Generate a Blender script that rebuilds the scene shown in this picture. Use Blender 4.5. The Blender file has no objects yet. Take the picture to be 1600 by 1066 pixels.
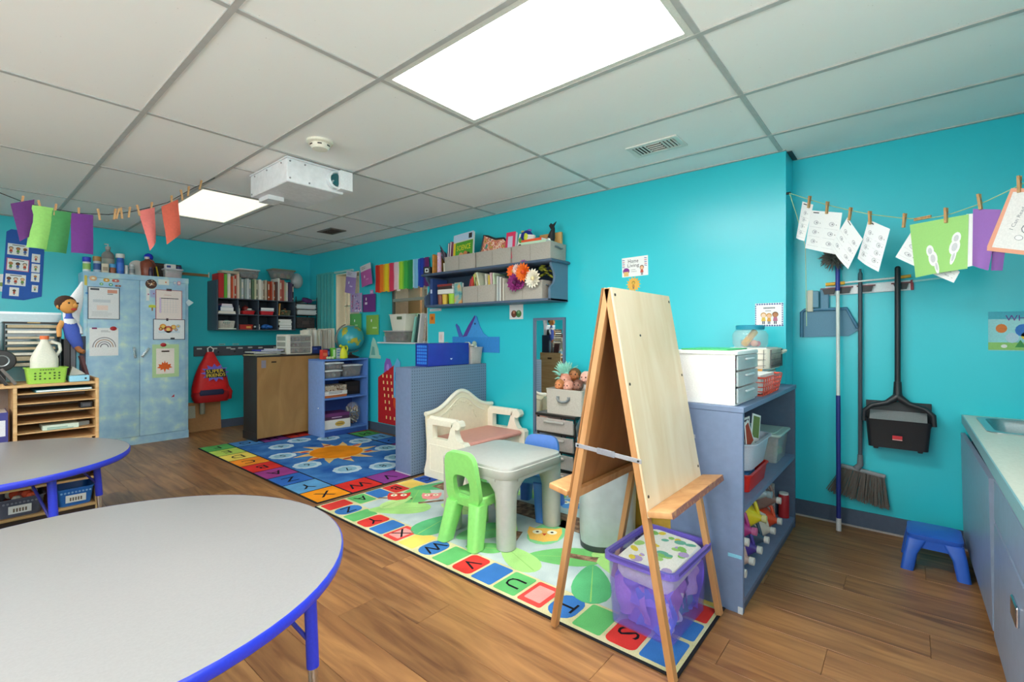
import bpy, bmesh, math, random
from mathutils import Matrix, Vector
random.seed(7)
sc = bpy.context.scene
COL = sc.collection
PI = math.pi
# ------------------------------------------------------------------ camera, world, exposure
cam_data = bpy.data.cameras.new('camera')
cam_data.sensor_width = 36.0
cam_data.lens = 36.0 * 737.58 / 1600
cam_data.shift_y = -0.0065
cam_data.clip_start = 0.02
cam = bpy.data.objects.new('camera', cam_data)
COL.objects.link(cam)
cam.location = (0, 0, 1.1984)
cam.rotation_euler = (PI / 2, 0, 0.7004 - PI / 2)
sc.camera = cam
sc.view_settings.view_transform = 'Standard'
sc.view_settings.look = 'None'
sc.view_settings.gamma = 1.0
sc.view_settings.use_curve_mapping = False
sc.view_settings.exposure = 0.16
world = bpy.data.worlds.new('world')
sc.world = world
world.use_nodes = True
world.node_tree.nodes['Background'].inputs[0].default_value = (0.8, 0.9, 1.0, 1)
world.node_tree.nodes['Background'].inputs[1].default_value = 1.0
LIGHT_MAIN = 22.0      # ceiling panel strengths
LIGHT_FAR = 0.95
def window_fill(loc, rot, sx, sy, power):  # area light added as room fill, set at a made-up window
    d = bpy.data.lights.new('added_window_fill', 'AREA')
    d.shape = 'RECTANGLE'
    d.size, d.size_y = sx, sy
    d.energy = power
    d.color = (1.0, 0.98, 0.95)
    o = bpy.data.objects.new('added_window_fill', d)
    COL.objects.link(o)
    o.location = loc
    o.rotation_euler = rot
window_fill((-2.34, 1.9, 1.5), (0, -PI / 2, 0), 1.25, 2.6, 60)      # added fill light at an invented window in the left wall
window_fill((0.2, -0.82, 1.6), (-PI / 2, 0, PI), 1.7, 1.05, 42)      # added fill light at an invented window behind the camera
sc.cycles.max_bounces = 10
sc.cycles.diffuse_bounces = 5
sc.cycles.glossy_bounces = 4
sc.cycles.transmission_bounces = 6
sc.cycles.transparent_max_bounces = 12
sc.cycles.use_denoising = True
# room
XB, XR, XL = 3.40, 3.63, -2.40      # right wall, recessed right wall, left wall
YA, YF, YJ = 6.76, -0.88, 0.60      # back wall, front wall, jog in the right wall
HC = 2.36

# ------------------------------------------------------------------ materials
def lin(c):
    return tuple((x / 12.92 if x <= 0.04045 else ((x + 0.055) / 1.055) ** 2.4) for x in c)
def hexc(h):
    h = h.lstrip('#')
    return lin(tuple(int(h[i:i + 2], 16) / 255 for i in (0, 2, 4)))
MATS = {}
def nodes_of(name):
    m = bpy.data.materials.new(name)
    m.use_nodes = True
    nt = m.node_tree
    return m, nt, nt.nodes['Principled BSDF']
def link(nt, a, ao, b, bi):
    nt.links.new(a.outputs[ao], b.inputs[bi])
def coord(nt, out='Object', scale=None):
    tc = nt.nodes.new('ShaderNodeTexCoord')
    mp = nt.nodes.new('ShaderNodeMapping')
    link(nt, tc, out, mp, 'Vector')
    if scale is not None:
        mp.inputs['Scale'].default_value = scale if hasattr(scale, '__len__') else (scale,) * 3
    return mp
def C(h, rough=0.55, metal=0.0, scale=30.0, var=0.06, bump=0.0, spec=0.5, alpha=1.0, trans=0.0, name=None):
    """plain coloured surface with a faint procedural mottling"""
    key = (h, rough, metal, scale, var, bump, spec, alpha, trans)
    if key in MATS:
        return MATS[key]
    m, nt, p = nodes_of(name or 'paint_' + h.lstrip('#'))
    c = hexc(h)
    mp = coord(nt, 'Object', scale)
    nz = nt.nodes.new('ShaderNodeTexNoise')
    nz.inputs['Detail'].default_value = 3
    link(nt, mp, 'Vector', nz, 'Vector')
    rp = nt.nodes.new('ShaderNodeValToRGB')
    rp.color_ramp.elements[0].position = 0.3
    rp.color_ramp.elements[1].position = 0.7
    rp.color_ramp.elements[0].color = tuple(x * (1 - var) for x in c) + (1,)
    rp.color_ramp.elements[1].color = tuple(min(1, x * (1 + var)) for x in c) + (1,)
    link(nt, nz, 'Fac', rp, 'Fac')
    link(nt, rp, 'Color', p, 'Base Color')
    p.inputs['Roughness'].default_value = rough
    p.inputs['Metallic'].default_value = metal
    p.inputs['Specular IOR Level'].default_value = spec
    if alpha < 1:
        p.inputs['Alpha'].default_value = alpha
    if trans:
        p.inputs['Transmission Weight'].default_value = trans
    if bump:
        b = nt.nodes.new('ShaderNodeBump')
        b.inputs['Strength'].default_value = bump
        b.inputs['Distance'].default_value = 0.002
        link(nt, nz, 'Fac', b, 'Height')
        link(nt, b, 'Normal', p, 'Normal')
    MATS[key] = m
    return m
def wood(name, dark, light, scale=(3, 40, 40), rough=0.5, ring=6.0, rand=False, bump=0.1):
    m, nt, p = nodes_of(name)
    mp = coord(nt, 'Object', scale)
    if rand:
        oi = nt.nodes.new('ShaderNodeObjectInfo')
        vm = nt.nodes.new('ShaderNodeVectorMath')
        vm.operation = 'SCALE'
        cb = nt.nodes.new('ShaderNodeCombineXYZ')
        for i in range(3):
            link(nt, oi, 'Random', cb, i)
        link(nt, cb, 'Vector', vm, 0)
        vm.inputs['Scale'].default_value = 37.0
        link(nt, vm, 'Vector', mp, 'Location')
    nz = nt.nodes.new('ShaderNodeTexNoise')
    nz.inputs['Scale'].default_value = 1.0
    nz.inputs['Detail'].default_value = 6
    nz.inputs['Distortion'].default_value = 1.2
    link(nt, mp, 'Vector', nz, 'Vector')
    rp = nt.nodes.new('ShaderNodeValToRGB')
    rp.color_ramp.elements[0].position = 0.28
    rp.color_ramp.elements[1].position = 0.72
    rp.color_ramp.elements[0].color = hexc(dark) + (1,)
    rp.color_ramp.elements[1].color = hexc(light) + (1,)
    link(nt, nz, 'Fac', rp, 'Fac')
    out = rp
    if rand:
        hs = nt.nodes.new('ShaderNodeHueSaturation')
        mr = nt.nodes.new('ShaderNodeMapRange')
        mr.inputs['To Min'].default_value = 0.82
        mr.inputs['To Max'].default_value = 1.16
        link(nt, oi, 'Random', mr, 'Value')
        link(nt, mr, 'Result', hs, 'Value')
        link(nt, rp, 'Color', hs, 'Color')
        out = hs
    link(nt, out, 'Color', p, 'Base Color')
    p.inputs['Roughness'].default_value = rough
    b = nt.nodes.new('ShaderNodeBump')
    b.inputs['Strength'].default_value = bump
    b.inputs['Distance'].default_value = 0.001
    link(nt, nz, 'Fac', b, 'Height')
    link(nt, b, 'Normal', p, 'Normal')
    return m
def emit(name, col, strength):
    m, nt, p = nodes_of(name)
    p.inputs['Base Color'].default_value = (0.8, 0.8, 0.8, 1)
    mp = coord(nt, 'Object', 60)
    vo = nt.nodes.new('ShaderNodeTexVoronoi')
    link(nt, mp, 'Vector', vo, 'Vector')
    mr = nt.nodes.new('ShaderNodeMapRange')
    mr.inputs['To Min'].default_value = strength * 0.96
    mr.inputs['To Max'].default_value = strength * 1.04
    link(nt, vo, 'Distance', mr, 'Value')
    p.inputs['Emission Color'].default_value = tuple(col) + (1,)
    link(nt, mr, 'Result', p, 'Emission Strength')
    return m
def wall_paint():
    m, nt, p = nodes_of('teal_wall_paint')
    mp = coord(nt, 'Object', 1.0)
    nz = nt.nodes.new('ShaderNodeTexNoise')
    nz.inputs['Scale'].default_value = 1.3
    nz.inputs['Detail'].default_value = 4
    link(nt, mp, 'Vector', nz, 'Vector')
    rp = nt.nodes.new('ShaderNodeValToRGB')
    rp.color_ramp.elements[0].color = hexc('#2cc2d0') + (1,)
    rp.color_ramp.elements[1].color = hexc('#34cbd8') + (1,)
    link(nt, nz, 'Fac', rp, 'Fac')
    link(nt, rp, 'Color', p, 'Base Color')
    p.inputs['Roughness'].default_value = 0.30
    n2 = nt.nodes.new('ShaderNodeTexNoise')
    n2.inputs['Scale'].default_value = 90
    link(nt, mp, 'Vector', n2, 'Vector')
    b = nt.nodes.new('ShaderNodeBump')
    b.inputs['Strength'].default_value = 0.12
    b.inputs['Distance'].default_value = 0.002
    link(nt, n2, 'Fac', b, 'Height')
    link(nt, b, 'Normal', p, 'Normal')
    return m
def tile_mat():
    m, nt, p = nodes_of('ceiling_tile_mineral_fibre')
    mp = coord(nt, 'Object', 1.0)
    vo = nt.nodes.new('ShaderNodeTexVoronoi')
    vo.inputs['Scale'].default_value = 55
    link(nt, mp, 'Vector', vo, 'Vector')
    nz = nt.nodes.new('ShaderNodeTexNoise')
    nz.inputs['Scale'].default_value = 16
    link(nt, mp, 'Vector', nz, 'Vector')
    ad = nt.nodes.new('ShaderNodeMath')
    ad.operation = 'ADD'
    link(nt, vo, 'Distance', ad, 0)
    link(nt, nz, 'Fac', ad, 1)
    rp = nt.nodes.new('ShaderNodeValToRGB')
    rp.color_ramp.elements[0].position = 0.36
    rp.color_ramp.elements[1].position = 0.46
    rp.color_ramp.elements[0].color = hexc('#c2c1be') + (1,)
    rp.color_ramp.elements[1].color = hexc('#f3f3f1') + (1,)
    link(nt, ad, 'Value', rp, 'Fac')
    link(nt, rp, 'Color', p, 'Base Color')
    p.inputs['Roughness'].default_value = 0.9
    return m
def pile_mat(h, h2=None):
    key = ('pile', h, h2)
    if key in MATS:
        return MATS[key]
    m, nt, p = nodes_of('carpet_' + h.lstrip('#'))
    mp = coord(nt, 'Object', 1.0)
    nz = nt.nodes.new('ShaderNodeTexNoise')
    nz.inputs['Scale'].default_value = 260
    nz.inputs['Detail'].default_value = 2
    link(nt, mp, 'Vector', nz, 'Vector')
    n2 = nt.nodes.new('ShaderNodeTexNoise')
    n2.inputs['Scale'].default_value = 5
    link(nt, mp, 'Vector', n2, 'Vector')
    mx = nt.nodes.new('ShaderNodeMath')
    mx.operation = 'MULTIPLY_ADD'
    mx.inputs[1].default_value = 0.5
    link(nt, nz, 'Fac', mx, 0)
    link(nt, n2, 'Fac', mx, 2)
    rp = nt.nodes.new('ShaderNodeValToRGB')
    c = hexc(h)
    c2 = hexc(h2) if h2 else tuple(min(1, x * 1.25) for x in c)
    rp.color_ramp.elements[0].position = 0.55
    rp.color_ramp.elements[1].position = 0.95
    rp.color_ramp.elements[0].color = tuple(x * 0.88 for x in c) + (1,)
    rp.color_ramp.elements[1].color = c2 + (1,)
    link(nt, mx, 'Value', rp, 'Fac')
    link(nt, rp, 'Color', p, 'Base Color')
    p.inputs['Roughness'].default_value = 0.95
    p.inputs['Specular IOR Level'].default_value = 0.1
    b = nt.nodes.new('ShaderNodeBump')
    b.inputs['Strength'].default_value = 0.5
    b.inputs['Distance'].default_value = 0.002
    link(nt, nz, 'Fac', b, 'Height')
    link(nt, b, 'Normal', p, 'Normal')
    MATS[key] = m
    return m
def peg_mat():
    m, nt, p = nodes_of('painted_pegboard')
    mp = coord(nt, 'Object', 1.0)
    vals = []
    sp = nt.nodes.new('ShaderNodeSeparateXYZ')
    link(nt, mp, 'Vector', sp, 'Vector')
    def frac(o):
        a = nt.nodes.new('ShaderNodeMath'); a.operation = 'MULTIPLY'; a.inputs[1].default_value = 1 / 0.0254
        link(nt, sp, o, a, 0)
        b = nt.nodes.new('ShaderNodeMath'); b.operation = 'FRACT'; link(nt, a, 0, b, 0)
        c = nt.nodes.new('ShaderNodeMath'); c.operation = 'SUBTRACT'; c.inputs[1].default_value = 0.5; link(nt, b, 0, c, 0)
        d = nt.nodes.new('ShaderNodeMath'); d.operation = 'POWER'; d.inputs[1].default_value = 2; link(nt, c, 0, d, 0)
        return d
    a, b = frac('X'), frac('Z')
    s = nt.nodes.new('ShaderNodeMath'); link(nt, a, 0, s, 0); link(nt, b, 0, s, 1)
    rp = nt.nodes.new('ShaderNodeValToRGB')
    rp.color_ramp.elements[0].position = 0.03
    rp.color_ramp.elements[1].position = 0.05
    rp.color_ramp.elements[0].color = hexc('#4a5a70') + (1,)
    rp.color_ramp.elements[1].color = hexc('#7488a2') + (1,)
    link(nt, s, 0, rp, 'Fac')
    link(nt, rp, 'Color', p, 'Base Color')
    p.inputs['Roughness'].default_value = 0.45
    return m
def blotch(name, cols, scale, rough=0.5, pos=None, out='Object'):
    m, nt, p = nodes_of(name)
    mp = coord(nt, out, scale)
    nz = nt.nodes.new('ShaderNodeTexNoise')
    nz.inputs['Scale'].default_value = 1.0
    nz.inputs['Detail'].default_value = 5
    link(nt, mp, 'Vector', nz, 'Vector')
    rp = nt.nodes.new('ShaderNodeValToRGB')
    n = len(cols)
    while len(rp.color_ramp.elements) < n:
        rp.color_ramp.elements.new(0.5)
    for i, c in enumerate(cols):
        rp.color_ramp.elements[i].position = pos[i] if pos else 0.3 + 0.4 * i / (n - 1)
        rp.color_ramp.elements[i].color = hexc(c) + (1,)
    link(nt, nz, 'Fac', rp, 'Fac')
    link(nt, rp, 'Color', p, 'Base Color')
    p.inputs['Roughness'].default_value = rough
    return m
def weave(name, h1, h2, scale=260):
    m, nt, p = nodes_of(name)
    mp = coord(nt, 'Object', 1.0)
    ck = nt.nodes.new('ShaderNodeTexNoise')
    ck.inputs['Scale'].default_value = scale
    link(nt, mp, 'Vector', ck, 'Vector')
    rp = nt.nodes.new('ShaderNodeValToRGB')
    rp.color_ramp.elements[0].position = 0.35
    rp.color_ramp.elements[1].position = 0.65
    rp.color_ramp.elements[0].color = hexc(h1) + (1,)
    rp.color_ramp.elements[1].color = hexc(h2) + (1,)
    link(nt, ck, 'Fac', rp, 'Fac')
    link(nt, rp, 'Color', p, 'Base Color')
    p.inputs['Roughness'].default_value = 0.9
    b = nt.nodes.new('ShaderNodeBump')
    b.inputs['Strength'].default_value = 0.3
    b.inputs['Distance'].default_value = 0.001
    link(nt, ck, 'Fac', b, 'Height')
    link(nt, b, 'Normal', p, 'Normal')
    return m
def clear_plastic(name, h, alpha=0.35, rough=0.2):
    """thin see-through plastic: part transparent, part glossy tinted skin"""
    m, nt, p = nodes_of(name)
    c = hexc(h)
    mp = coord(nt, 'Object', 12)
    nz = nt.nodes.new('ShaderNodeTexNoise')
    link(nt, mp, 'Vector', nz, 'Vector')
    mr = nt.nodes.new('ShaderNodeMapRange')
    mr.inputs['To Min'].default_value = max(0, alpha - 0.06)
    mr.inputs['To Max'].default_value = min(1, alpha + 0.06)
    link(nt, nz, 'Fac', mr, 'Value')
    link(nt, mr, 'Result', p, 'Alpha')
    p.inputs['Base Color'].default_value = c + (1,)
    p.inputs['Roughness'].default_value = rough
    return m
WALL = wall_paint()
TILE = tile_mat()
PEG = peg_mat()
PLANK = wood('vinyl_oak_plank', '#6e4429', '#b07f4e', (18, 1.6, 10), 0.38, rand=True, bump=0.05)
BEECH = wood('beech_plywood', '#c69a62', '#dcb684', (3, 3, 30), 0.5)
PINE = wood('easel_pine', '#b8804c', '#d3a06c', (14, 14, 2), 0.5)
EASELPLY = wood('easel_plywood_face', '#dcc29c', '#ead8bd', (9, 9, 1.2), 0.45)
EASELBACK = wood('easel_board_back', '#8a5a30', '#a4713f', (9, 9, 1.2), 0.6)
HARDBOARD = wood('hardboard_back', '#9a713f', '#b0874f', (6, 6, 2), 0.6)
LAMINATE = blotch('grey_speckled_laminate', ['#8b8a8a', '#908f8f'], 180, 0.33)
BLUEGREY = C('#7385a6', 0.5, scale=6, var=0.05, name='blue_grey_furniture_paint')
SHELFBLUE = C('#5c86cc', 0.5, scale=6, var=0.05)
SLATE = C('#4f6078', 0.45, scale=6, var=0.05)
BASEB = C('#4a566a', 0.6, scale=8)
EDGEBLUE = C('#2a39c8', 0.35)
GREYFAB = weave('grey_linen_fabric', '#a39c92', '#b6b0a6')
WHITE = C('#efefec', 0.5)
PAPER = C('#f1f1ef', 0.8, var=0.02)
BLACK = C('#1c1c1f', 0.45)
CHROME = C('#c9cbce', 0.25, metal=1.0)
CREAM = C('#f4eedb', 0.42, scale=8, var=0.03)
GREYPL = C('#b8b9b3', 0.4, scale=8, var=0.03)
MIRROR = C('#e4e8e8', 0.02, metal=1.0, var=0.0)
GLASS = clear_plastic('window_glass', '#dfeeea', 0.12, 0.02)
CLEAR = clear_plastic('clear_plastic', '#d4d8d8', 0.38, 0.2)
SMOKE = clear_plastic('smoky_plastic', '#a8a4a2', 0.42, 0.2)
FROST = clear_plastic('frosted_plastic', '#cfdade', 0.62, 0.35)
PURPLEPL = clear_plastic('purple_plastic', '#8f7ce8', 0.24, 0.2)
PIN = wood('clothespin_wood', '#a87845', '#d2a874', (60, 60, 20), 0.6)
TWINE = C('#b8cf9a', 0.8)
# ------------------------------------------------------------------ mesh helpers
def rr(w, d, r, z, cx=0.0, cy=0.0, n=4):
    """rounded rectangle loop (counter-clockwise)"""
    r = max(1e-4, min(r, w / 2 - 1e-4, d / 2 - 1e-4))
    pts = []
    for k, (sx, sy) in enumerate(((1, 1), (-1, 1), (-1, -1), (1, -1))):
        for i in range(n + 1):
            a = k * PI / 2 + i * PI / 2 / n
            pts.append((cx + sx * (w / 2 - r) + r * math.cos(a), cy + sy * (d / 2 - r) + r * math.sin(a), z))
    return pts
def circ(r, z, n=16, cx=0.0, cy=0.0):
    return [(cx + r * math.cos(2 * PI * i / n), cy + r * math.sin(2 * PI * i / n), z) for i in range(n)]
class MB:
    def __init__(s):
        s.v, s.f, s.mi, s.mats = [], [], [], []
    def slot(s, mat):
        if mat is None:
            return 0
        if mat not in s.mats:
            s.mats.append(mat)
        return s.mats.index(mat)
    def add(s, verts, faces, mat=None, M=None):
        o = len(s.v)
        k = s.slot(mat)
        if M is not None:
            verts = [tuple(M @ Vector(p)) for p in verts]
        s.v += [tuple(p) for p in verts]
        for f in faces:
            s.f.append(tuple(o + i for i in f))
            s.mi.append(k)
        return s
    def box(s, x0, y0, z0, x1, y1, z1, mat=None, M=None):
        v = [(x0, y0, z0), (x1, y0, z0), (x1, y1, z0), (x0, y1, z0), (x0, y0, z1), (x1, y0, z1), (x1, y1, z1), (x0, y1, z1)]
        return s.add(v, [(3, 2, 1, 0), (4, 5, 6, 7), (0, 1, 5, 4), (1, 2, 6, 5), (2, 3, 7, 6), (3, 0, 4, 7)], mat, M)
    def loft(s, loops, mat=None, cap0=True, cap1=True, M=None, close=False):
        n = len(loops[0])
        v = [p for l in loops for p in l]
        f = []
        for k in range(len(loops) - 1 + (1 if close else 0)):
            a, b = k * n, ((k + 1) % len(loops)) * n
            for i in range(n):
                j = (i + 1) % n
                f.append((a + i, a + j, b + j, b + i))
        if cap0 and not close:
            f.append(tuple(range(n - 1, -1, -1)))
        if cap1 and not close:
            f.append(tuple((len(loops) - 1) * n + i for i in range(n)))
        return s.add(v, f, mat, M)
    def rbox(s, x0, y0, z0, x1, y1, z1, r=0.01, b=None, mat=None, M=None, n=3):
        b = min(r, (z1 - z0) / 2.01) if b is None else b
        w, d, cx, cy = x1 - x0, y1 - y0, (x0 + x1) / 2, (y0 + y1) / 2
        loops = [rr(w - 2 * b, d - 2 * b, max(r - b, 1e-4), z0, cx, cy, n), rr(w, d, r, z0 + b, cx, cy, n),
                 rr(w, d, r, z1 - b, cx, cy, n), rr(w - 2 * b, d - 2 * b, max(r - b, 1e-4), z1, cx, cy, n)]
        return s.loft(loops, mat, M=M)
    def cyl(s, r, z0, z1, n=16, cx=0, cy=0, r2=None, mat=None, M=None):
        return s.loft([circ(r, z0, n, cx, cy), circ(r if r2 is None else r2, z1, n, cx, cy)], mat, M=M)
    def lathe(s, prof, n=20, cx=0, cy=0, mat=None, M=None, cap0=True, cap1=True):
        return s.loft([circ(max(r, 1e-4), z, n, cx, cy) for r, z in prof], mat, cap0, cap1, M)
    def tube(s, path, r, n=8, mat=None, M=None, closed=False, taper=None):
        P = [Vector(p) for p in path]
        loops = []
        m = len(P)
        prev = None
        for i, p in enumerate(P):
            a = P[i - 1] if (i > 0 or closed) else p
            c = P[(i + 1) % m] if (i < m - 1 or closed) else p
            t = (c - a)
            if t.length < 1e-9:
                t = Vector((0, 0, 1))
            t.normalize()
            if prev is None:
                u = t.orthogonal().normalized()
            else:
                u = prev - t * prev.dot(t)
                u = u.normalized() if u.length > 1e-6 else t.orthogonal().normalized()
            prev = u
            w = t.cross(u)
            rad = r if taper is None else taper[i]
            loops.append([tuple(p + (u * math.cos(2 * PI * k / n) + w * math.sin(2 * PI * k / n)) * rad) for k in range(n)])
        return s.loft(loops, mat, M=M, close=closed)
    def prism(s, poly, t, mat=None, M=None):
        """polygon in local XY extruded 0..t in Z"""
        n = len(poly)
        v = [(x, y, 0) for x, y in poly] + [(x, y, t) for x, y in poly]
        f = [tuple(range(n - 1, -1, -1)), tuple(range(n, 2 * n))]
        f += [(i, (i + 1) % n, n + (i + 1) % n, n + i) for i in range(n)]
        return s.add(v, f, mat, M)
    def ring(s, outer, inner, t, mat=None, M=None):
        """plate with a hole: two loops of equal count in XY, thickness t"""
        n = len(outer)
        lo = [[(x, y, 0) for x, y in outer], [(x, y, t) for x, y in outer], [(x, y, t) for x, y in inner], [(x, y, 0) for x, y in inner]]
        return s.loft(lo, mat, M=M, close=True)
    def sheet(s, fn, nu=8, nv=8, mat=None, M=None, t=0.0):
        """fn(u,v)->xyz ; t>0 gives the sheet a back offset along its normal (approx.)"""
        v = [fn(i / nu, j / nv) for j in range(nv + 1) for i in range(nu + 1)]
        f = [(j * (nu + 1) + i, j * (nu + 1) + i + 1, (j + 1) * (nu + 1) + i + 1, (j + 1) * (nu + 1) + i) for j in range(nv) for i in range(nu)]
        return s.add(v, f, mat, M)
    def ball(s, r, cx=0, cy=0, cz=0, n=12, m=8, sx=1, sy=1, sz=1, mat=None, M=None):
        loops = []
        for j in range(m + 1):
            a = -PI / 2 + PI * j / m
            rad = max(1e-4, r * math.cos(a))
            loops.append([(cx + sx * rad * math.cos(2 * PI * i / n), cy + sy * rad * math.sin(2 * PI * i / n), cz + sz * r * math.sin(a)) for i in range(n)])
        return s.loft(loops, mat, M=M)
    def text(s, txt, x, y, h, mat=None, M=None, align='c', t=0.0004, w=None, rot=0):
        V, F, tw = text_geo(txt)
        k = h
        kx = (w / tw) if w else k
        dx = {'c': -tw * kx / 2, 'l': 0, 'r': -tw * kx}[align]
        c, sn = math.cos(rot), math.sin(rot)
        pts = []
        for a, b in V:
            px, py = a * kx + dx, b * k
            pts.append((x + c * px - sn * py, y + sn * px + c * py, t))
        return s.add(pts, F, mat, M)
    def build(s, name, mat=None, parent=None, smooth=35, M=None):
        me = bpy.data.meshes.new(name)
        me.from_pydata(s.v, [], s.f)
        mats = s.mats if s.mats else [mat]
        for m in mats:
            me.materials.append(m)
        if len(mats) > 1:
            me.polygons.foreach_set('material_index', s.mi)
        bm = bmesh.new()
        bm.from_mesh(me)
        bmesh.ops.recalc_face_normals(bm, faces=bm.faces)
        bm.to_mesh(me)
        bm.free()
        if smooth:
            me.polygons.foreach_set('use_smooth', [True] * len(me.polygons))
            me.set_sharp_from_angle(angle=math.radians(smooth))
        o = bpy.data.objects.new(name, me)
        COL.objects.link(o)
        if parent is not None:
            o.parent = parent
        if M is not None:
            o.matrix_local = M
        return o
TEXT = {}
def text_geo(txt):
    if txt in TEXT:
        return TEXT[txt]
    cu = bpy.data.curves.new('t', 'FONT')
    cu.body = txt
    cu.size = 1.0
    cu.resolution_u = 2
    ob = bpy.data.objects.new('t', cu)
    me = ob.to_mesh()
    V = [(v.co.x, v.co.y) for v in me.vertices]
    F = [tuple(p.vertices) for p in me.polygons]
    ob.to_mesh_clear()
    bpy.data.objects.remove(ob)
    bpy.data.curves.remove(cu)
    if V:
        x0, x1 = min(p[0] for p in V), max(p[0] for p in V)
        y0, y1 = min(p[1] for p in V), max(p[1] for p in V)
        hh = max(y1 - y0, 0.3)
        V = [((a - x0) / hh, (b - y0) / hh) for a, b in V]
        w = (x1 - x0) / hh
    else:
        w = 1.0
    TEXT[txt] = (V, F, w)
    return TEXT[txt]
def tag(o, label, cat, group=None):
    o['label'] = label
    o['category'] = cat
    if group:
        o['group'] = group
    return o
def thing(name, label, cat, loc=(0, 0, 0), rotz=0.0, group=None):
    o = bpy.data.objects.new(name, None)
    o.empty_display_size = 0.05
    COL.objects.link(o)
    o.location = loc
    o.rotation_euler = (0, 0, rotz)
    return tag(o, label, cat, group)
def struct(o):
    o['kind'] = 'structure'
    return o
def dup(root, loc=None, rotz=None, label=None, group=None):
    r = root.copy()
    COL.objects.link(r)
    if loc is not None:
        r.location = loc
    if rotz is not None:
        r.rotation_euler = (0, 0, rotz)
    if label:
        r['label'] = label
    if group:
        r['group'] = group
    for ch in list(root.children):
        c = ch.copy()
        COL.objects.link(c)
        c.parent = r
        for g in list(ch.children):
            d = g.copy()
            COL.objects.link(d)
            d.parent = c
    return r
def frame(o, x, y):
    """matrix with origin o, local x, local y (unit), z = x cross y"""
    x, y = Vector(x).normalized(), Vector(y).normalized()
    z = x.cross(y)
    M = Matrix.Identity(4)
    for i in range(3):
        M[i][0], M[i][1], M[i][2], M[i][3] = x[i], y[i], z[i], o[i]
    return M
def on_right(y, z, x=XB, tilt=0.0):      # seen from the room: local x runs towards -Y, up is Z, out is -X
    c, s = math.cos(tilt), math.sin(tilt)
    return frame((x, y, z), (0, -c, s), (0, s, c))
def on_back(x, z, y=YA, tilt=0.0):       # local x runs along +X, up is Z, out is -Y
    c, s = math.cos(tilt), math.sin(tilt)
    return frame((x, y, z), (c, 0, s), (-s, 0, c))
def T(x, y, z, rz=0.0, rx=0.0, ry=0.0):
    return Matrix.Translation((x, y, z)) @ Matrix.Rotation(rz, 4, 'Z') @ Matrix.Rotation(ry, 4, 'Y') @ Matrix.Rotation(rx, 4, 'X')
ORD = ['first', 'second', 'third', 'fourth', 'fifth', 'sixth', 'seventh', 'eighth', 'ninth', 'tenth', 'eleventh', 'twelfth',
       'thirteenth', 'fourteenth', 'fifteenth', 'sixteenth', 'seventeenth', 'eighteenth', 'nineteenth', 'twentieth',
       'twenty-first', 'twenty-second', 'twenty-third', 'twenty-fourth', 'twenty-fifth', 'twenty-sixth', 'twenty-seventh', 'twenty-eighth',
       'twenty-ninth', 'thirtieth', 'thirty-first', 'thirty-second', 'thirty-third', 'thirty-fourth', 'thirty-fifth', 'thirty-sixth', 'thirty-seventh', 'thirty-eighth']
# ------------------------------------------------------------------ shared builders
def tub(mb, w, d, h, taper=0.9, r=0.02, t=0.004, rim=0.008, mat=None, M=None, z=0.0, n=3, lip=0.006):
    """open tapered bin with walls of real thickness and a rolled rim"""
    wb, db = w * taper, d * taper
    L = [rr(wb, db, r, z, n=n), rr(w, d, r, z + h - lip, n=n), rr(w + 2 * rim, d + 2 * rim, r + rim, z + h - lip, n=n),
         rr(w + 2 * rim, d + 2 * rim, r + rim, z + h, n=n), rr(w - 2 * t, d - 2 * t, max(r - t, .002), z + h, n=n),
         rr(wb - 2 * t, db - 2 * t, max(r - t, .002), z + t, n=n)]
    return mb.loft(L, mat, M=M)
def lidbox(name, label, cat, loc, rz, w, d, h, body, lidmat, fill=None, group=None, fillh=0.6, taper=0.88):
    t = thing(name, label, cat, loc, rz, group)
    tub(MB(), w, d, h, taper, 0.02).build('bin_body', body, t)
    a = tub(MB(), w, d, h, taper, 0.02)
    lb = MB()
    lb.rbox(-w / 2 - .012, -d / 2 - .012, h, w / 2 + .012, d / 2 + .012, h + .014, .02, .004)
    lb.rbox(-w / 2 + .02, -d / 2 + .02, h + .014, w / 2 - .02, d / 2 - .02, h + .019, .015, .003)
    lb.build('lid', lidmat, t)
    if fill:
        b = MB()
        rnd = random.Random(hash((round(w, 3), round(loc[0], 3))) % 1000)
        for i in range(14):
            x, y = rnd.uniform(-.36, .36) * w, rnd.uniform(-.34, .34) * d
            s0 = rnd.uniform(.10, .18) * min(w, d)
            z0 = .006 + s0 + rnd.uniform(0, max(.001, h * fillh - 2 * s0))
            b.ball(s0, x, y, min(z0, h - s0 - .004), 7, 5, mat=fill[i % len(fill)])
        b.build('contents', None, t)['kind'] = 'stuff'
    return t
def book(name, label, loc, w, h, d, mat, rz=0.0, tilt=0.0, page=None, group=None, cat='book', spine=None):
    """upright book: spine faces local -Y, thickness w along X, height h, depth d; cover boards stand proud of the page block"""
    t = thing(name, label, cat, loc, rz, group)
    M = Matrix.Rotation(tilt, 4, 'Y')
    c = min(.0022, w * .18)
    mb = MB()
    mb.box(0, 0, 0, c, d, h, M=M)
    mb.box(w - c, 0, 0, w, d, h, M=M)
    mb.box(c, 0, 0, w - c, c, h, M=M)
    mb.build('cover', mat, t)
    MB().box(c, c, .003, w - c, d - .004, h - .004, M=M).build('page_block', page or PAPER, t)
    if spine:
        s = MB()
        s.box(w * .2, -.0006, h * .55, w * .8, 0, h * .85, spine, M)
        s.box(w * .2, -.0006, h * .12, w * .8, 0, h * .2, spine, M)
        s.build('spine_label', None, t)
    return t
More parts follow.
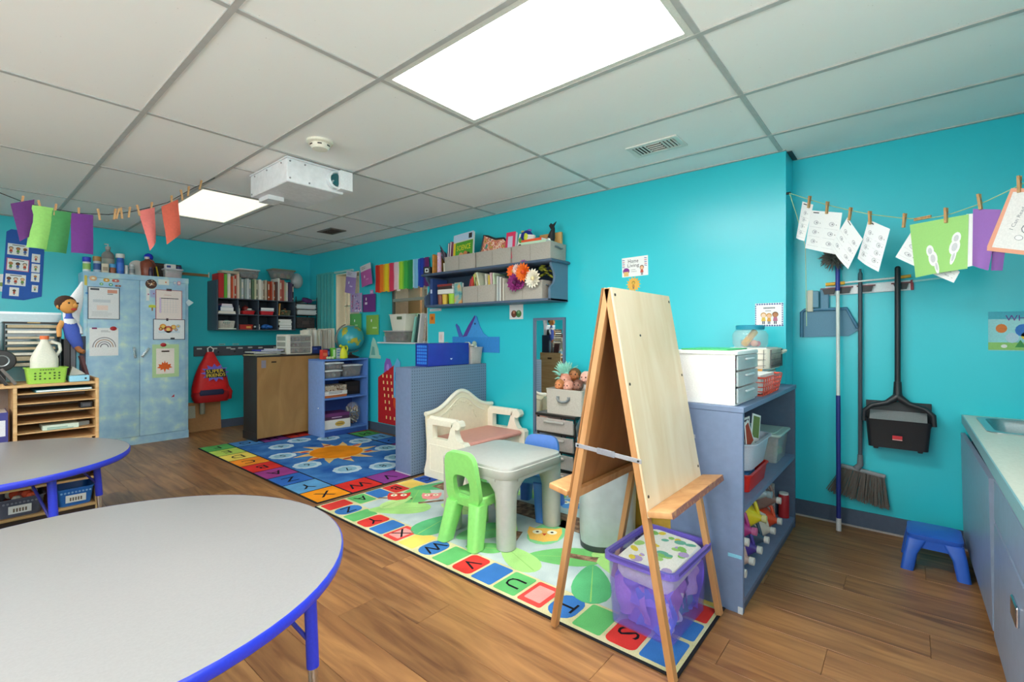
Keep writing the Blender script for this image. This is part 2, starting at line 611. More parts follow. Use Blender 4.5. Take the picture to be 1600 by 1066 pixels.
def flatbook(name, label, loc, w, d, h, mat, rz=0.0, group=None, cat='book', page=None):
    t = thing(name, label, cat, loc, rz, group)
    c = min(.002, h * .2)
    MB().box(-w / 2, -d / 2, 0, w / 2, d / 2, c).box(-w / 2, -d / 2, h - c, w / 2, d / 2, h).box(-w / 2, -d / 2, c, -w / 2 + c, d / 2, h - c).build('cover', mat, t)
    MB().box(-w / 2 + c, -d / 2 + .003, c, w / 2 - .003, d / 2 - .003, h - c).build('page_block', page or PAPER, t)
    return t
def poster(name, label, cat, M, w, h, mat, draw=None, t=0.0015, curl=0.0, group=None, border=None, part='printed_picture'):
    """flat sheet; origin at its top-left corner, local x to the right, y up (so it spans 0..w, -h..0)"""
    th = thing(name, label, cat, group=group)
    th.matrix_world = M
    mb = MB()
    if curl:
        f = lambda a, b: (a * w, -b * h, t + curl * math.sin(a * PI) * (0.3 + 0.7 * b))
        mb.sheet(f, 8, 6)
    else:
        mb.box(0, -h, 0, w, 0, t)
    mb.build('sheet', mat, th)
    if draw:
        d = MB()
        if curl:
            for q in range(1):
                pass
        draw(d)
        if curl:
            d.v = [(x, y, z + t + curl * math.sin(min(1, max(0, x / w)) * PI) * (0.3 + 0.7 * min(1, max(0, -y / h)))) for x, y, z in d.v]
        else:
            d.v = [(x, y, z + t) for x, y, z in d.v]
        d.build(part, None, th)
    if border:
        b = MB()
        bw = .006
        b.ring([(0, 0), (0, -h), (w, -h), (w, 0)], [(bw, -bw), (bw, bw - h), (w - bw, bw - h), (w - bw, -bw)], t + .0012)
        b.build('border', border, th)
    return th
def disc(mb, x, y, r, mat, n=14, sy=1.0, t=0.0004, rot=0.0):
    c, s = math.cos(rot), math.sin(rot)
    pts = []
    for i in range(n):
        a = 2 * PI * i / n
        px, py = r * math.cos(a), r * sy * math.sin(a)
        pts.append((x + c * px - s * py, y + s * px + c * py, t))
    return mb.add(pts, [tuple(range(n))], mat)
def rect(mb, x0, y0, x1, y1, mat, t=0.0004):
    """printed rectangle, cut into strips so that it follows a curled sheet"""
    n = max(1, int(math.ceil((x1 - x0) / .025)))
    m = max(1, int(math.ceil((y1 - y0) / .08)))
    v = [(x0 + (x1 - x0) * i / n, y0 + (y1 - y0) * j / m, t) for j in range(m + 1) for i in range(n + 1)]
    return mb.add(v, [(j * (n + 1) + i, j * (n + 1) + i + 1, (j + 1) * (n + 1) + i + 1, (j + 1) * (n + 1) + i) for j in range(m) for i in range(n)], mat)
def poly(mb, pts, mat, t=0.0004):
    return mb.add([(x, y, t) for x, y in pts], [tuple(range(len(pts)))], mat)
def kid(mb, x, y, h, skin, shirt, hair):
    """small printed figure: head, hair, shirt, legs"""
    rect(mb, x - h * .10, y, x - h * .02, y + h * .28, C('#3a3f55'), .0005)
    rect(mb, x + h * .02, y, x + h * .10, y + h * .28, C('#3a3f55'), .0005)
    poly(mb, [(x - h * .18, y + h * .25), (x + h * .18, y + h * .25), (x + h * .12, y + h * .58), (x - h * .12, y + h * .58)], shirt, .0006)
    disc(mb, x, y + h * .78, h * .23, hair, 12, 1, .0006)
    disc(mb, x, y + h * .74, h * .18, skin, 12, 1, .0008)
def lines(mb, x0, y0, x1, n, dy, mat, th=0.0018, seed=1):
    rnd = random.Random(seed)
    for i in range(n):
        y = y0 - i * dy
        rect(mb, x0, y, x0 + (x1 - x0) * rnd.uniform(.7, 1), y + th, mat)
SKIN = [C('#e8b98f'), C('#b97a4e'), C('#7a4a2e'), C('#f0cdb0')]
HAIR = [C('#2c1c14'), C('#7a4a22'), C('#c98f3c'), C('#151216')]
INK = C('#26262b', 0.8)
GREYINK = C('#8c8c92', 0.8)
# ------------------------------------------------------------------ the room
fl = struct(MB().box(XL - .1, YF - .1, -.06, 5.4, YA + .1, -.004).build('floor', C('#4b3524', 0.7)))
PW, PLN = 0.182, 1.22
plank_meshes = {}
def plank(w, l):
    k = (round(w, 3), round(l, 3))
    if k not in plank_meshes:
        b, g = .0012, .0005
        o = MB().loft([rr(w - 2 * g, l - 2 * g, .0003, -.004, n=1), rr(w - 2 * g, l - 2 * g, .0003, -b, n=1), rr(w - 2 * g - 2 * b, l - 2 * g - 2 * b, .0003, 0, n=1)]).build('plank', PLANK, fl, 0)
        plank_meshes[k] = o.data
        return o
    o = bpy.data.objects.new('plank', plank_meshes[k])
    COL.objects.link(o)
    o.parent = fl
    return o
rnd = random.Random(3)
nrow = int((XR - XL) / PW) + 1
for i in range(nrow):
    x0 = XL + i * PW
    w = min(PW, XR - x0)
    y = YF - [0.0, .61, .30, .92][i % 4] - rnd.choice([0, .1])
    while y < YA:
        a, b = max(y, YF), min(y + PLN, YA)
        if b - a > .02:
            a, b = round(a, 2), round(b, 2)
            plank(round(w, 3), round(b - a, 3)).location = (x0 + w / 2, (a + b) / 2, 0)
        y += PLN
# ceiling: slab, lay-in tiles, tee grid
cl = struct(MB().box(XL - .1, YF - .1, HC + .03, 5.4, YA + .1, HC + .09).build('ceiling', C('#c8c8c6', 0.9)))
GX = [0.6447 + 0.6094 * i for i in range(-5, 6)]
GY = [1.8454 + 1.2192 * j for j in range(-3, 6)]
LIGHTS = {(1, -1): 'main', (1, 2): 'far', (-3, -1): 'side', (-3, 2): 'side2'}
tmesh = {}
def ctile(x0, x1, y0, y1):
    k = (round(x1 - x0, 2), round(y1 - y0, 2))
    if k not in tmesh:
        w, d = k
        o = MB().loft([rr(w - .012, d - .012, .001, .004, n=1), rr(w - .012, d - .012, .001, .016, n=1)]).build('ceiling_tile', TILE, cl, 0)
        tmesh[k] = o.data
    else:
        o = bpy.data.objects.new('ceiling_tile', tmesh[k])
        COL.objects.link(o)
        o.parent = cl
    o.location = ((x0 + x1) / 2, (y0 + y1) / 2, HC)
for i in range(-5, 5):
    for j in range(-3, 5):
        x0, x1 = GX[i + 5], GX[i + 6]
        y0, y1 = GY[j + 3], GY[j + 4]
        if (i, j) in LIGHTS:
            continue
        lim = XB if y0 > .6 else XR
        x0, x1, y0, y1 = max(x0, XL), min(x1, lim), max(y0, YF), min(y1, YA)
        if x1 - x0 < .03 or y1 - y0 < .03:
            continue
        if (i, j) == (1, 1):
            ctile(x0, x1, y0, 3.60)
            ctile(x0, x1, 3.60, y1)
        else:
            ctile(x0, x1, y0, y1)
TEE = C('#b4b3b0', 0.5, scale=4)
for i, x in enumerate(GX):
    if XL < x < XB:
        MB().box(x - .012, YF, HC - .002, x + .012, YA, HC + .006).build('main_tee', TEE, cl, 0)
for y in GY:
    if YF < y < YA:
        MB().box(XL, y - .012, HC - .001, XB if y > .6 else XR, y + .012, HC + .005).build('cross_tee', TEE, cl, 0)
MB().box(GX[6], 3.59, HC - .001, GX[7], 3.61, HC + .005).build('cross_tee', TEE, cl, 0)
ang = C('#bdbcb9', 0.5)
MB().box(XL, YA - .02, HC - .002, XB, YA, HC + .004).build('wall_angle', ang, cl, 0)
MB().box(XB - .02, YJ, HC - .002, XB, YA - .02, HC + .004).build('wall_angle', ang, cl, 0)
MB().box(XR - .02, YF, HC - .002, XR, YJ - .01, HC + .004).build('wall_angle', ang, cl, 0)
MB().box(XB + .02, YJ - .03, HC - .004, XR - .02, YJ - .002, HC - .001).build('wall_angle', C('#3c4348', 0.6), cl, 0)
# walls
HW = HC + .04
struct(MB().box(XL - .1, YA, 0, 5.4, YA + .12, HW).build('wall_back', WALL, None, 0))
wr = MB()
wr.box(XB, YJ, 0, 3.75, 4.09, HW)
W1, W2 = (5.45, 6.03, 1.10, 2.02), (4.09, 4.99, 1.105, 1.98)
wr.box(XB, 4.09, 0, 3.60, 4.99, W2[2]).box(XB, 4.09, W2[3], 3.60, 4.99, HW)
wr.box(XB, 4.99, 0, 3.60, 5.45, HW)
wr.box(XB, 5.45, 0, 3.60, 6.03, W1[2]).box(XB, 5.45, W1[3], 3.60, 6.03, HW)
wr.box(XB, 6.03, 0, 3.60, YA, HW)
struct(wr.build('wall_right', WALL, None, 0))
struct(MB().box(XR, YF, 0, 3.75, YJ, HW).build('wall_recess', WALL, None, 0))
struct(MB().box(XL - .12, YF - .12, 0, XL, YA, HW).build('wall_left', WALL, None, 0))
struct(MB().box(XL, YF - .12, 0, 3.75, YF, HW).build('wall_front', WALL, None, 0))
hall = C('#ead9c4', 0.7, scale=3)
struct(MB().box(5.2, 3.4, 0, 5.3, YA, HW).build('wall_hall', hall, None, 0))
struct(MB().box(3.75, 3.30, 0, 5.3, 3.40, HW).build('wall_hall_end', hall, None, 0))
struct(MB().box(3.60, YA - .02, 0, 5.2, YA - .001, HW).build('wall_hall_back', hall, None, 0))
# closet doors on the left wall (seen in the mirror)
for k, (a, b) in enumerate(((3.3, 4.1), (4.12, 4.92))):
    d = struct(MB().rbox(XL + .002, a, .03, XL + .035, b, 2.05, .004).build('door_%d' % (k + 2), wood('dark_closet_door_%d' % k, '#1d1512', '#32251e', (2, 2, 20), .6)))
    MB().ball(.02, XL + .06, b - .06 if k == 0 else a + .06, 1.0).build('door_knob', CHROME, d)
# unseen windows left of and behind the camera, added to carry the fill lights
wn = struct(MB().box(XL, .55, .85, XL + .04, 3.25, .90).box(XL, .55, 2.10, XL + .04, 3.25, 2.15).box(XL, .55, .90, XL + .04, .60, 2.10).box(XL, 3.20, .90, XL + .04, 3.25, 2.10).build('added_window_left', WHITE, None, 0))
MB().box(XL + .005, .60, .90, XL + .012, 3.20, 2.10).build('pane', C('#e8f2f6', .1), wn, 0)
MB().box(XL, 1.88, .90, XL + .03, 1.92, 2.10).build('mullion', WHITE, wn, 0)
wn = struct(MB().box(-.75, YF, 1.0, 1.15, YF + .04, 1.05).box(-.75, YF, 2.15, 1.15, YF + .04, 2.20).box(-.75, YF, 1.05, -.70, YF + .04, 2.15).box(1.10, YF, 1.05, 1.15, YF + .04, 2.15).build('added_window_front', WHITE, None, 0))
MB().box(-.70, YF + .005, 1.05, 1.10, YF + .012, 2.15).build('pane', C('#e8f2f6', .1), wn, 0)
# baseboards
def baseboard(name, x0, y0, x1, y1):
    b = struct(MB().box(x0, y0, .004, x1, y1, .105).build(name, BASEB, None, 0))
    return b
baseboard('baseboard_back', XL, YA - .012, XB, YA)
baseboard('baseboard_right', XB - .012, YJ, XB, YA - .012)
br = baseboard('baseboard_recess', XR - .012, YF, XR, YJ)
MB().box(XR - .018, YF, 0, XR - .012, YJ, .010).build('caulk_bead', C('#a9a39f', 0.7), br, 0)
baseboard('baseboard_jog', XB, YJ - .012, XR - .012, YJ)
# teal door leaf in the far corner
dl = struct(MB().box(3.375, 6.08, .03, 3.398, 6.52, 2.06).build('door_1', C('#5cb9b6', 0.3, scale=3), None, 0))
for y in (6.10, 6.19, 6.27, 6.36, 6.48):
    MB().rbox(3.366, y, .05, 3.376, y + .03, 2.04, .003).build('door_rib', C('#3ba4a6', 0.3), dl)
# window 1 (hall window beside the corner)
cream = C('#e9dcc0', 0.5)
w1 = struct(MB().box(3.40, 5.45, 1.10, 3.60, 5.462, 2.02).box(3.40, 6.018, 1.10, 3.60, 6.03, 2.02).box(3.40, 5.462, 2.005, 3.60, 6.018, 2.02).box(3.38, 5.43, 1.088, 3.60, 6.04, 1.10).build('window_1', cream, None, 0))
MB().box(3.52, 5.93, 1.10, 3.56, 5.97, 2.005).build('mullion', cream, w1, 0)
MB().box(3.52, 5.462, 1.58, 3.55, 6.018, 1.60).build('meeting_rail', C('#cfd8c6', .5), w1, 0)
MB().box(3.536, 5.462, 1.10, 3.540, 6.018, 2.005).build('pane', GLASS, w1, 0)
MB().box(3.37, 5.58, 2.03, 3.40, 6.03, 2.055).build('head_trim', C('#a7d3cd', .4), w1, 0)
# window 2 (pass-through with sill)
w2 = struct(MB().box(3.365, 4.06, 1.09, 3.60, 5.0, 1.105).build('window_2', C('#dfe3e2', .5), None, 0))
MB().box(3.575, 4.955, 1.105, 3.60, 4.99, 1.98).build('jamb', C('#55524c', .5), w2, 0)
MB().box(3.56, 4.12, 1.605, 3.60, 4.955, 1.64).build('sash_rail', C('#9b9a90', .4, metal=.3), w2, 0)
MB().box(3.40, 4.09, 1.105, 3.60, 4.10, 1.98).build('jamb', C('#d9d9d4', .5), w2, 0)
MB().box(3.578, 4.12, 1.64, 3.582, 4.955, 1.97).build('pane', GLASS, w2, 0)
# things standing in the hall behind the windows
t = thing('door_frame', 'tan wooden door frame in the hall behind the corner window', 'door frame', (4.6, 6.55, 0))
MB().box(-.05, -.06, 0, .05, .06, 2.1).build('post', wood('tan_wood', '#b08a5c', '#c49e6e', (4, 4, 1), .5), t, 0)
MB().box(-.05, -.9, 2.1, .05, .06, 2.2).build('head', wood('tan_wood_head', '#b08a5c', '#c49e6e', (4, 1, 4), .5), t, 0)
MB().box(-.02, -.8, 0, .02, -.07, 1.52).build('door_panel', C('#bfe6c4', .4), t, 0)
for k, (y, c_, h_) in enumerate(((6.02, '#b98d63', 1.95), (5.62, '#8d6a49', 1.9))):
    t = thing('cardboard_sheet', ['tall tan cardboard sheet leaning in the hall, seen left in the pass-through', 'darker brown cardboard sheet leaning in the hall, seen through the pass-through'][k], 'cardboard', (4.75, y, 0))
    MB().rbox(-.02, -.15, 0, .02, .15, h_, .004).build('panel', C(c_, .8), t)
    MB().box(-.026, -.05, h_ * .5, -.02, .05, h_ * .5 + .08).build('printed_panel', C('#a5774b', .8), t)
def ceiling_light(name, label, i, j, strength, col=(1.0, 0.985, 0.95), z=HC):
    x0, x1, y0, y1 = GX[i + 5] + .012, GX[i + 6] - .012, GY[j + 3] + .012, GY[j + 4] - .012
    w, d = x1 - x0, y1 - y0
    t = thing(name, label, 'ceiling light', ((x0 + x1) / 2, (y0 + y1) / 2, z), 0, 'recessed ceiling light panels')
    f = MB()
    f.ring([(-w / 2, -d / 2), (w / 2, -d / 2), (w / 2, d / 2), (-w / 2, d / 2)], [(-w / 2 + .028, -d / 2 + .028), (w / 2 - .028, -d / 2 + .028), (w / 2 - .028, d / 2 - .028), (-w / 2 + .028, d / 2 - .028)], .02)
    f.build('frame', C('#dcdbd3', .5), t, 0)
    MB().box(-w / 2 + .028, -d / 2 + .028, .008, w / 2 - .028, d / 2 - .028, .014).build('diffuser', emit(name + '_glow', col, strength), t, 0)
    MB().box(-w / 2, -d / 2, .02, w / 2, d / 2, .026).build('housing', C('#d0d0cc', .5), t, 0)
    return t
ceiling_light('ceiling_light', 'large glowing ceiling light panel above the easel, nearest the camera', 1, -1, LIGHT_MAIN)
ceiling_light('ceiling_light', 'smaller looking yellowish ceiling light panel behind the projector', 1, 2, LIGHT_FAR, (1.0, .95, .76))
ceiling_light('ceiling_light', 'ceiling light panel left of the camera, out of the picture', -3, -1, LIGHT_MAIN)
ceiling_light('ceiling_light', 'ceiling light panel over the left of the room beyond the picture edge', -3, 2, 20.0)
t = thing('ceiling_light', 'added round flush ceiling light that brightens the hall behind the pass-through', 'ceiling light', (4.4, 5.0, HC + .028), 0)  # lamp added to light the hall beyond the openings
MB().lathe([(.02, -.07), (.13, -.05), (.16, -.01)], 20).build('diffuser', emit('added_hall_glow', (1, .93, .82), 45.0), t)
MB().cyl(.17, -.012, 0, 20).build('base', WHITE, t)
# smoke detector
t = thing('smoke_detector', 'cream round smoke detector on the ceiling beside the projector', 'smoke detector', (1.433, 2.725, HC + .004))
MB().lathe([(.075, 0), (.075, -.012), (.06, -.02)], 24).build('base', C('#e6e2d2', .5), t)
MB().lathe([(.055, -.018), (.056, -.034), (.045, -.048), (.02, -.052)], 24).build('sensor_head', C('#e9e5d6', .5), t)
for a in range(6):
    MB().box(.0535, -.012, -.033, .0575, .012, -.026, M=Matrix.Rotation(a * PI / 3, 4, 'Z')).build('vent_slot', BLACK, t, 0)
# projector in a white steel box
t = thing('projector', 'white metal boxed projector hanging from the ceiling', 'projector', (1.40, 3.09, HC))
W_ = C('#e4e5e8', .4, scale=5)
bx0, bx1, by0, by1, bz = 0.0, .40, 0.0, .58, -.165
MB().rbox(bx0, by0, bz, bx1, by1, -.012, .006).build('housing', W_, t)
MB().box(bx0 - .004, by0 - .012, -.012, bx1 + .03, by1 + .004, -.004).build('mounting_plate', W_, t, 0)
s_ = MB()
for (x, z) in ((.02, -.03), (.02, -.14), (.12, -.03), (.15, -.145)):
    s_.cyl(.006, -.002, .003, 8, M=frame((x, -.001, z), (1, 0, 0), (0, 0, 1)))
for (y, z) in ((.08, -.03), (.3, -.03), (.5, -.03), (.55, -.15)):
    s_.cyl(.006, -.002, .003, 8, M=frame((-.001, y, z), (0, -1, 0), (0, 0, 1)))
s_.build('screw', C('#9a9a9e', .3, metal=.8), t)
MB().lathe([(.062, 0), (.062, .035), (.05, .04), (.048, .02)], 24, M=frame((.33, -.002, -.085), (1, 0, 0), (0, 0, 1))).build('lens_ring', C('#d5dde0', .3), t)
MB().lathe([(.045, 0), (.044, .03), (.03, .038)], 20, M=frame((.33, -.004, -.085), (1, 0, 0), (0, 0, 1))).build('lens', C('#1f5a60', .08), t)
MB().box(.34, -.07, -.15, .43, -.002, -.02).build('lens_hood', C('#e8eaec', .4), t, 0)
MB().box(.05, .40, bz - .03, .16, .56, bz).build('junction_box', W_, t, 0)
lo = MB()
for i in range(26):
    rx, ry = random.uniform(.03, .37), random.uniform(.03, .5)
    lo.cyl(.004, bz - .0006, bz, 6, rx, ry)
vh = lo.build('vent_hole', C('#f6f6f8', .5), t)
vh['kind'] = 'stuff'
# ceiling vents
def vent(label, x, y, w, d, rz, dark):
    t = thing('ceiling_vent', label, 'air vent', (x, y, HC + .003), rz, 'ceiling air vents')
    MB().ring([(-w / 2, -d / 2), (w / 2, -d / 2), (w / 2, d / 2), (-w / 2, d / 2)], [(-w / 2 + .028, -d / 2 + .028), (w / 2 - .028, -d / 2 + .028), (w / 2 - .028, d / 2 - .028), (-w / 2 + .028, d / 2 - .028)], -.008).build('frame', C('#dddcd6', .5) if not dark else C('#6b6660', .6), t, 0)
    MB().box(-w / 2 + .02, -d / 2 + .02, -.0012, w / 2 - .02, d / 2 - .02, 0).build('backing', C('#3a3430', .8), t, 0)
    m = C('#d8d6cf', .5) if not dark else C('#4b4039', .6)
    a, b = -w / 2 + .028, w / 2 - .028
    e = (b - a) / 3
    for k in range(4):
        for q in (0, 2):
            x_ = a + e * q + e * (k + .5) / 4
            MB().box(-.0035, -d / 2 + .03, -.006, .0035, d / 2 - .03, .004, M=T(x_, 0, -.003, ry=.6 if q else -.6)).build('louver', m, t, 0)
    for k in range(5):
        y_ = -d / 2 + .034 + k * (d - .068) / 4
        MB().box(-e / 2, -.0035, -.006, e / 2, .0035, .004, M=T(a + 1.5 * e, y_, -.003, rx=.6)).build('louver', m, t, 0)
    return t
vent('white louvred air vent in the ceiling near the wall jog', 2.81, 1.20, .32, .19, PI / 2, False)
vent('small dark air vent in the ceiling toward the far corner', 2.755, 4.98, .30, .19, PI / 2, True)
# ------------------------------------------------------------------ rugs
def rug_base(name, label, x0, y0, x1, y1, mat):
    t = thing(name, label, 'rug', (x0, y0, 0))
    w, d = x1 - x0, y1 - y0
    MB().rbox(0, 0, .0005, w, d, .006, .012, .002).build('backing_edge', pile_mat('#26262a'), t)
    return t, w, d
# alphabet rug with sun
rA, wA, dA = rug_base('alphabet_rug', 'blue sun rug with rainbow letter border in front of the dresser', 1.655, 3.195, 3.335, 5.70, None)
bwid = .275
MB().box(.012, .012, .004, wA - .012, dA - .012, .0068).build('line_field', pile_mat('#1f2430'), rA, 0)
MB().box(bwid + .012, bwid + .012, .005, wA - bwid - .012, dA - bwid - .012, .0074).build('field', pile_mat('#2b5fae', '#4f8ac8'), rA, 0)
LC = dict(F='#5aa85a', E='#b9cf5e', D='#f2d060', C='#f08a2c', B='#d8352f', A='#9c3f86', Z='#3568b8', Y='#5f9bcb', X='#f0921f', W='#d6322a', V='#8a3f8e', U='#3b67b5', T='#58a04f', S='#e9c33e', R='#e07f2a', Q='#c9302c', P='#8a3d88', O='#3566b2', N='#67a3cf', M='#4f9e55', L='#b32634', K='#3d6fb8', J='#e8912a', I='#d33b31', H='#8a4189', G='#4f86c0')
ch = dA / 9
cells = []
left = 'FEDCBAZYX'
for k, c in enumerate(left):
    cells.append((c, 0, dA - (k + 1) * ch))
for k, c in enumerate('WVUT'):
    cells.append((c, bwid + k * (wA - 2 * bwid) / 4, 0))
for k, c in enumerate('SRQPONMLK'):
    cells.append((c, wA - bwid, k * ch))
for k, c in enumerate('JIHG'):
    cells.append((c, wA - bwid - (k + 1) * (wA - 2 * bwid) / 4, dA - ch))
for c, x, y in cells:
    horiz = c in 'WVUTJIHG'
    w = (wA - 2 * bwid) / 4 if horiz else bwid
    b = MB().box(x + .014, y + .014, .005, x + w - .003 if x + w < wA - .02 else x + w - .014, min(y + ch - .003, dA - .014), .0078).build('letter_block', pile_mat(LC[c]), rA, 0)
    MB().text(c, x + w / 2, y + ch / 2 + .06, .12, M=T(0, 0, .0078), rot=PI).build('letter', pile_mat('#1d1d24'), b, 0)
# fix rotation origin of letters: text is anchored at its baseline, turned upside down towards the camera side
cx, cy = wA / 2 + .02, dA / 2
def star(r0, r1, n, ph=0.0, sx=1.0, sy=1.0):
    return [((r1 if i % 2 == 0 else r0) * math.cos(PI * i / n + ph) * sx, (r1 if i % 2 == 0 else r0) * math.sin(PI * i / n + ph) * sy) for i in range(2 * n)]
sun = MB()
n = 12
pts = []
for i in range(n * 4):
    a = 2 * PI * i / (n * 4)
    r = [.235, .30, .41, .27][i % 4]
    pts.append((cx + r * math.cos(a + (.06 if i % 4 == 2 else 0)), cy + 1.15 * r * math.sin(a + (.06 if i % 4 == 2 else 0))))
sun.prism(pts, .001, M=T(0, 0, .0074)).build('sun_rays', pile_mat('#efb45e', '#f3cf8f'), rA, 0)
MB().prism([(cx + .25 * math.cos(2 * PI * i / 24), cy + .27 * math.sin(2 * PI * i / 24)) for i in range(24)], .0008, M=T(0, 0, .0084)).build('sun_disc', pile_mat('#f08a18'), rA, 0)
fl_ = MB()
for i in range(0, 12, 2):
    a = 2 * PI * i / 12 + .3
    fl_.prism([(cx + .30 * math.cos(a) + .05 * math.cos(2 * PI * k / 10), cy + .33 * math.sin(a) + .022 * math.sin(2 * PI * k / 10)) for k in range(10)], .0008, M=T(0, 0, .0082))
fl_.build('sun_flame', pile_mat('#c9402a'), rA, 0)['kind'] = 'stuff'
for k in range(10):
    a = 2 * PI * (k + .5) / 10
    x, y = cx + .45 * math.cos(a), cy + .80 * math.sin(a)
    pp = []
    for i in range(54):
        q = 2 * PI * i / 54
        m_ = 1 + .08 * abs(math.cos(4.5 * q)) - .04
        pp.append((x + .12 * m_ * math.cos(q), y + .12 * m_ * math.sin(q)))
    cl_ = MB().prism(pp, .001, M=T(0, 0, .0074)).build('cloud', pile_mat('#b9d6e6', '#dbeaf2'), rA, 0)
    MB().prism([(x + (px - x) * .66, y + (py - y) * .66) for px, py in pp], .0004, M=T(0, 0, .0084)).build('cloud_core', pile_mat('#8fb9cf'), cl_, 0)
    MB().text(str(k + 1), x, y + .04, .08, M=T(0, 0, .0085), rot=PI).build('numeral', pile_mat('#1d2a3a'), cl_, 0)
# nature rug
rB, wB, dB = rug_base('nature_rug', 'pale leaf and owl rug with coloured letter squares under the play table', 1.615, .615, 3.355, 3.155, None)
MB().box(.012, .012, .004, wB - .012, dB - .012, .0068).build('border_field', pile_mat('#c9c58e', '#dfd8b0'), rB, 0)
MB().box(.225, .225, .005, wB - .225, dB - .225, .0074).build('field', pile_mat('#a9bfc2', '#c6d3d0'), rB, 0)
seq = [('r', ''), ('b', 'Z'), ('g', ''), ('r', 'Y'), ('b', ''), ('p', 'X'), ('y', ''), ('b', 'W'), ('g', ''), ('r', 'V'), ('b', ''), ('g', 'U'), ('p', ''), ('b', 'T'), ('g', ''), ('r', 'S'), ('b', '')]
CB = dict(r='#d03a34', b='#3a72b4', g='#62b26a', y='#e9c765', p='#d94a44', o='#eda548', n='#2f52a4')
shape_i = 0
def sq(x, y, w, h, c, letter, rnd_):
    global shape_i
    shape_i += 1
    r = [.012, .03, .06][shape_i % 3] if rnd_ else .012
    b = MB().loft([rr(w, h, r, .005, x + w / 2, y + h / 2, 4), rr(w, h, r, .0080, x + w / 2, y + h / 2, 4)]).build('letter_square', pile_mat(CB[c]), rB, 0)
    if c == 'p':
        MB().loft([rr(w * .68, h * .68, r * .6, .008, x + w / 2, y + h / 2, 4), rr(w * .68, h * .68, r * .6, .0086, x + w / 2, y + h / 2, 4)]).build('square_centre', pile_mat('#e79a94'), b, 0)
    if letter:
        MB().text(letter, x + w / 2, y + h / 2 + .045, .09, M=T(0, 0, .0087), rot=PI).build('letter', pile_mat('#1c1c22'), b, 0)
step = (dB - .04) / len(seq)
for k, (c, l) in enumerate(seq):
    sq(.03, dB - .02 - (k + 1) * step + .008, .18, step - .016, c, l, k % 2)
top = [('g', 'A'), ('b', ''), ('r', 'B'), ('y', ''), ('n', 'C'), ('g', ''), ('r', 'D'), ('b', ''), ('o', 'E'), ('g', '')]
stx = (wB - .25) / len(top)
for k, (c, l) in enumerate(top):
    sq(.225 + k * stx + .008, dB - .205, stx - .016, .18, c, l, 0)
bot = [('b', ''), ('r', ''), ('y', ''), ('b', 'R'), ('g', ''), ('r', 'Q'), ('b', ''), ('y', 'P'), ('g', ''), ('r', '')]
for k, (c, l) in enumerate(bot):
    sq(.225 + k * stx + .008, .025, stx - .016, .18, c, l, 0)
for k in range(13):
    sq(wB - .205, .225 + k * .16, .18, .144, 'brgyo'[k % 5] if k % 5 < 4 else 'o', 'FGHIJKLMNO'[k // 2] if k % 2 else '', 0)
def leaf(x, y, l, w, a, col, z=.0074):
    pts = []
    for i in range(20):
        q = 2 * PI * i / 20
        px, py = l / 2 * math.cos(q), w / 2 * math.sin(q) * (1 - .35 * math.cos(q))
        pts.append((x + px * math.cos(a) - py * math.sin(a), y + px * math.sin(a) + py * math.cos(a)))
    L = MB().prism(pts, .0008, M=T(0, 0, z)).build('leaf', pile_mat(col), rB, 0)
    v = MB()
    v.add([(x + s * math.cos(a) * l * .46 - o * math.sin(a), y + s * math.sin(a) * l * .46 + o * math.cos(a), z + .0010) for s, o in ((-1, -.004), (1, -.001), (1, .001), (-1, .004))], [(0, 1, 2, 3)])
    v.build('leaf_vein', pile_mat('#8cc06a'), L, 0)
LV = ['#6fb96c', '#9fd07c', '#58ad74', '#7dc388', '#b4d98a']
for (x, y, l, w, a, c) in ((.36, 2.05, .42, .2, 2.4, 1), (.62, 2.2, .4, .22, .7, 0), (.33, 1.66, .34, .2, .2, 2), (.45, 1.35, .36, .2, 2.8, 3), (.33, .98, .34, .16, 1.2, 1), (.5, .80, .4, .2, 2.2, 0),
                          (.36, .55, .36, .18, .5, 2), (.60, .50, .42, .22, 1.4, 1), (.72, 1.05, .4, .2, .2, 3), (.86, 2.2, .42, .18, 2.6, 2), (1.15, 2.1, .4, .2, .4, 0), (.62, 1.75, .3, .16, 1.7, 4),
                          (1.2, 1.5, .42, .2, 2.0, 1), (1.05, .7, .4, .2, .9, 3), (.42, 2.42 - .25, .28, .12, .1, 4), (.30, 1.20, .22, .12, 2.1, 0)):
    leaf(x, y, l, w, a, LV[c], .0074 + .0002 * c)
def bark(x, y, l, w, a):
    MB().box(-l / 2, -w / 2, .0078, l / 2, w / 2, .0088, M=T(x, y, 0, a)).build('branch', blotch('printed_bark', ['#4a342a', '#7a5a44', '#a5866a'], 26, .95), rB, 0)
bark(.50, 1.17 - .02, .20, .045, .4)
bark(.55, .72, .16, .05, 1.9)
bark(.60, 1.98, .22, .03, 2.6)
bark(.905, 1.30, 1.9, .20, PI / 2)
bark(.46, 2.3 - .06, .25, .02, 2.2)
def owl(x, y, s, body, a):
    o = MB().prism([(s * px, s * py) for px, py in ((-.5, .5), (-.3, .38), (0, .42), (.3, .38), (.5, .5), (.52, .1), (.4, -.4), (0, -.55), (-.4, -.4), (-.52, .1))], .001, M=T(x, y, .0084, a)).build('owl', pile_mat(body), rB, 0)
    for q in (-.22, .22):
        MB().cyl(.15 * s, 0, .0006, 12, q * s, .12 * s, M=T(x, y, .0094, a)).build('owl_eye', pile_mat('#eee6c8'), o, 0)
        MB().cyl(.05 * s, 0, .0004, 8, q * s, .12 * s, M=T(x, y, .0100, a)).build('owl_pupil', pile_mat('#3a2620'), o, 0)
    MB().prism([(-.07 * s, .02 * s), (.07 * s, .02 * s), (0, -.14 * s)], .0004, M=T(x, y, .0100, a)).build('owl_beak', pile_mat('#c8502c'), o, 0)
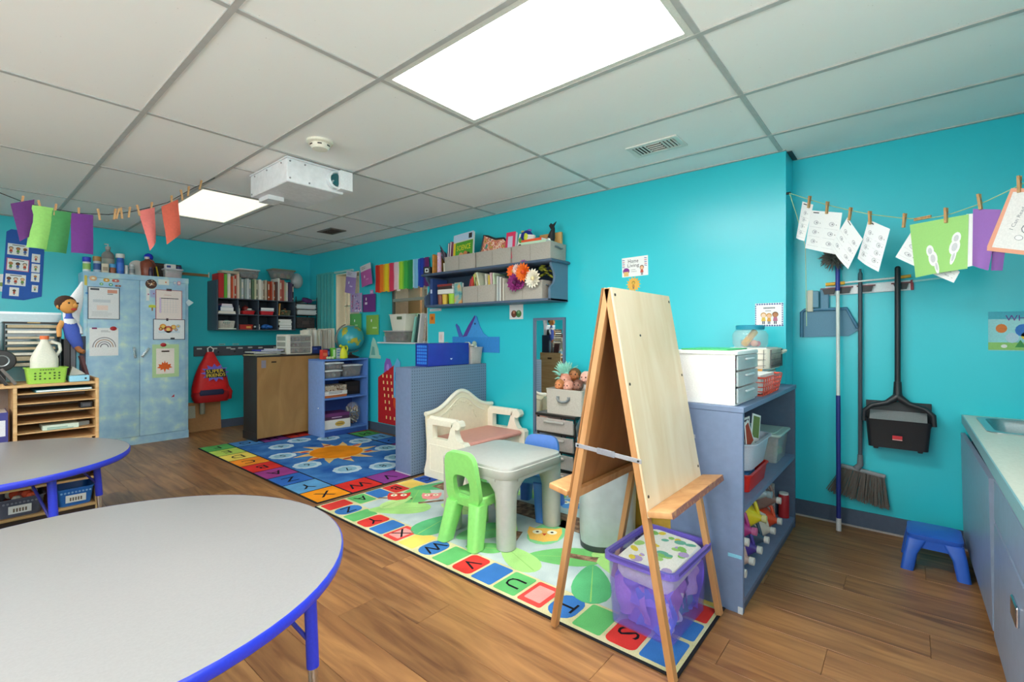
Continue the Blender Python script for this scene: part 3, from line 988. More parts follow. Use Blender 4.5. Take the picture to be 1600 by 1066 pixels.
owl(.66, 1.05, .20, '#efb75a', -1.0)
owl(.50, 2.36 - .10, .16, '#cf4038', -.8)
owl(.66, 1.98 + .1, .14, '#e28d8a', -.8)
owl(1.2, 1.2, .2, '#5a93c8', -.8)
# ------------------------------------------------------------------ round activity tables
def round_table(label, cx, cy, r, h, legs):
    t = thing('activity_table', label, 'table', (cx, cy, 0), 0, 'round classroom tables')
    MB().lathe([(r - .004, h - .026), (r - .004, h - .001), (r - .008, h)], 72).build('tabletop', LAMINATE, t, 50)
    MB().loft([circ(r - .004, h - .030, 72), circ(r, h - .026, 72), circ(r, h - .004, 72), circ(r - .004, h - .0005, 72)], cap0=False, cap1=False).build('edge_band', EDGEBLUE, t, 50)
    MB().cyl(r - .006, h - .032, h - .026, 72).build('underside', C('#5a4a3a', .8), t)
    for a, out in legs:
        x0, y0 = (r - .09) * math.cos(a), (r - .09) * math.sin(a)
        x1, y1 = (r - .09 + out) * math.cos(a), (r - .09 + out) * math.sin(a)
        lg = MB().tube([(x0, y0, h - .032), (x0 + (x1 - x0) * .55, y0 + (y1 - y0) * .55, h * .44)], .017, 14).build('leg', EDGEBLUE, t)
        MB().tube([(x0 + (x1 - x0) * .5, y0 + (y1 - y0) * .5, h * .47), (x1, y1, .015)], .0135, 14).build('leg_insert', CHROME, lg)
        MB().cyl(.020, 0, .018, 14, x1, y1).build('foot_cap', C('#7d7d80', .5), lg)
        MB().tube([((r - .25) * math.cos(a), (r - .25) * math.sin(a), h - .034), (x0 + (x1 - x0) * .42, y0 + (y1 - y0) * .42, h * .55)], .006, 8).build('leg_brace', C('#2c2f8e', .4), lg)
    return t
round_table('large grey round table with blue edge in the foreground', .222, 1.610, .618, .58, [(-.62, .02), (.95, .05), (2.52, .05), (4.1, .05)])
round_table('grey round table with blue edge in front of the wooden organizer', .085, 3.475, .575, .57, [(.36, .04), (-1.12, .04), (2.0, .05), (3.6, .05)])
# ------------------------------------------------------------------ play table
t = thing('play_table', 'grey plastic square children\'s table on the leaf rug', 'table', (2.205, 1.935, .0115))
S_ = .275
top_ = MB()
top_.loft([rr(2 * S_, 2 * S_, .075, .385, n=6), rr(2 * S_ + .012, 2 * S_ + .012, .08, .395, n=6), rr(2 * S_ + .012, 2 * S_ + .012, .08, .435, n=6), rr(2 * S_ - .002, 2 * S_ - .002, .075, .438, n=6),
           rr(2 * S_ - .002, 2 * S_ - .002, .075, .442, n=6), rr(2 * S_ - .006, 2 * S_ - .006, .075, .452, n=6), rr(2 * S_ - .03, 2 * S_ - .03, .07, .456, n=6)])
top_.build('tabletop', GREYPL, t, 50)
for sx in (-1, 1):
    for sy in (-1, 1):
        lp = MB()
        loops = []
        for z, w_, o_ in ((0, .105, .0), (.02, .108, .0), (.25, .112, .004), (.31, .122, .012), (.35, .16, .03), (.385, .22, .06)):
            c_ = S_ - w_ / 2 - .004
            loops.append(rr(w_, w_, min(.05, w_ / 2 - .005), z, sx * c_, sy * c_, 5))
        lp.loft(loops).build('leg', GREYPL, t, 50)
for a in range(4):
    M_ = Matrix.Rotation(a * PI / 2, 4, 'Z')
    MB().box(-S_ + .09, -S_ - .002, .372, S_ - .09, -S_ + .012, .392, M=M_).build('apron', GREYPL, t, 50)
disc(MB(), 0, 0, .03, GREYPL).build('moulded_mark', C('#b9bab6', .4), t, 0).location = (0, 0, .4562)
# ------------------------------------------------------------------ moulded chairs
def kid_chair(label, loc, rz, mat, seatmat, h=.50, sh=.265, w=.27):
    """seat opens towards local +X, back at local x=0"""
    t = thing('play_chair', label, 'chair', loc, rz)
    b = MB()
    # backrest plate with a grab hole, leaning back
    M_ = frame((0.015, 0, sh - .06), (0, 1, 0), (-.16, 0, 1))
    hh = h - sh + .06
    def outer(n=28):
        pts = []
        for i in range(n):
            a = 2 * PI * i / n
            c_, s_ = math.cos(a), math.sin(a)
            px = (w / 2) * (abs(c_) ** .45) * (1 if c_ >= 0 else -1)
            py = hh / 2 + hh / 2 * (abs(s_) ** .45) * (1 if s_ >= 0 else -1)
            px *= 1 - .14 * (py / hh)
            pts.append((px, py))
        return pts
    def inner(n=28):
        pts = []
        for i in range(n):
            a = 2 * PI * i / n
            c_, s_ = math.cos(a), math.sin(a)
            px = (w * .24) * (abs(c_) ** .6) * (1 if c_ >= 0 else -1)
            py = hh * .36 + hh * .22 * (abs(s_) ** .6) * (1 if s_ >= 0 else -1)
            pts.append((px, py))
        return pts
    b.ring(outer(), inner(), .032, M=M_)
    b.build('backrest', mat, t, 45)
    s = MB()
    s.loft([rr(w * .95, w * .95, .05, sh - .055, w / 2 + .02, 0, 5), rr(w * 1.0, w * 1.0, .05, sh - .035, w / 2 + .02, 0, 5), rr(w * 1.0, w * 1.0, .05, sh - .008, w / 2 + .02, 0, 5), rr(w * .92, w * .92, .05, sh, w / 2 + .02, 0, 5), rr(w * .8, w * .8, .05, sh - .006, w / 2 + .02, 0, 5)])
    s.build('seat', seatmat or mat, t, 45)
    for fx in (0, 1):
        for sy in (-1, 1):
            x0 = .045 if fx == 0 else w - .01
            x1 = -.015 if fx == 0 else w + .045
            y0, y1 = sy * (w / 2 - .045), sy * (w / 2 - .015)
            MB().loft([rr(.085, .07, .02, 0, x1, y1, 4), rr(.10, .085, .022, sh - .04, x0, y0, 4)]).build('leg', mat, t, 45)
    return t
kid_chair('bright green plastic chair pushed up to the play table', (1.865, 1.945, .0115), 0.06, C('#8fdd78', .38, scale=9, var=.04), None, .525, .27, .26)
kid_chair('blue plastic chair with light blue back at the far side of the play table', (2.70, 2.00, .0115), PI + .28, C('#4a7ed2', .38, scale=9, var=.04), C('#5a98cf', .38), .475, .27, .28)
# ------------------------------------------------------------------ divider unit with pegboard back
t = thing('divider_shelf', 'blue grey low divider unit with a pegboard back beside the bench', 'shelf unit', (2.478, 3.20, .0115))
L_, D_, H_ = .915, .21, .902
MB().rbox(0, 0, 0, .022, D_, H_, .002).build('end_panel', BLUEGREY, t)
MB().rbox(L_ - .022, 0, 0, L_, D_, H_, .002).build('end_panel', BLUEGREY, t)
MB().box(0, -.006, 0, L_, 0, H_).build('pegboard_back', PEG, t, 0)
for z in (.05, .33, .61, H_ - .022):
    MB().box(.022, 0, z, L_ - .022, D_, z + .022).build('shelf', BLUEGREY, t, 0)
MB().box(-.003, 0, 0, 0, D_, .008).build('floor_edge_strip', C('#c9b3c6', .6), t, 0)
# blue storage box
t = thing('storage_box', 'glossy blue plastic storage box lying on the divider unit', 'box', (2.68, 3.215, .9145))
MB().rbox(0, 0, 0, .50, .17, .205, .006, mat=C('#2a3aa8', .22, scale=3)).build('box_body', None, t)
gp = MB()
for i in range(5):
    for j in range(6):
        gp.box(-.004, .02 + i * .028, .02 + j * .029, .0, .02 + i * .028 + .02, .02 + j * .029 + .021)
gp.build('embossed_grid', C('#3a7fe0', .25), t)['kind'] = 'stuff'
MB().ring([(.0, 0), (0, .205), (.17, .205), (.17, 0)], [(.01, .01), (.01, .195), (.16, .195), (.16, .01)], .005, M=frame((-.001, .17, 0), (0, -1, 0), (0, 0, 1))).build('end_frame', C('#1d2c88', .3), t)
MB().prism([(0, 0), (.03, 0), (.022, -.010), (.015, -.014), (.008, -.010)], .0006, M=frame((.255, -.0002, .065), (1, 0, 0), (0, 0, 1))).build('small_mark', C('#c9d2f0', .4), t, 0)
# clear basket on divider
t = thing('clear_bin', 'clear plastic bin stuffed with white tissue on the end of the divider', 'bin', (3.285, 3.30, .9145))
tub(MB(), .17, .18, .16, .86, .02).build('bin_body', clear_plastic('bin_clear_pinkish', '#e5d8cf', .45, .3), t)
b = MB()
rnd = random.Random(5)
for i in range(26):
    x, y, z = rnd.uniform(-.05, .05), rnd.uniform(-.055, .055), rnd.uniform(.03, .20)
    b.ball(rnd.uniform(.016, .03), x, y, z, 6, 4, sz=rnd.uniform(.5, 1.2), mat=[PAPER, C('#e8e4da', .8), C('#d9c3b5', .8), C('#aebfa6', .8)][i % 4 if i % 3 else 0])
b.build('crumpled_tissue', None, t, 0)['kind'] = 'stuff'
# ------------------------------------------------------------------ storage bench
t = thing('storage_bench', 'cream plastic storage bench with a pink seat against the divider', 'bench', (2.56, 2.62, .0115))
BL, BD = .79, .50
def side_profile():
    return [(.0, 0), (.50, 0), (.505, .05), (.49, .08), (.478, .12), (.468, .42), (.465, .475), (.44, .49), (.16, .485), (.105, .50), (.07, .485), (.065, .455), (.085, .44), (.13, .435), (.13, .41), (.115, .37), (.085, .345), (.03, .335), (.012, .315), (.015, .27), (.02, .1)]
pr = side_profile()
def win(n):
    base = [(.20, .445), (.40, .445), (.40, .35), (.24, .35)]
    return base
for k, x in enumerate((0, BL - .055)):
    # side panel: solid with an arm window cut out -> lower panel + arm loop pieces
    M_ = frame((x, 0, 0), (0, 1, 0), (0, 0, 1))
    lowp = [(0.0, 0), (.50, 0), (.505, .05), (.49, .09), (.476, .14), (.470, .33), (.135, .33), (.085, .335), (.03, .335), (.010, .315), (.012, .27), (.018, .10)]
    s = MB()
    s.prism(lowp, .055, M=M_)
    s.prism([(.40, .33), (.470, .33), (.466, .475), (.44, .49), (.16, .486), (.16, .445), (.40, .440)], .055, M=M_)
    s.prism([(.135, .33), (.215, .33), (.175, .445), (.16, .486), (.105, .50), (.072, .488), (.062, .462), (.075, .442), (.10, .436), (.128, .44), (.128, .40), (.11, .36), (.085, .335)], .055, M=M_)
    s.build('side_panel', CREAM, t, 30)
    xo = -.004 if k == 0 else BL
    MB().ring([(.06, .05), (.44, .05), (.44, .28), (.06, .28)], [(.075, .065), (.425, .065), (.425, .265), (.075, .265)], .004, M=frame((xo + (0.004 if k else 0), 0, 0), (0, 1, 0), (0, 0, 1)) if k else frame((-.004, 0, 0), (0, 1, 0), (0, 0, 1))).build('panel_moulding', CREAM, t)
    MB().tube([(x - .004, .105, .466), (x + .059, .105, .466)], .036, 16).build('arm_scroll', CREAM, t)
    MB().tube([(x + .0275, .11, .488), (x + .0275, .45, .488)], .020, 10).build('arm_rail', CREAM, t)
# arched back
def arch(u):
    return .515 + .16 * (math.exp(-((u - .5) / .24) ** 2))
bk = MB()
N_ = 30
pts = [(.03, .10), (BL - .03, .10)] + [(BL - .0 - BL * i / N_, arch(1 - i / N_)) for i in range(N_ + 1)]
bk.prism(pts, .035, M=frame((0, BD - .005, 0), (1, 0, 0), (0, 0, 1)))
bk.build('backrest', C('#efe6c9', .42, scale=8, var=.03), t, 30)
MB().tube([(-.015 + (BL + .03) * i / N_, BD - .03, arch(i / N_) + .004) for i in range(N_ + 1)], .020, 10).build('top_moulding', CREAM, t, 60)
MB().tube([(.09 + (BL - .18) * i / N_, BD - .043, arch(.09 + .82 * i / N_) - .05) for i in range(N_ + 1)], .004, 6).build('relief_line', CREAM, t, 60)
orn = MB()
rnd = random.Random(2)
for i in range(11):
    u = .34 + .32 * i / 10
    orn.ball(.012, BL * u, BD - .042, arch(u) - .085 + .008 * math.sin(i * 2), 7, 5, sx=1.3, sy=.35, sz=.9)
for sx in (-1, 1):
    for i in range(5):
        orn.ball(.009, BL * (.5 + sx * (.18 + .012 * i)), BD - .042, arch(.5 + sx * .2) - .10 - .017 * i, 7, 5, sy=.35)
orn.build('floral_relief', C('#eee5c8', .42), t, 60)['kind'] = 'stuff'
st = MB()
st.rbox(.055, .03, .285, BL - .055, BD - .045, .325, .03, .014)
st.build('seat', C('#e09c8e', .4, scale=6, var=.03), t)
MB().box(.055, .075, .03, BL - .055, .095, .285).build('front_panel', CREAM, t, 0)
for z in (.12, .16, .20):
    MB().box(.10, .068, z, BL - .10, .075, z + .018).build('front_slat', C('#e09c8e', .4), t, 0)
MB().box(.055, .095, .03, BL - .055, BD - .045, .045).build('bottom_panel', CREAM, t, 0)
# ------------------------------------------------------------------ easel
ez = thing('easel', 'double-sided wooden A-frame easel in the middle foreground', 'easel', (1.845, .865, .0115))
EW, FO, AP, EH = .256, .258, .012, 1.362
for sgn in (-1, 1):
    y_ = Vector((0, -sgn * (FO - AP), EH)).normalized()
    Ln = math.hypot(FO - AP, EH)
    M_ = frame((0, sgn * FO, 0), (-sgn * -1, 0, 0) if sgn < 0 else (-1, 0, 0), y_)
    if sgn < 0:
        M_ = frame((0, -FO, 0), (1, 0, 0), y_)
    pb = .60
    for sx in (-1, 1):
        MB().rbox(sx * EW - .015, 0, -.024, sx * EW + .015, Ln, 0, .002, .001, M=M_).build('leg', PINE, ez)
    MB().box(-EW + .015, pb - .045, -.022, EW - .015, pb - .012, -.002, M=M_).build('lower_rail', PINE, ez, 0)
    MB().box(-EW + .015, Ln - .04, -.022, EW - .015, Ln, -.002, M=M_).build('upper_rail', PINE, ez, 0)
    if sgn < 0:
        pnl = MB().box(-EW - .016, pb - .05, .001, EW + .016, Ln - .002, .009, M=M_).build('painting_board', EASELPLY, ez, 0)
    else:
        pnl = MB().box(-EW - .016, pb - .05, .001, EW + .016, Ln - .002, .009, M=M_).build('painting_board', EASELBACK, ez, 0)
    MB().rbox(-EW - .03, pb - .045, .0095, EW + .03, pb - .022, .098, .004, .003, M=M_).build('paint_tray', PINE, ez)
    if sgn < 0:
        MB().box(-EW - .028, pb - .046, .0982, EW + .026, pb - .023, .0992, M=M_).build('tray_edge_stain', blotch('paint_stained_edge', ['#b07858', '#8a5a58', '#c99668'], 40, .7), ez, 0)
    for (sx, yy) in ((-1, pb + .02), (1, pb + .02), (-1, 1.02), (1, 1.02), (-1, Ln - .03), (1, Ln - .03)):
        MB().lathe([(.006, .009), (.005, .0115), (.002, .0125)], 8, sx * EW, yy, M=M_).build('screw_head', C('#5a5148', .4, metal=.7), pnl)
    MB().lathe([(.005, .009), (.004, .0115)], 8, -.10, 1.20, M=M_).build('screw_head', BLACK, pnl)
for sx in (-1, 1):
    k0, k1 = .745 / EH, .725 / EH
    yA = FO - (FO - AP) * k0 + .012
    yB = -(FO - (FO - AP) * k1) - .012
    x = sx * (EW + .017)
    M_ = frame((x, yA, .755), (0, yB - yA, -.02), (0, 0, 1))
    Lb = math.hypot(yA - yB, .02)
    br_ = MB().rbox(0, -.008, -.0015, Lb, .008, .0015, .002, .0005, M=M_).build('folding_brace', C('#b9bcc2', .35, metal=.7), ez)
    MB().rbox(Lb * .35, -.011, -.004, Lb * .62, .011, .003, .002, .0005, M=M_).build('brace_joint', C('#a7abb5', .35, metal=.7), br_)
    for q in (.012, Lb - .012):
        MB().cyl(.004, -.004, .004, 8, q, 0, M=M_).build('rivet', BLACK, br_)
# ------------------------------------------------------------------ purple bin with blanket and clothes
t = thing('storage_bin', 'translucent purple bin of clothes with a folded blanket under the easel', 'bin', (1.935, .815, .0115), -.03)
tub(MB(), .385, .285, .285, .92, .025, .004, .014, lip=.012).build('bin_body', PURPLEPL, t)
MB().loft([rr(.413, .313, .039, .262, n=4), rr(.413, .313, .039, .287, n=4), rr(.385, .285, .026, .287, n=4), rr(.385, .285, .026, .262, n=4)], close=True).build('bin_rim', C('#7a6ad0', .3), t, 50)
bl = MB()
bl.loft([rr(.31, .215, .03, .20), rr(.335, .245, .04, .225), rr(.335, .245, .04, .27), rr(.31, .22, .04, .285)], M=T(0, 0, 0, 0, .05, -.06))
bl.build('folded_blanket', C('#f2f2ea', .9, bump=.4), t)
pr_ = MB()
rnd = random.Random(12)
for i in range(34):
    x, y = rnd.uniform(-.14, .14), rnd.uniform(-.095, .095)
    c_ = [C('#8fcb6a', .9), C('#a9d67e', .9), C('#e9d24c', .9), C('#6fb8a0', .9), C('#b9a6d6', .9)][i % 5]
    disc(pr_, x, y, rnd.uniform(.012, .026), c_, 10, rnd.uniform(.5, 1), .2856 + i * .00005, rnd.uniform(0, 3))
pr_.build('blanket_print', None, t, 0, M=T(0, 0, 0, 0, .05, -.06))['kind'] = 'stuff'
cols_ = ['#8a6fe0', '#d79be8', '#f6f0f8', '#2f7fb8', '#a98af0', '#e6c7f4', '#3a8fc0', '#c070d8']
for k, (x0, x1, z0, z1, sd, c_) in enumerate(((-.16, .02, .05, .20, 0, '#c98ae0'), (-.165, -.04, .02, .13, 0, '#efe9fa'), (-.05, .10, .015, .12, 0, '#2f8fb8'), (.0, .165, .09, .21, 0, '#d6b4ee'), (.05, .165, .012, .10, 0, '#4a72e6'), (-.12, .02, .012, .16, 1, '#5a7ae8'), (-.02, .12, .03, .20, 1, '#b98ae4'), (-.12, .12, .10, .22, 1, '#8f7ae8'), (-.13, .13, .015, .20, 2, '#7a62d8'))):
    ph = k * 1.7
    def cloth(u, v, x0=x0, x1=x1, z0=z0, z1=z1, sd=sd, ph=ph, k=k):
        a_ = x0 + (x1 - x0) * u + .012 * math.sin(v * 5 + ph)
        z_ = z0 + (z1 - z0) * v + .016 * math.sin(u * 7 + ph) * (.3 + v)
        o_ = .010 * math.sin(u * 9 + ph) + .008 * math.sin(v * 8 + 2 * ph) + .004 * (k % 3)
        q_ = .86 + .12 * z_ / .285
        return (a_, -.142 * q_ + .022 + o_, max(z_, .008)) if sd == 0 else (-.19 * q_ + .024 + o_, a_, max(z_, .008)) if sd == 1 else (.19 * q_ - .024 - o_, a_, max(z_, .008))
    MB().sheet(cloth, 14, 10).build('garment', C(c_, .9, scale=40, var=.1), t, 80)
MB().loft([rr(.27, .17, .03, .008), rr(.28, .18, .03, .19)]).build('clothes_pile', C('#8a70dc', .9, bump=.5), t)
# ------------------------------------------------------------------ trash can
t = thing('trash_can', 'tall grey rounded trash can with a black lid behind the easel', 'trash can', (2.42, 1.33, .0115), .60)
MB().loft([rr(.30, .30, .10, .03, n=8), rr(.315, .315, .11, .30, n=8), rr(.32, .32, .11, .60, n=8)]).build('can_body', C('#b9c2c4', .38, metal=.15, scale=4), t, 50)
MB().loft([rr(.30, .30, .10, 0, n=8), rr(.306, .306, .105, .03, n=8)]).build('base_ring', C('#3c4246', .5), t, 50)
MB().loft([rr(.325, .325, .11, .52, n=8), rr(.335, .335, .11, .60, n=8), rr(.33, .33, .11, .607, n=8), rr(.26, .26, .10, .607, n=8)], cap0=False, cap1=False).build('liner_bag', C('#e8ebee', .5), t, 50)
MB().loft([rr(.34, .34, .12, .608, n=8), rr(.35, .35, .12, .64, n=8), rr(.30, .30, .12, .70, n=8), rr(.16, .16, .07, .725, n=8)]).build('lid', C('#20262b', .4), t, 50)
# yellow cabinet
t = thing('play_cabinet', 'mustard yellow low cabinet standing between trash can and bookcase', 'cabinet', (2.62, .93, .0115))
MB().rbox(0, 0, 0, .30, .36, .55, .006).build('cabinet_body', C('#d2a73c', .5, scale=6), t)
MB().rbox(-.012, .02, .06, 0, .34, .52, .004).build('cabinet_door', C('#d8ae44', .5, scale=6), t)
MB().ball(.012, -.02, .06, .32).build('door_knob', C('#8a6a24', .4), t)
# ------------------------------------------------------------------ bookcase
bk = thing('bookcase', 'blue grey two-shelf bookcase beside the easel, ending at the wall corner', 'bookcase', (2.175, .545, 0))
BW, BDp, BH = 1.215, .315, .885
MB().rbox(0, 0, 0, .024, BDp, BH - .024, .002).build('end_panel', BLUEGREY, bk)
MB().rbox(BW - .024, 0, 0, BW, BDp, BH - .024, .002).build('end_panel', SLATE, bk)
MB().rbox(-.002, -.004, BH - .024, BW, BDp, BH, .002).build('top_board', BLUEGREY, bk)
MB().box(.024, .0, .43, BW - .024, BDp - .012, .452).build('shelf', BLUEGREY, bk, 0)
MB().box(.024, .0, .04, BW - .024, BDp - .012, .062).build('shelf', BLUEGREY, bk, 0)
MB().box(.024, .006, 0, BW - .024, .024, .04).build('kick_board', SLATE, bk, 0)
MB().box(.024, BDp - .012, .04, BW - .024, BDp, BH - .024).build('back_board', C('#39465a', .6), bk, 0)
MB().box(-.0006, .004, .235, .0002, .06, .25).build('paint_chip', C('#7fc3dc', .5), bk, 0)
MB().box(-.0008, .0, .0, .0002, .02, .03).build('worn_corner', C('#c8ccd0', .6), bk, 0)
# paint jugs lying with caps to the front
def jug(label, x, z, body, cap, r=.073, l=.27, handle=True, rot=0.0, y0=.563):
    t = thing('paint_jug', label, 'jug', (x, y0, z), rot, 'paint jugs on the bookcase floor')
    # axis along +Y, neck towards -Y
    M_ = frame((0, 0, 0), (1, 0, 0), (0, 0, 1)) @ Matrix.Rotation(PI, 4, 'X')
    M2 = Matrix.Rotation(-PI / 2, 4, 'X')      # local z -> world +y
    b = MB()
    b.loft([rr(.030, .030, .0149, .015, n=4), rr(.034, .034, .0168, .026, n=4), rr(1.5 * r, 1.3 * r, .5 * r, .065, n=4), rr(2 * r, 1.7 * r, .45 * r, .10, n=4), rr(2 * r, 1.7 * r, .45 * r, l - .01, n=4), rr(1.8 * r, 1.5 * r, .4 * r, l, n=4)], M=M2)
    b.build('jug_body', C(body, .35, scale=9, var=.04), t, 40)
    c = MB()
    c.cyl(.0185, -.004, .017, 14, M=M2)
    c.build('cap', C(cap, .4), t)
    if handle:
        MB().tube([(0, .035, .02), (0, .05, .85 * r + .012), (0, .09, .85 * r + .026), (0, .13, .85 * r + .014), (0, .15, .8 * r)], .010, 8).build('handle', C(body, .35, scale=9, var=.04), t, 60)
    return t
JW = '#eceae4'
for (lab, x, z, b_, c_) in (
    ('teal paint jug lying nearest the bookcase end, on the floor shelf', 2.285, .126, '#2fa0ae', JW),
    ('tan paint jug lying on the floor shelf beside the teal one', 2.43, .126, '#c3a69c', JW),
    ('deep purple paint jug lying on the floor shelf', 2.58, .126, '#4d3a92', JW),
    ('dark slate paint jug lying on the floor shelf', 2.73, .126, '#3a5064', JW),
    ('cream white paint jug lying on the floor shelf', 2.88, .126, '#cfc6b8', JW),
    ('orange paint jug lying near the far end of the floor shelf', 3.05, .126, '#e2512b', JW),
    ('violet paint jug stacked above the teal and tan ones', 2.33, .250, '#6a58c4', JW),
    ('magenta paint jug stacked in the second layer', 2.48, .250, '#a8387f', '#d978a8'),
    ('bright yellow paint jug stacked in the second layer', 2.68, .250, '#e3d22a', '#efe6a0'),
    ('brown grey paint jug stacked above the orange one', 3.03, .250, '#8a6f68', JW),
    ('pale blue grey paint jug on top of the jug pile', 2.80, .350, '#9fb2bb', '#9fb2bb')):
    jug(lab, x, z + .003, b_, c_) if z < .3 else jug(lab, x, .346, b_, c_, .056, .26, False)
for k, (z, lab) in enumerate(((.064, 'white printed carton at the back of the bookcase floor'), (.164, 'white printed carton stacked on the lower carton in the bookcase'))):
    t = thing('carton', lab, 'box', (3.255, .735, z), .06 * k)
    MB().rbox(-.07, -.09, 0, .07, .09, .098, .003).build('carton_body', C('#cfc9c2', .8), t)
    d = MB()
    lines(d, .02, .07, .12, 4, .014, C('#5a5a60', .8), .006, 3 + k)
    d.build('printed_text', None, t, 0, M=frame((-.07, -.0906, 0), (1, 0, 0), (0, 0, 1)))
t = thing('canister', 'red canister standing behind the orange jug in the bookcase', 'can', (3.335, .60, .064))
MB().lathe([(.03, 0), (.03, .13), (.026, .14)], 16).build('can_body', C('#b3242c', .4), t)
MB().cyl(.026, .14, .15, 16).build('lid', WHITE, t)
# middle shelf: red tray, white tub with picture cards, clear lidded bin
t = thing('tray', 'red plastic tray under the white tub on the bookcase shelf', 'tray', (2.575, .69, .4535))
tub(MB(), .36, .24, .085, .92, .02).build('tray_body', C('#d0281f', .35), t)
MB().box(-.12, -.09, .03, .04, .09, .07).build('booklet', C('#4a8ac8', .6), t, 0)
t = thing('tub', 'pale blue white dish tub full of picture cards on the bookcase shelf', 'bin', (2.62, .69, .5400))
tub(MB(), .40, .25, .135, .84, .06, .004, .012, n=5).build('tub_body', C('#c9d3e2', .35), t, 50)
rnd = random.Random(21)
for i in range(14):
    cc = MB()
    w, h = rnd.uniform(.09, .13), rnd.uniform(.11, .15)
    M_ = T(rnd.uniform(-.13, .13), -.085 + i * .0125, .15 + rnd.uniform(.0, .06), rnd.uniform(-.3, .3), rnd.uniform(-.5, .1), rnd.uniform(-.4, .4))
    cc.box(-w / 2, -.002, -h / 2, w / 2, .002, h / 2, PAPER, M_)
    cc.box(-w / 2 + .01, -.0028, -h / 2 + .02, w / 2 - .01, -.0021, h / 2 - .01, [C('#7a8a4a', .7), C('#b5472f', .7), C('#d8d4cc', .7), C('#4a4a58', .7), C('#8f9a86', .7)][i % 5], M_)
    cc.build('picture_card', None, t, 0)
lidbox('lidded_bin', 'clear lidded bin with mint lid at the far end of the bookcase shelf', 'bin', (3.19, .69, .4535), 0, .30, .23, .155, CLEAR, C('#c8dcd4', .4), [C('#8fae5a', .7), C('#c98f5a', .7), C('#7fa06a', .7)])
# on top of the bookcase
t = thing('drawer_unit', 'white three-drawer plastic unit on top of the bookcase', 'drawer unit', (2.195, .57, .8855))
DW, DD, DH = .36, .285, .24
sh = MB()
sh.rbox(0, .012, 0, DW, DD, .006, .01, .002).box(0, .012, .006, .006, DD, DH - .006).box(DW - .006, .012, .006, DW, DD, DH - .006).box(0, DD - .006, .006, DW, DD, DH - .006)
sh.rbox(-.004, .0, DH - .018, DW + .004, DD, DH, .012, .003)
sh.build('drawer_case', C('#f2f2f0', .45), t)
for k in range(3):
    z = .010 + k * .072
    d = MB().rbox(.008, .0, z, DW - .008, .01, z + .066, .004).build('drawer', FROST, t)
    MB().rbox(DW / 2 - .07, -.012, z + .042, DW / 2 + .07, .0, z + .052, .004).build('pull', C('#dfe6ea', .4), d)
    b = MB()
    rnd = random.Random(k)
    for i in range(14):
        s0 = rnd.uniform(.012, .022)
        b.ball(s0, rnd.uniform(.04, DW - .04), rnd.uniform(.03, .2), z + s0 + .004, 6, 4, mat=[C('#c9b89a', .7), C('#d26a5a', .7), C('#8a96a4', .7), C('#d98aa8', .7)][(i + k) % 4])
    b.build('contents', None, d)['kind'] = 'stuff'
t = thing('mat', 'green plastic sheet lying on the white drawer unit', 'plastic sheet', (2.37, .72, 1.1258))
MB().rbox(-.15, -.11, 0, .15, .11, .006, .01, .002).build('sheet', C('#3fae62', .4), t)
zz = .8855
for k, (c_, lab) in enumerate((('#2f7f78', 'lowest teal picture book in the stack by the wall corner'), ('#3d8f6a', 'green picture book second in the stack by the wall corner'), ('#d98f3c', 'orange picture book third in the stack by the wall corner'), ('#2f6f6a', 'dark green picture book fourth in the stack by the wall corner'), ('#e0a94c', 'golden picture book on top of the stack by the wall corner'))):
    flatbook('picture_book', lab, (3.205, .755, zz), .35, .20, .022, C(c_, .5), .03 * (k % 3 - 1), 'picture books stacked on the bookcase')
    zz += .0222
# red basket with open mesh sides
def mesh_basket(name, label, loc, w, d, h, mat, nx, nz, taper=.82, group=None, rz=0):
    t = thing(name, label, 'basket', loc, rz, group)
    b = MB()
    bot, top_ = rr(w * taper, d * taper, .012, .002, n=2), rr(w, d, .015, h, n=2)
    b.tube([p for p in top_], .0055, 6, closed=True)
    b.build('rim', mat, t, 60)
    b = MB()
    b.loft([rr(w * taper, d * taper, .012, 0, n=2), rr(w * taper, d * taper, .012, .004, n=2)])
    b.build('base', mat, t)
    b = MB()
    for k in range(1, nz):
        f = k / nz
        s = taper + (1 - taper) * f
        b.tube(rr(w * s, d * s, .012, h * f, n=2), .0028, 5, closed=True)
    n = nx
    for i in range(n + 1):
        for (sx, sy, L) in ((0, -1, 0), (0, 1, 0)):
            x = -w / 2 + w * i / n
            b.tube([(x * taper, sy * d / 2 * taper, .002), (x, sy * d / 2, h)], .0028, 5)
    m = max(2, int(n * d / w))
    for i in range(1, m):
        for sx in (-1, 1):
            y = -d / 2 + d * i / m
            b.tube([(sx * w / 2 * taper, y * taper, .002), (sx * w / 2, y, h)], .0028, 5)
    b.build('lattice', mat, t, 60)['kind'] = 'stuff'
    return t
t = mesh_basket('basket', 'small red open-sided basket at the edge of the bookcase top', (2.80, .625, .8856), .42, .15, .095, C('#e2543f', .4), 9, 4)
MB().box(-.15, -.045, .01, .15, .045, .104).build('paper_stack', PAPER, t, 0)
t = thing('fabric_basket', 'white fabric basket with a black grid print on the stacked books', 'basket', (3.19, .735, .9970), 0)
tub(MB(), .345, .25, .118, .95, .05, .006, .004, n=4).build('basket_body', C('#ece6d6', .85), t, 50)
g = MB()
for i in range(9):
    x = -.15 + i * .0375
    g.box(x, -.1265, .006, x + .0012, -.1205, .112)
for k in range(3):
    g.box(-.15, -.1265, .02 + k * .034, .15, -.1205, .0212 + k * .034)
for i in range(5):
    y = -.09 + i * .042
    g.box(-.1745, y, .006, -.169, y + .0012, .112)
    g.box(.169, y, .006, .1745, y + .0012, .112)
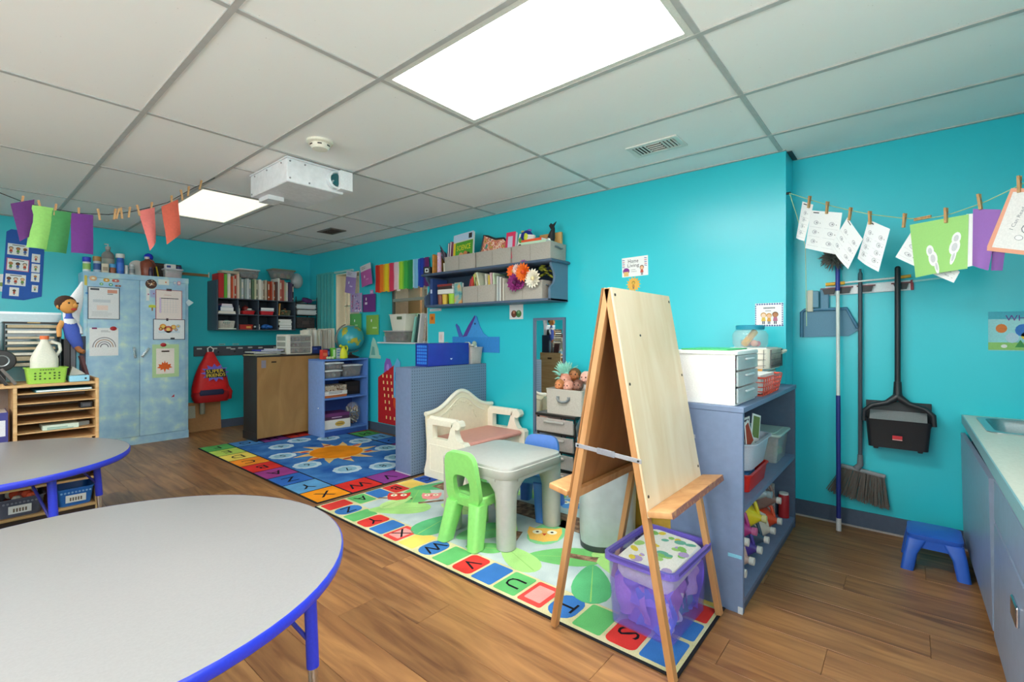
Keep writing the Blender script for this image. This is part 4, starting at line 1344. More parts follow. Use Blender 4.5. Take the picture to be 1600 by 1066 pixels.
for k in range(3):
    g.box(-.1745, -.10, .02 + k * .034, -.169, .10, .0212 + k * .034)
    g.box(.169, -.10, .02 + k * .034, .1745, .10, .0212 + k * .034)
g.build('grid_print', C('#4a4a4e', .8), t, 0)['kind'] = 'stuff'
MB().box(-.15, -.10, .02, .15, .10, .122).build('paper_stack', PAPER, t, 0)
MB().tube([(.12, -.125, .09), (.16, -.14, .10), (.185, -.11, .095), (.185, -.06, .085)], .012, 6).build('cloth_handle', C('#e2dccb', .85), t)
t = thing('jar', 'large clear jar with a teal lid on the fabric basket', 'jar', (3.135, .745, 1.1200))
MB().lathe([(.085, 0), (.098, .02), (.10, .075), (.085, .10), (.06, .108)], 24, cap1=False).build('jar_body', clear_plastic('jar_clear', '#cfe4e4', .28, .05), t)
MB().lathe([(.078, .108), (.080, .128), (.074, .134)], 24).build('lid', C('#2b93ad', .35), t)
b = MB()
b.tube([(-.05, .02, .02), (.03, -.02, .095)], .02, 8, mat=C('#eda528', .5))
b.ball(.02, .04, .02, .025, mat=C('#e07a8a', .5)).ball(.02, -.03, -.03, .025, mat=C('#e59a8a', .5)).ball(.018, .01, -.04, .022, mat=C('#d95a7a', .5))
b.build('contents', None, t)['kind'] = 'stuff'
t = thing('figurine_box', 'tiny clear box of brown beads behind the jar at the wall corner', 'box', (3.30, .80, 1.1200))
MB().rbox(-.05, -.03, 0, .05, .03, .045, .004).build('box_body', CLEAR, t)
b = MB()
for i in range(8):
    b.ball(.014, -.035 + .01 * i, .012 * (-1) ** i, .016 + .012 * (i % 2), 6, 4, mat=[C('#5a3524', .6), C('#b0753c', .6), C('#3a2218', .6)][i % 3])
b.build('contents', None, t)['kind'] = 'stuff'
# ------------------------------------------------------------------ black drawer tower, fabric bin and dolls
t = thing('drawer_tower', 'black framed tower of see-through drawers below the mirror', 'drawer tower', (3.0, 1.92, .0115))
w_, d_, h_ = .37, .365, .565
fr = MB()
for z in (0, .135, .27, .405, h_ - .025):
    fr.rbox(.02, 0, z, d_, w_, z + .018, .01, .003)
for (x, y) in ((.025, .004), (.025, w_ - .018), (d_ - .02, .004), (d_ - .02, w_ - .018)):
    fr.box(x, y, 0, x + .014, y + .014, h_ - .01)
fr.build('tower_frame', C('#221d1c', .4), t)
MB().rbox(.0, -.004, h_ - .02, d_, w_ + .004, h_, .012, .004).build('top_board', C('#221d1c', .35), t)
for k in range(4):
    z = .020 + k * .135
    dr = MB()
    dr.rbox(.002, .012, z, .010, w_ - .012, z + .108, .004)
    dr.box(.010, .016, z, d_ - .03, .020, z + .085).box(.010, w_ - .020, z, d_ - .03, w_ - .016, z + .085).box(.010, .016, z, d_ - .03, w_ - .016, z + .004)
    q = dr.build('drawer', clear_plastic('drawer_smoke_%d' % k, '#cdc3bb', .55, .3), t)
    MB().rbox(-.016, .09, z + .075, .003, w_ - .09, z + .09, .006, .003).build('pull', C('#b9b4ae', .35), q)
    b = MB()
    rnd = random.Random(40 + k)
    for i in range(9):
        s0 = rnd.uniform(.018, .032)
        b.ball(s0, rnd.uniform(.05, .12), rnd.uniform(.05, w_ - .05), z + .006 + s0, 7, 5, mat=[C('#d98a7a', .6), C('#e9c7b4', .6), C('#c9584a', .6), C('#c8d8a0', .6), C('#efe9df', .6)][(i + k) % 5])
    b.build('contents', None, q)['kind'] = 'stuff'
t = thing('doll_bin', 'beige fabric bin with a grey handle on the drawer tower', 'bin', (3.175, 2.045, .5770))
tub(MB(), .27, .335, .195, .97, .015, .006, .003, lip=.01).build('bin_body', weave('beige_linen', '#b9b0a4', '#cfc8bc'), t)
hd = MB()
hd.tube([(-.139, .055, .125), (-.150, .035, .105), (-.152, 0, .098), (-.150, -.035, .105), (-.139, -.055, .125)], .010, 6)
hd.build('handle', C('#8a8f90', .6), t, 60)
for q in (-1, 1):
    MB().box(-.141, q * .05 - .012, .115, -.134, q * .05 + .012, .14).build('handle_tab', C('#8a8f90', .6), t, 0)
def doll(label, x, y, z, r, skin, hair, rz, hl=.0, shirt=None):
    t = thing('doll', label, 'doll', (x, y, z), rz, 'dolls in the fabric bin')
    b = MB()
    b.loft([circ(max(r * s, .001), zz, 14, cx) for s, zz, cx in ((.25, -.10, .02), (.95, -.085, .02), (1.0, -.05, .012), (.55, -.028, .004), (.34, -.016, 0), (.34, r * .12 - .0, 0))])
    b.build('torso', C(shirt or skin, .6), t, 60)
    h = MB()
    h.ball(r, 0, 0, r * .95, 14, 10, sx=.95, sy=.92, sz=1.05)
    h.ball(r * .30, -r * .72, 0, r * .62, 8, 6)
    h.ball(r * .12, -r * .97, 0, r * .88, 6, 5)
    for s in (-1, 1):
        h.ball(r * .2, 0, s * r * .9, r * .85, 6, 5, sx=.5, sy=.6)
        h.ball(r * .28, -r * .62, s * r * .42, r * .68, 7, 5)
    h.build('head', C(skin, .5, scale=20, var=.03), t, 60)
    for s in (-1, 1):
        e_ = MB().ball(r * .13, -r * .83, s * r * .34, r * 1.12, 8, 5, sx=.5).build('eye', C('#2a1c18', .2), t)
    MB().ball(r * .13, -r * .93, 0, r * .55, 8, 4, sx=.4, sz=.5).build('mouth', C('#b4504a', .5), t)
    hb = MB()
    hb.ball(r * 1.03, r * .10, 0, r * 1.05, 14, 8, sx=.95, sy=.97, sz=1.02)
    if hl:
        rnd = random.Random(3)
        for i in range(110):
            a, e = rnd.uniform(0, 2 * PI), rnd.uniform(-.5, 1.4)
            d = Vector((math.cos(a) * math.cos(e), math.sin(a) * math.cos(e), math.sin(e)))
            if d.x < -.55 and d.z < .5:
                continue
            p0 = Vector((r * .1, 0, r)) + d * r * .9
            p1 = p0 + d * hl * rnd.uniform(.6, 1) + Vector((rnd.uniform(-.02, .02), rnd.uniform(-.02, .02), .01))
            hb.tube([tuple(p0), tuple((p0 + p1) / 2 + Vector((0, 0, .008))), tuple(p1)], .006, 5, taper=[.007, .006, .002])
    hb.build('hair', C(hair, .8, scale=60, var=.2), t, 60)
    return t
doll('doll with a fluffy mint green wig, leftmost in the fabric bin', 3.23, 2.15, .80, .050, '#a8694a', '#9fe0cf', -.3, .085, '#5a4a9c')
doll('brown skinned doll with short brown hair, highest in the fabric bin', 3.22, 2.055, .825, .050, '#b06c3e', '#6a4a28', .25)
doll('pink faced doll in the middle of the fabric bin', 3.16, 2.105, .785, .048, '#e8a893', '#d98f78', 0.0, 0, '#f0d0c8')
doll('orange brown baby doll at the front left of the fabric bin', 3.10, 2.12, .755, .042, '#d98a58', '#c27a48', .1)
doll('pale pink baby doll at the front centre of the fabric bin', 3.09, 2.03, .755, .042, '#e9ab95', '#dd9a84', -.1)
doll('dark brown baby doll at the front right of the fabric bin', 3.10, 1.95, .765, .042, '#9a6a5a', '#7a4a3c', .2)
doll('fair pink doll at the right end of the fabric bin beside the easel', 3.20, 1.94, .81, .048, '#f0b7a4', '#efc3b0', .1, 0, '#f4f0ee')
# ------------------------------------------------------------------ mirror
t = thing('wall_mirror', 'tall narrow mirror in a slate frame on the teal wall', 'mirror', (3.398, 2.43, .30))
MB().ring([(-.171, 0), (.171, 0), (.171, 1.045), (-.171, 1.045)], [(-.149, .022), (.149, .022), (.149, 1.023), (-.149, 1.023)], .018, M=frame((0, 0, 0), (0, -1, 0), (0, 0, 1))).build('frame', C('#5d6f88', .4), t, 0)
MB().box(-.006, -.15, .02, -.002, .15, 1.025).build('mirror_glass', MIRROR, t, 0)
# ------------------------------------------------------------------ blue metal cabinet on the back wall
CABY = 6.42
SPONGE = blotch('sponge_painted_blue', ['#93bedd', '#a2cae2', '#acd4e2', '#cfe8de'], 8, .4, [.32, .48, .58, .70])
cb = thing('metal_cabinet', 'tall light blue sponge-painted metal cabinet on the back wall', 'cabinet', (.862, CABY, 0))
cw, chh, cd = .915, 1.845, .325
MB().rbox(0, .012, .0, cw, cd, chh, .006, .003).build('cabinet_body', SPONGE, cb)
MB().box(0, .004, chh - .055, cw, .014, chh).build('top_rail', SPONGE, cb, 0)
MB().box(0, .004, 0, cw, .014, .085).build('plinth', SPONGE, cb, 0)
d1 = MB().rbox(.028, 0, .09, cw / 2 - .0015, .014, chh - .06, .003, .002).build('door', SPONGE, cb)
d2 = MB().rbox(cw / 2 + .0015, 0, .09, cw - .03, .014, chh - .06, .003, .002).build('door', SPONGE, cb)
MB().box(.027, .009, .088, cw - .029, .0115, chh - .058).build('door_gap', C('#2f5f80', .6), cb, 0)
for k, (d, x, a) in enumerate(((d1, cw / 2 - .045, .12), (d2, cw / 2 + .05, -.6))):
    M_ = frame((x, -.002, 1.0), (math.cos(a), 0, math.sin(a)), (-math.sin(a), 0, math.cos(a)))
    MB().rbox(-.012, -.06, 0, .012, .06, .006, .004, .002, M=M_).build('handle_plate', CHROME, d)
    MB().rbox(-.006, -.05, .006, .006, .03, .022, .004, .003, M=M_).build('handle_lever', CHROME, d)
def magnet(mb, x, y, mat=None):
    mb.ball(.022, x, y, .006, 10, 6, sz=.35, sx=1.3, mat=mat or C('#b3202a', .4))
CABF = lambda x, z: on_back(x, z, CABY - .0005)
def doc_a(d):
    rect(d, .02, -.035, .09, -.015, C('#4a4f58', .8)); rect(d, .155, -.06, .235, -.025, C('#d99a86', .8)); rect(d, .155, -.075, .20, -.066, GREYINK)
    rect(d, .04, -.16, .18, -.13, C('#c7ced4', .6)); rect(d, .07, -.24, .16, -.19, C('#ecd6cc', .6)); lines(d, .03, -.26, .2, 4, .014, GREYINK, .002)
poster('document', 'plastic sleeved notice with a dark border high on the left cabinet door', 'paper', CABF(.893, 1.69), .255, .335, C('#e6e8ea', .18), doc_a, border=C('#22304a', .5))
def doc_b(d):
    rect(d, .02, -.012, .06, .004, C('#8a3a6a', .8)); lines(d, .09, -.03, .17, 2, .012, GREYINK, .004)
    for k in range(4):
        r = .095 - k * .02
        pts = [(.118 + r * math.cos(a), -.20 + r * 1.1 * math.sin(a)) for a in [PI * i / 14 for i in range(15)]]
        q = [(.118 + (r - .008) * math.cos(a), -.20 + (r - .008) * 1.1 * math.sin(a)) for a in [PI * i / 14 for i in range(15)]]
        for i in range(14):
            poly(d, [pts[i], pts[i + 1], q[i + 1], q[i]], [GREYINK, C('#b08f7a', .8), GREYINK, C('#6a6a72', .8)][k])
    magnet(d, .19, -.005)
poster('document', 'rainbow colouring page with a red magnet on the left cabinet door', 'paper', CABF(.905, 1.265), .232, .29, C('#eceeef', .25), doc_b, curl=.004)
def doc_c(d):
    lines(d, .08, -.06, .17, 1, .01, C('#d99a9a', .8), .004)
    rect(d, .05, -.10, .215, -.092, INK)
    rect(d, .035, -.26, .05, -.09, C('#d9c2e2', .8))
    for i in range(6):
        rect(d, .055 + i * .027, -.26, .057 + i * .027, -.10, C('#c5c5cc', .8)); rect(d, .05, -.115 - i * .027, .215, -.1135 - i * .027, C('#c5c5cc', .8))
    rect(d, .10, -.012, .15, .014, BLACK)
poster('calendar', 'red framed calendar page at the top of the right cabinet door', 'calendar', CABF(1.46, 1.70), .25, .335, C('#f0e2dc', .6), doc_c, border=C('#b0485a', .5))
def doc_d(d):
    for (x, y, r, c_) in ((.09, -.085, .032, '#e9a24a'), (.14, -.115, .04, '#e0705a'), (.19, -.09, .028, '#e7b068'), (.235, -.08, .022, '#b9c8d8'), (.07, -.11, .02, '#d0504a'), (.215, -.12, .018, '#8a9cc8')):
        disc(d, x, y, r, C(c_, .7)); disc(d, x, y, r * .5, C('#f0d070', .7), 10, 1, .0008)
    rect(d, .05, -.155, .25, -.135, C('#cfe0ea', .7)); rect(d, .12, -.02, .14, .01, BLACK); rect(d, .16, -.225, .20, -.21, BLACK)
poster('picture', 'navy framed drawing of bright balloons on the right cabinet door', 'picture', CABF(1.438, 1.37), .30, .232, C('#e8edf0', .5), doc_d, border=C('#1f2c50', .5))
def doc_e(d):
    rect(d, .035, -.33, .205, -.045, C('#f0e9e0', .7)); rect(d, .085, -.085, .16, -.07, C('#c86a3a', .8))
    lf = [(0, -.09), (.012, -.04), (.05, -.055), (.045, -.03), (.085, -.02), (.06, 0), (.07, .03), (.035, .025), (.03, .06), (.01, .04), (0, .08), (-.01, .04), (-.03, .06), (-.035, .025), (-.07, .03), (-.06, 0), (-.085, -.02), (-.045, -.03), (-.05, -.055), (-.012, -.04)]
    poly(d, [(.115 + x * .85, -.245 + y * .8) for x, y in lf], C('#e2641f', .7), .0008)
    magnet(d, .10, -.004)
poster('picture', 'orange maple leaf picture on a green sheet with a red magnet, right cabinet door', 'picture', CABF(1.43, 1.085), .25, .37, C('#b9dba6', .6), doc_e)
t = thing('magnet', 'round brown and white photo magnet at the top of the right cabinet door', 'magnet', (0, 0, 0)); t.matrix_world = CABF(1.42, 1.755)
MB().cyl(.052, 0, .003, 24).build('disc', C('#4a2a20', .5), t)
q = MB()
rnd = random.Random(8)
for i in range(22):
    a, r_ = rnd.uniform(0, 2 * PI), rnd.uniform(0, .042)
    disc(q, r_ * math.cos(a), r_ * math.sin(a), rnd.uniform(.005, .011), [C('#e9dcc8', .6), C('#c28f5a', .6), C('#8a4a30', .6)][i % 3], 8, .6, .0034 + i * .00001, a)
q.build('printed_picture', None, t, 0)['kind'] = 'stuff'
for k, (x, z, w, h, c_, lab) in enumerate(((.935, 1.775, .06, .05, '#eab88a', 'cream moon shaped magnet at the top left of the cabinet'), (1.04, 1.765, .05, .036, '#d6a02c', 'golden oval magnet at the top of the left cabinet door'), (1.115, 1.765, .06, .03, '#c9645a', 'reddish oval magnet at the top of the left cabinet door'),
                                            (1.0, 1.722, .03, .026, '#5fb06a', 'small green magnet on the left cabinet door'), (1.075, 1.72, .034, .03, '#3f9a80', 'teal green magnet on the left cabinet door'), (1.135, 1.712, .05, .018, '#9a5a48', 'brown strip magnet on the left cabinet door'),
                                            (1.39, 1.64, .028, .14, '#e4e7e8', 'narrow white strip card on the right cabinet door'), (1.435, 1.65, .045, .08, '#a9b4dc', 'small lavender card on the right cabinet door'), (1.43, 1.495, .06, .05, '#c9d23c', 'yellow green tree magnet on the right cabinet door'),
                                            (1.535, 1.785, .10, .06, '#e8e8e2', 'white card with an orange dot at the top right of the cabinet'), (1.64, 1.785, .035, .05, '#a8c4e0', 'pale blue magnet at the top right of the cabinet'), (1.68, 1.785, .035, .05, '#d8a8bc', 'pink magnet at the top right corner of the cabinet'),
                                            (1.62, .50, .03, .03, '#c2304a', 'small red triangle sticker low on the right cabinet door'))):
    t = thing('magnet', lab, 'magnet', (0, 0, 0), 0, 'magnets and cards on the blue cabinet'); t.matrix_world = CABF(x, z)
    if 'triangle' in lab:
        MB().prism([(-w / 2, -h / 2), (w / 2, -h / 2), (w / 2, h / 2)], .002).build('plate', C(c_, .5), t)
    elif 'card' in lab:
        MB().box(-w / 2, -h / 2, 0, w / 2, h / 2, .0015).build('plate', C(c_, .5), t, 0)
        MB().cyl(.008, .0015, .0022, 10, w * .2, 0).build('printed_dot', C('#e07a3a' if 'orange' in lab else '#b06a9a', .5), t)
    elif 'tree' in lab:
        MB().box(-.006, -.035, 0, .006, 0, .003).build('trunk', C('#a8743c', .5), t, 0)
        MB().prism([(-.03, 0), (.03, 0), (.034, .02), (.02, .03), (-.02, .03), (-.034, .02)], .003).build('crown', C(c_, .5), t)
    else:
        MB().loft([rr(w, h, min(w, h) * .45, 0), rr(w * .95, h * .95, min(w, h) * .42, .004)]).build('plate', C(c_, .5), t)
        disc(MB(), 0, 0, min(w, h) * .28, C('#f1ead2', .5), 10, .7, .0045).build('printed_dot', None, t, 0)
t = thing('magnet', 'large white corner magnet sticking out from the cabinet\'s right edge', 'magnet', (0, 0, 0)); t.matrix_world = CABF(1.775, 1.57)
MB().prism([(-.03, 0), (0, .035), (.05, 0), (0, -.045)], .002).build('plate', C('#c9dfe4', .5), t)
t = thing('name_strip', 'faded yellow edge strip at the cabinet\'s upper left corner', 'sticker', (0, 0, 0)); t.matrix_world = CABF(.868, 1.80)
MB().box(0, -.10, -.0008, .02, 0, .0014).build('strip', C('#e0cc5a', .6), t, 0)
t = thing('name_strip', 'small blue fish sticker on the cabinet\'s left edge', 'sticker', (0, 0, 0)); t.matrix_world = CABF(.872, 1.62)
MB().prism([(0, 0), (.015, .012), (.03, 0), (.038, .01), (.038, -.01), (.03, 0), (.015, -.012)][:5] + [(.015, -.012)], .0012).build('strip', C('#4a86c4', .6), t)
# things on top of the cabinet
ZT = chh + .0005
def bottle(label, x, y, r, h, body, cap, neck=.4, caph=.03, band=None, name='bottle', ang=0, cat='bottle'):
    t = thing(name, label, cat, (x, y, ZT), ang, 'bottles on the blue cabinet')
    MB().lathe([(r * .95, 0), (r, .006), (r, h * .68), (r * .8, h * .76), (r * neck, h * .84), (r * neck, h - caph)], 18).build('bottle_body', C(body, .35, scale=12), t, 40)
    MB().lathe([(r * neck * 1.2, h - caph), (r * neck * 1.2, h - .003), (r * neck, h)], 14).build('cap', C(cap, .4), t, 40)
    if band:
        MB().loft([circ(r * 1.01, h * .15, 18), circ(r * 1.01, h * .55, 18)], cap0=False, cap1=False).build('label_band', C(band, .5), t)
    return t
bottle('white and green bottle with a blue cap at the cabinet\'s left corner', .895, CABY + .07, .032, .15, '#e3ebe6', '#2a3ec8', .9, .05, '#9fce72')
bottle('spray can with a gold cap on the blue cabinet', .975, CABY + .06, .031, .165, '#b8c8d8', '#b48a4c', .95, .05, '#3a5a9a')
t = bottle('big grey pump bottle at the back of the blue cabinet', 1.085, CABY + .20, .055, .30, '#9a918c', '#b9b6b0', .35, .03, '#c9c0b4')
MB().tube([(0, 0, .30), (0, 0, .325), (-.03, -.01, .322)], .007, 8).build('pump_spout', C('#dfe0dc', .4), t, 60)
t = thing('box', 'small cream box in front of the grey pump bottle', 'box', (1.035, CABY + .045, ZT)); MB().rbox(-.028, -.02, 0, .028, .02, .095, .003).build('box_body', C('#dcd2bc', .7), t); MB().box(-.02, -.0206, .02, .02, -.02, .06).build('printed_label', C('#a89a86', .7), t, 0)
bottle('short blue and brown jar beside the cream box', 1.10, CABY + .05, .026, .10, '#a05a3c', '#4aa0d8', .95, .04)
bottle('tall blue disinfectant can with a white cap on the blue cabinet', 1.162, CABY + .05, .033, .215, '#2f62c0', '#e8e8e4', .98, .045, '#3f78d6')
bottle('small white tube bottle beside the tall blue can', 1.215, CABY + .06, .018, .10, '#d8dad6', '#c8cac6', .8, .02)
bottle('small silvery bottle in front of the round white lid', 1.262, CABY + .05, .026, .115, '#b7bab8', '#dfe2e2', .6, .03, '#8a8f92')
t = thing('round_lid', 'round white plastic lid leaning on the brown jug', 'lid', (1.325, CABY + .10, ZT), .2)
M_ = T(0, 0, .085, 0, PI / 2 - .18)
MB().lathe([(.085, -.006), (.088, 0), (.086, .006), (.07, .009), (.02, .010)], 28, M=M_).build('lid_disc', C('#d2d0cc', .4), t, 40)
t = bottle('reddish brown jug with a white cap on the blue cabinet', 1.405, CABY + .10, .062, .22, '#8a4632', '#e2d8d0', .32, .025)
MB().tube([(.05, 0, .10), (.075, 0, .13), (.055, 0, .175), (.022, 0, .19)], .010, 8).build('handle', C('#8a4632', .35), t, 60)
bottle('small dark purple bottle in front of the brown jug', 1.425, CABY + .035, .021, .10, '#3c2a44', '#5a4a62', .6, .02)
t = thing('box', 'black box standing at the back right of the blue cabinet', 'box', (1.62, CABY + .22, ZT)); MB().rbox(-.13, -.05, 0, .13, .05, .17, .004).build('box_body', C('#2a1c18', .6), t); MB().box(-.12, -.051, .14, .12, -.05, .16).build('printed_label', C('#4a342c', .6), t, 0)
t = thing('marker', 'yellow stick propped against the black box', 'marker', (1.515, CABY + .12, ZT)); MB().tube([(0, 0, .002), (-.012, .04, .125)], .008, 10).build('barrel', C('#e2c83a', .4), t); MB().tube([(-.012, .04, .125), (-.0135, .045, .14)], .006, 8).build('tip', C('#4a4a3a', .4), t)
t = thing('lidded_bin', 'clear box with pink contents and a white blue lid on the blue cabinet', 'bin', (1.64, CABY + .085, ZT))
tub(MB(), .17, .12, .09, .92, .015).build('bin_body', CLEAR, t); MB().rbox(-.095, -.07, .09, .095, .07, .105, .015, .004).build('lid', C('#c9ccd8', .4), t); MB().box(-.06, -.045, .006, .06, .045, .062).build('contents', C('#d9607a', .7), t, 0)
t = thing('box', 'white and blue small carton on the clear pink box', 'box', (1.615, CABY + .085, ZT + .1055)); MB().rbox(-.05, -.035, 0, .05, .035, .05, .003).build('box_body', C('#e6e6e4', .7), t); MB().box(-.04, -.0358, .01, .0, -.035, .035).build('printed_label', C('#3a4a8a', .7), t, 0)
t = thing('bottle', 'navy roll of tape on the clear pink box', 'tape', (1.70, CABY + .085, ZT + .1055)); MB().loft([circ(.03, 0, 18), circ(.03, .035, 18), circ(.016, .035, 18), circ(.016, 0, 18)], close=True).build('tape_roll', C('#2c3566', .5), t); MB().loft([circ(.016, .002, 18), circ(.016, .033, 18), circ(.012, .033, 18), circ(.012, .002, 18)], close=True).build('core', C('#b9a88a', .7), t)
t = thing('balloon', 'small blue ball poking up behind the brown jug', 'ball', (1.45, CABY + .24, ZT)); MB().ball(.045, 0, 0, .235, 14, 10).build('ball', C('#2a38d0', .3), t); MB().tube([(0, 0, 0), (0, 0, .2)], .004, 6).build('stick', WHITE, t)
# ------------------------------------------------------------------ pocket chart, card, wood strip
t = thing('pocket_chart', 'blue fabric pocket chart with routine picture cards on the back wall', 'chart', (0, 0, 0)); t.matrix_world = on_back(.345, 2.235, YA - .001, -.05)
MB().prism([(.03, 0), (.24, .0), (.27, -.03), (.275, -.64), (.15, -.69), (.0, -.685), (.0, -.03)], .004).build('backing', C('#2f62b8', .8), t)
pcs = [(.015, -.14, .145, .11, 3), (.02, -.29, .145, .11, 3), (.015, -.44, .14, .11, 3), (.185, -.215, .06, .085, 1), (.188, -.315, .06, .085, 1), (.19, -.41, .06, .085, 1), (.048, -.57, .065, .085, 1), (.2, -.53, .045, .07, 1)]
for k, (x, y, w, h, n_) in enumerate(pcs):
    b = MB(); b.box(x, y - h, .004, x + w, y, .0055); p_ = b.build('picture_card', PAPER, t, 0)
    d = MB()
    if n_ == 3:
        rect(d, x + .03, y - .016, x + w - .03, y - .010, INK)
    if k == 1:
        for (a, b_, c_, e_) in ((x - .006, y - h - .006, x + w + .006, y - h), (x - .006, y, x + w + .006, y + .006), (x - .006, y - h, x, y), (x + w, y - h, x + w + .006, y)):
            rect(d, a, b_, c_, e_, C('#c85a78', .7))
    for i in range(n_):
        kid(d, x + w * (i + .5) / n_, y - h + .012, h * .62, SKIN[(i + k) % 4], [C('#c9503a', .8), C('#6a9a4a', .8), C('#4a6aa8', .8)][(i + k) % 3], HAIR[(i + k * 2) % 4])
    d.v = [(a, b_, c_ + .0055) for a, b_, c_ in d.v]
    d.build('printed_picture', None, p_, 0)
poster('card', 'small white picture card at the picture\'s left edge below the pocket chart', 'card', on_back(.275, 1.785, YA - .001), .07, .17, PAPER, lambda d: disc(d, .035, -.10, .02, C('#8aa05a', .8)))
t = thing('wood_strip', 'narrow wooden strip on the back wall between cabinet and cubby', 'wood strip', (1.80, YA - .012, 1.94)); MB().box(0, -.01, -.02, .285, .012, .012).build('strip', wood('strip_wood', '#7a5a34', '#96703f', (3, 30, 30), .6), t, 0); MB().box(.275, -.014, -.03, .285, -.01, .035).build('end_clip', C('#d6d2c8', .5), t, 0)
# ------------------------------------------------------------------ wall cubby on the back wall
CY0, CX0, CX1, CZ0, CZ1 = 6.423, 2.07, 3.03, 1.250, 1.865
cu = thing('wall_cubby', 'dark grey wall-mounted cubby shelf full of books on the back wall', 'shelf unit', (CX0, CY0, CZ0))
CUB = C('#3e4a58', .5, scale=6)
W, D, H = CX1 - CX0, YA - CY0, CZ1 - CZ0
MB().rbox(0, 0, 0, .014, D, H, .002).build('end_panel', CUB, cu)
MB().rbox(W - .014, 0, 0, W, D, H - .23, .002).build('end_panel', CUB, cu)
for z in (0, .19, .385):
    MB().box(.014, 0, z, W - .014, D, z + .012).build('shelf', CUB, cu, 0)
XD = [0.0, .2375, .478, .7198, .95]
for x in XD[1:4]:
    MB().box(x - .006, .002, .012, x + .006, D - .01, .385).build('divider', CUB, cu, 0)
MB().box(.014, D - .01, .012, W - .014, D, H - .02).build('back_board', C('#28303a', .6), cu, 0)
zt = CZ0 + .3975
x = CX0 + .018
BK = [('#b3201f', .060, .30, 'red binder'), ('#67b23a', .034, .295, 'lime green'), ('#e6e4d8', .036, .305, 'white speckled'), ('#d4552f', .014, .27, 'orange'), ('#e8ddc4', .010, .28, 'cream'), ('#c43a28', .018, .29, 'red orange'), ('#e3c9b5', .022, .31, 'pale peach'),
      ('#8c9a8a', .02, .27, 'sage'), ('#c7d0d4', .024, .25, 'pale grey'), ('#9aa6a0', .018, .25, 'grey green'), ('#d8dcdc', .028, .26, 'white'), ('#b4b8bc', .02, .25, 'silver'), ('#5f7a5c', .024, .25, 'dark green'), ('#d9d3b0', .022, .26, 'straw'), ('#8a8f80', .016, .24, 'olive grey'),
      ('#efe9dd', .026, .26, 'white'), ('#e2dccf', .02, .25, 'off-white'), ('#a89684', .014, .25, 'taupe'), ('#d6c6b0', .012, .26, 'beige'), ('#8a6a56', .014, .255, 'brown'), ('#c8592c', .022, .25, 'burnt orange'), ('#b9492c', .018, .25, 'rust'), ('#dcd2c4', .014, .245, 'ivory'), ('#c9663a', .014, .25, 'copper'), ('#6a4a44', .02, .25, 'dark brown'),
      ('#ece6dc', .024, .30, 'white'), ('#d07a6c', .026, .285, 'salmon'), ('#c46a5e', .014, .28, 'dusty red'), ('#c9cfa8', .02, .26, 'pale green'), ('#dde0dc', .026, .25, 'light grey'), ('#4a3a5c', .016, .26, 'dark violet'), ('#5c4a66', .024, .25, 'plum'), ('#34303c', .018, .24, 'black')]
end = CX0 + W - .005
tot = sum(b[1] for b in BK)
gap = (end - x - tot) / len(BK)
for k, (c_, w, h, nm) in enumerate(BK):
    book('binder' if k == 0 else 'book', ('thick red binder standing at the left end of the wall cubby\'s top row' if k == 0 else '%s book, %s from the left on the cubby\'s top row' % (nm, ORD[k])), (x, CY0 + .008 + .014 * ((k * 7) % 3), zt), w, h, .22, C(c_, .6), group='books on the top row of the wall cubby', spine=C('#efe6d0', .6) if k % 3 == 2 else None)
    x += w + gap
t = thing('paper_tray', 'shallow pale paper tray lying on the books at the cubby\'s left', 'tray', (CX0 + .17, CY0 + .12, zt + .3115)); tub(MB(), .20, .16, .03, .95, .01).build('tray_body', C('#b9b29a', .6), t); MB().box(-.08, -.06, .004, .08, .06, .02).build('paper_stack', PAPER, t, 0)
lidbox('lidded_bin', 'smoky grey bin with a white lid on top of the cubby books', 'bin', (CX0 + .385, CY0 + .13, zt + .2705), 0, .24, .19, .10, SMOKE, C('#dfe2e4', .4), [C('#5a5a62', .7), C('#8a8a92', .7)])
lidbox('lidded_bin', 'clear grey bin of green and orange toys on the cubby\'s right end', 'bin', (CX0 + .83, CY0 + .15, zt + .306), 0, .29, .21, .11, SMOKE, C('#7f8f6e', .5), [C('#7fa04a', .7), C('#d6884a', .7), C('#e8e4da', .7)], taper=.75)
# cubby compartments: row 1 (z .202..385), row 0 (z .012...19)
def cub(col, row):
    return CX0 + XD[col] + (.016 if col == 0 else .008), CY0 + .01, CZ0 + (.2025 if row else .0125)
x, y, z = cub(0, 1)
for k, (c_, w, h, lab) in enumerate((('#c9b48a', .20, .018, 'tan flat folder, lowest in the cubby\'s upper left compartment'), ('#d8c8a0', .19, .016, 'cream flat folder, second in the cubby\'s upper left compartment'), ('#3a62a8', .15, .05, 'blue box of flash cards in the cubby\'s upper left compartment'), ('#4a6ab4', .13, .02, 'lighter blue flat box in the cubby\'s upper left compartment'), ('#d8a0c0', .12, .018, 'pink flat box on top in the cubby\'s upper left compartment'))):
    flatbook('folder' if k < 2 else 'card_box', lab, (x + .105, y + .11, z), w, .19, h, C(c_, .6), 0, 'flat boxes in the wall cubby', 'folder' if k < 2 else 'box'); z += h + .0004
x, y, z = cub(1, 1)
t = thing('basket', 'red tray of toys in the cubby\'s upper second compartment', 'tray', (x + .13, y + .10, z)); tub(MB(), .15, .16, .045, .9, .015).build('tray_body', C('#c8242a', .4), t)
t = thing('toy', 'white toy bottle at the left of the cubby\'s upper second compartment', 'toy', (x + .022, y + .06, z)); MB().lathe([(.014, 0), (.015, .07), (.007, .085), (.007, .10)], 12).build('bottle_body', WHITE, t); MB().cyl(.009, .10, .112, 10).build('cap', C('#c8cacc', .4), t)
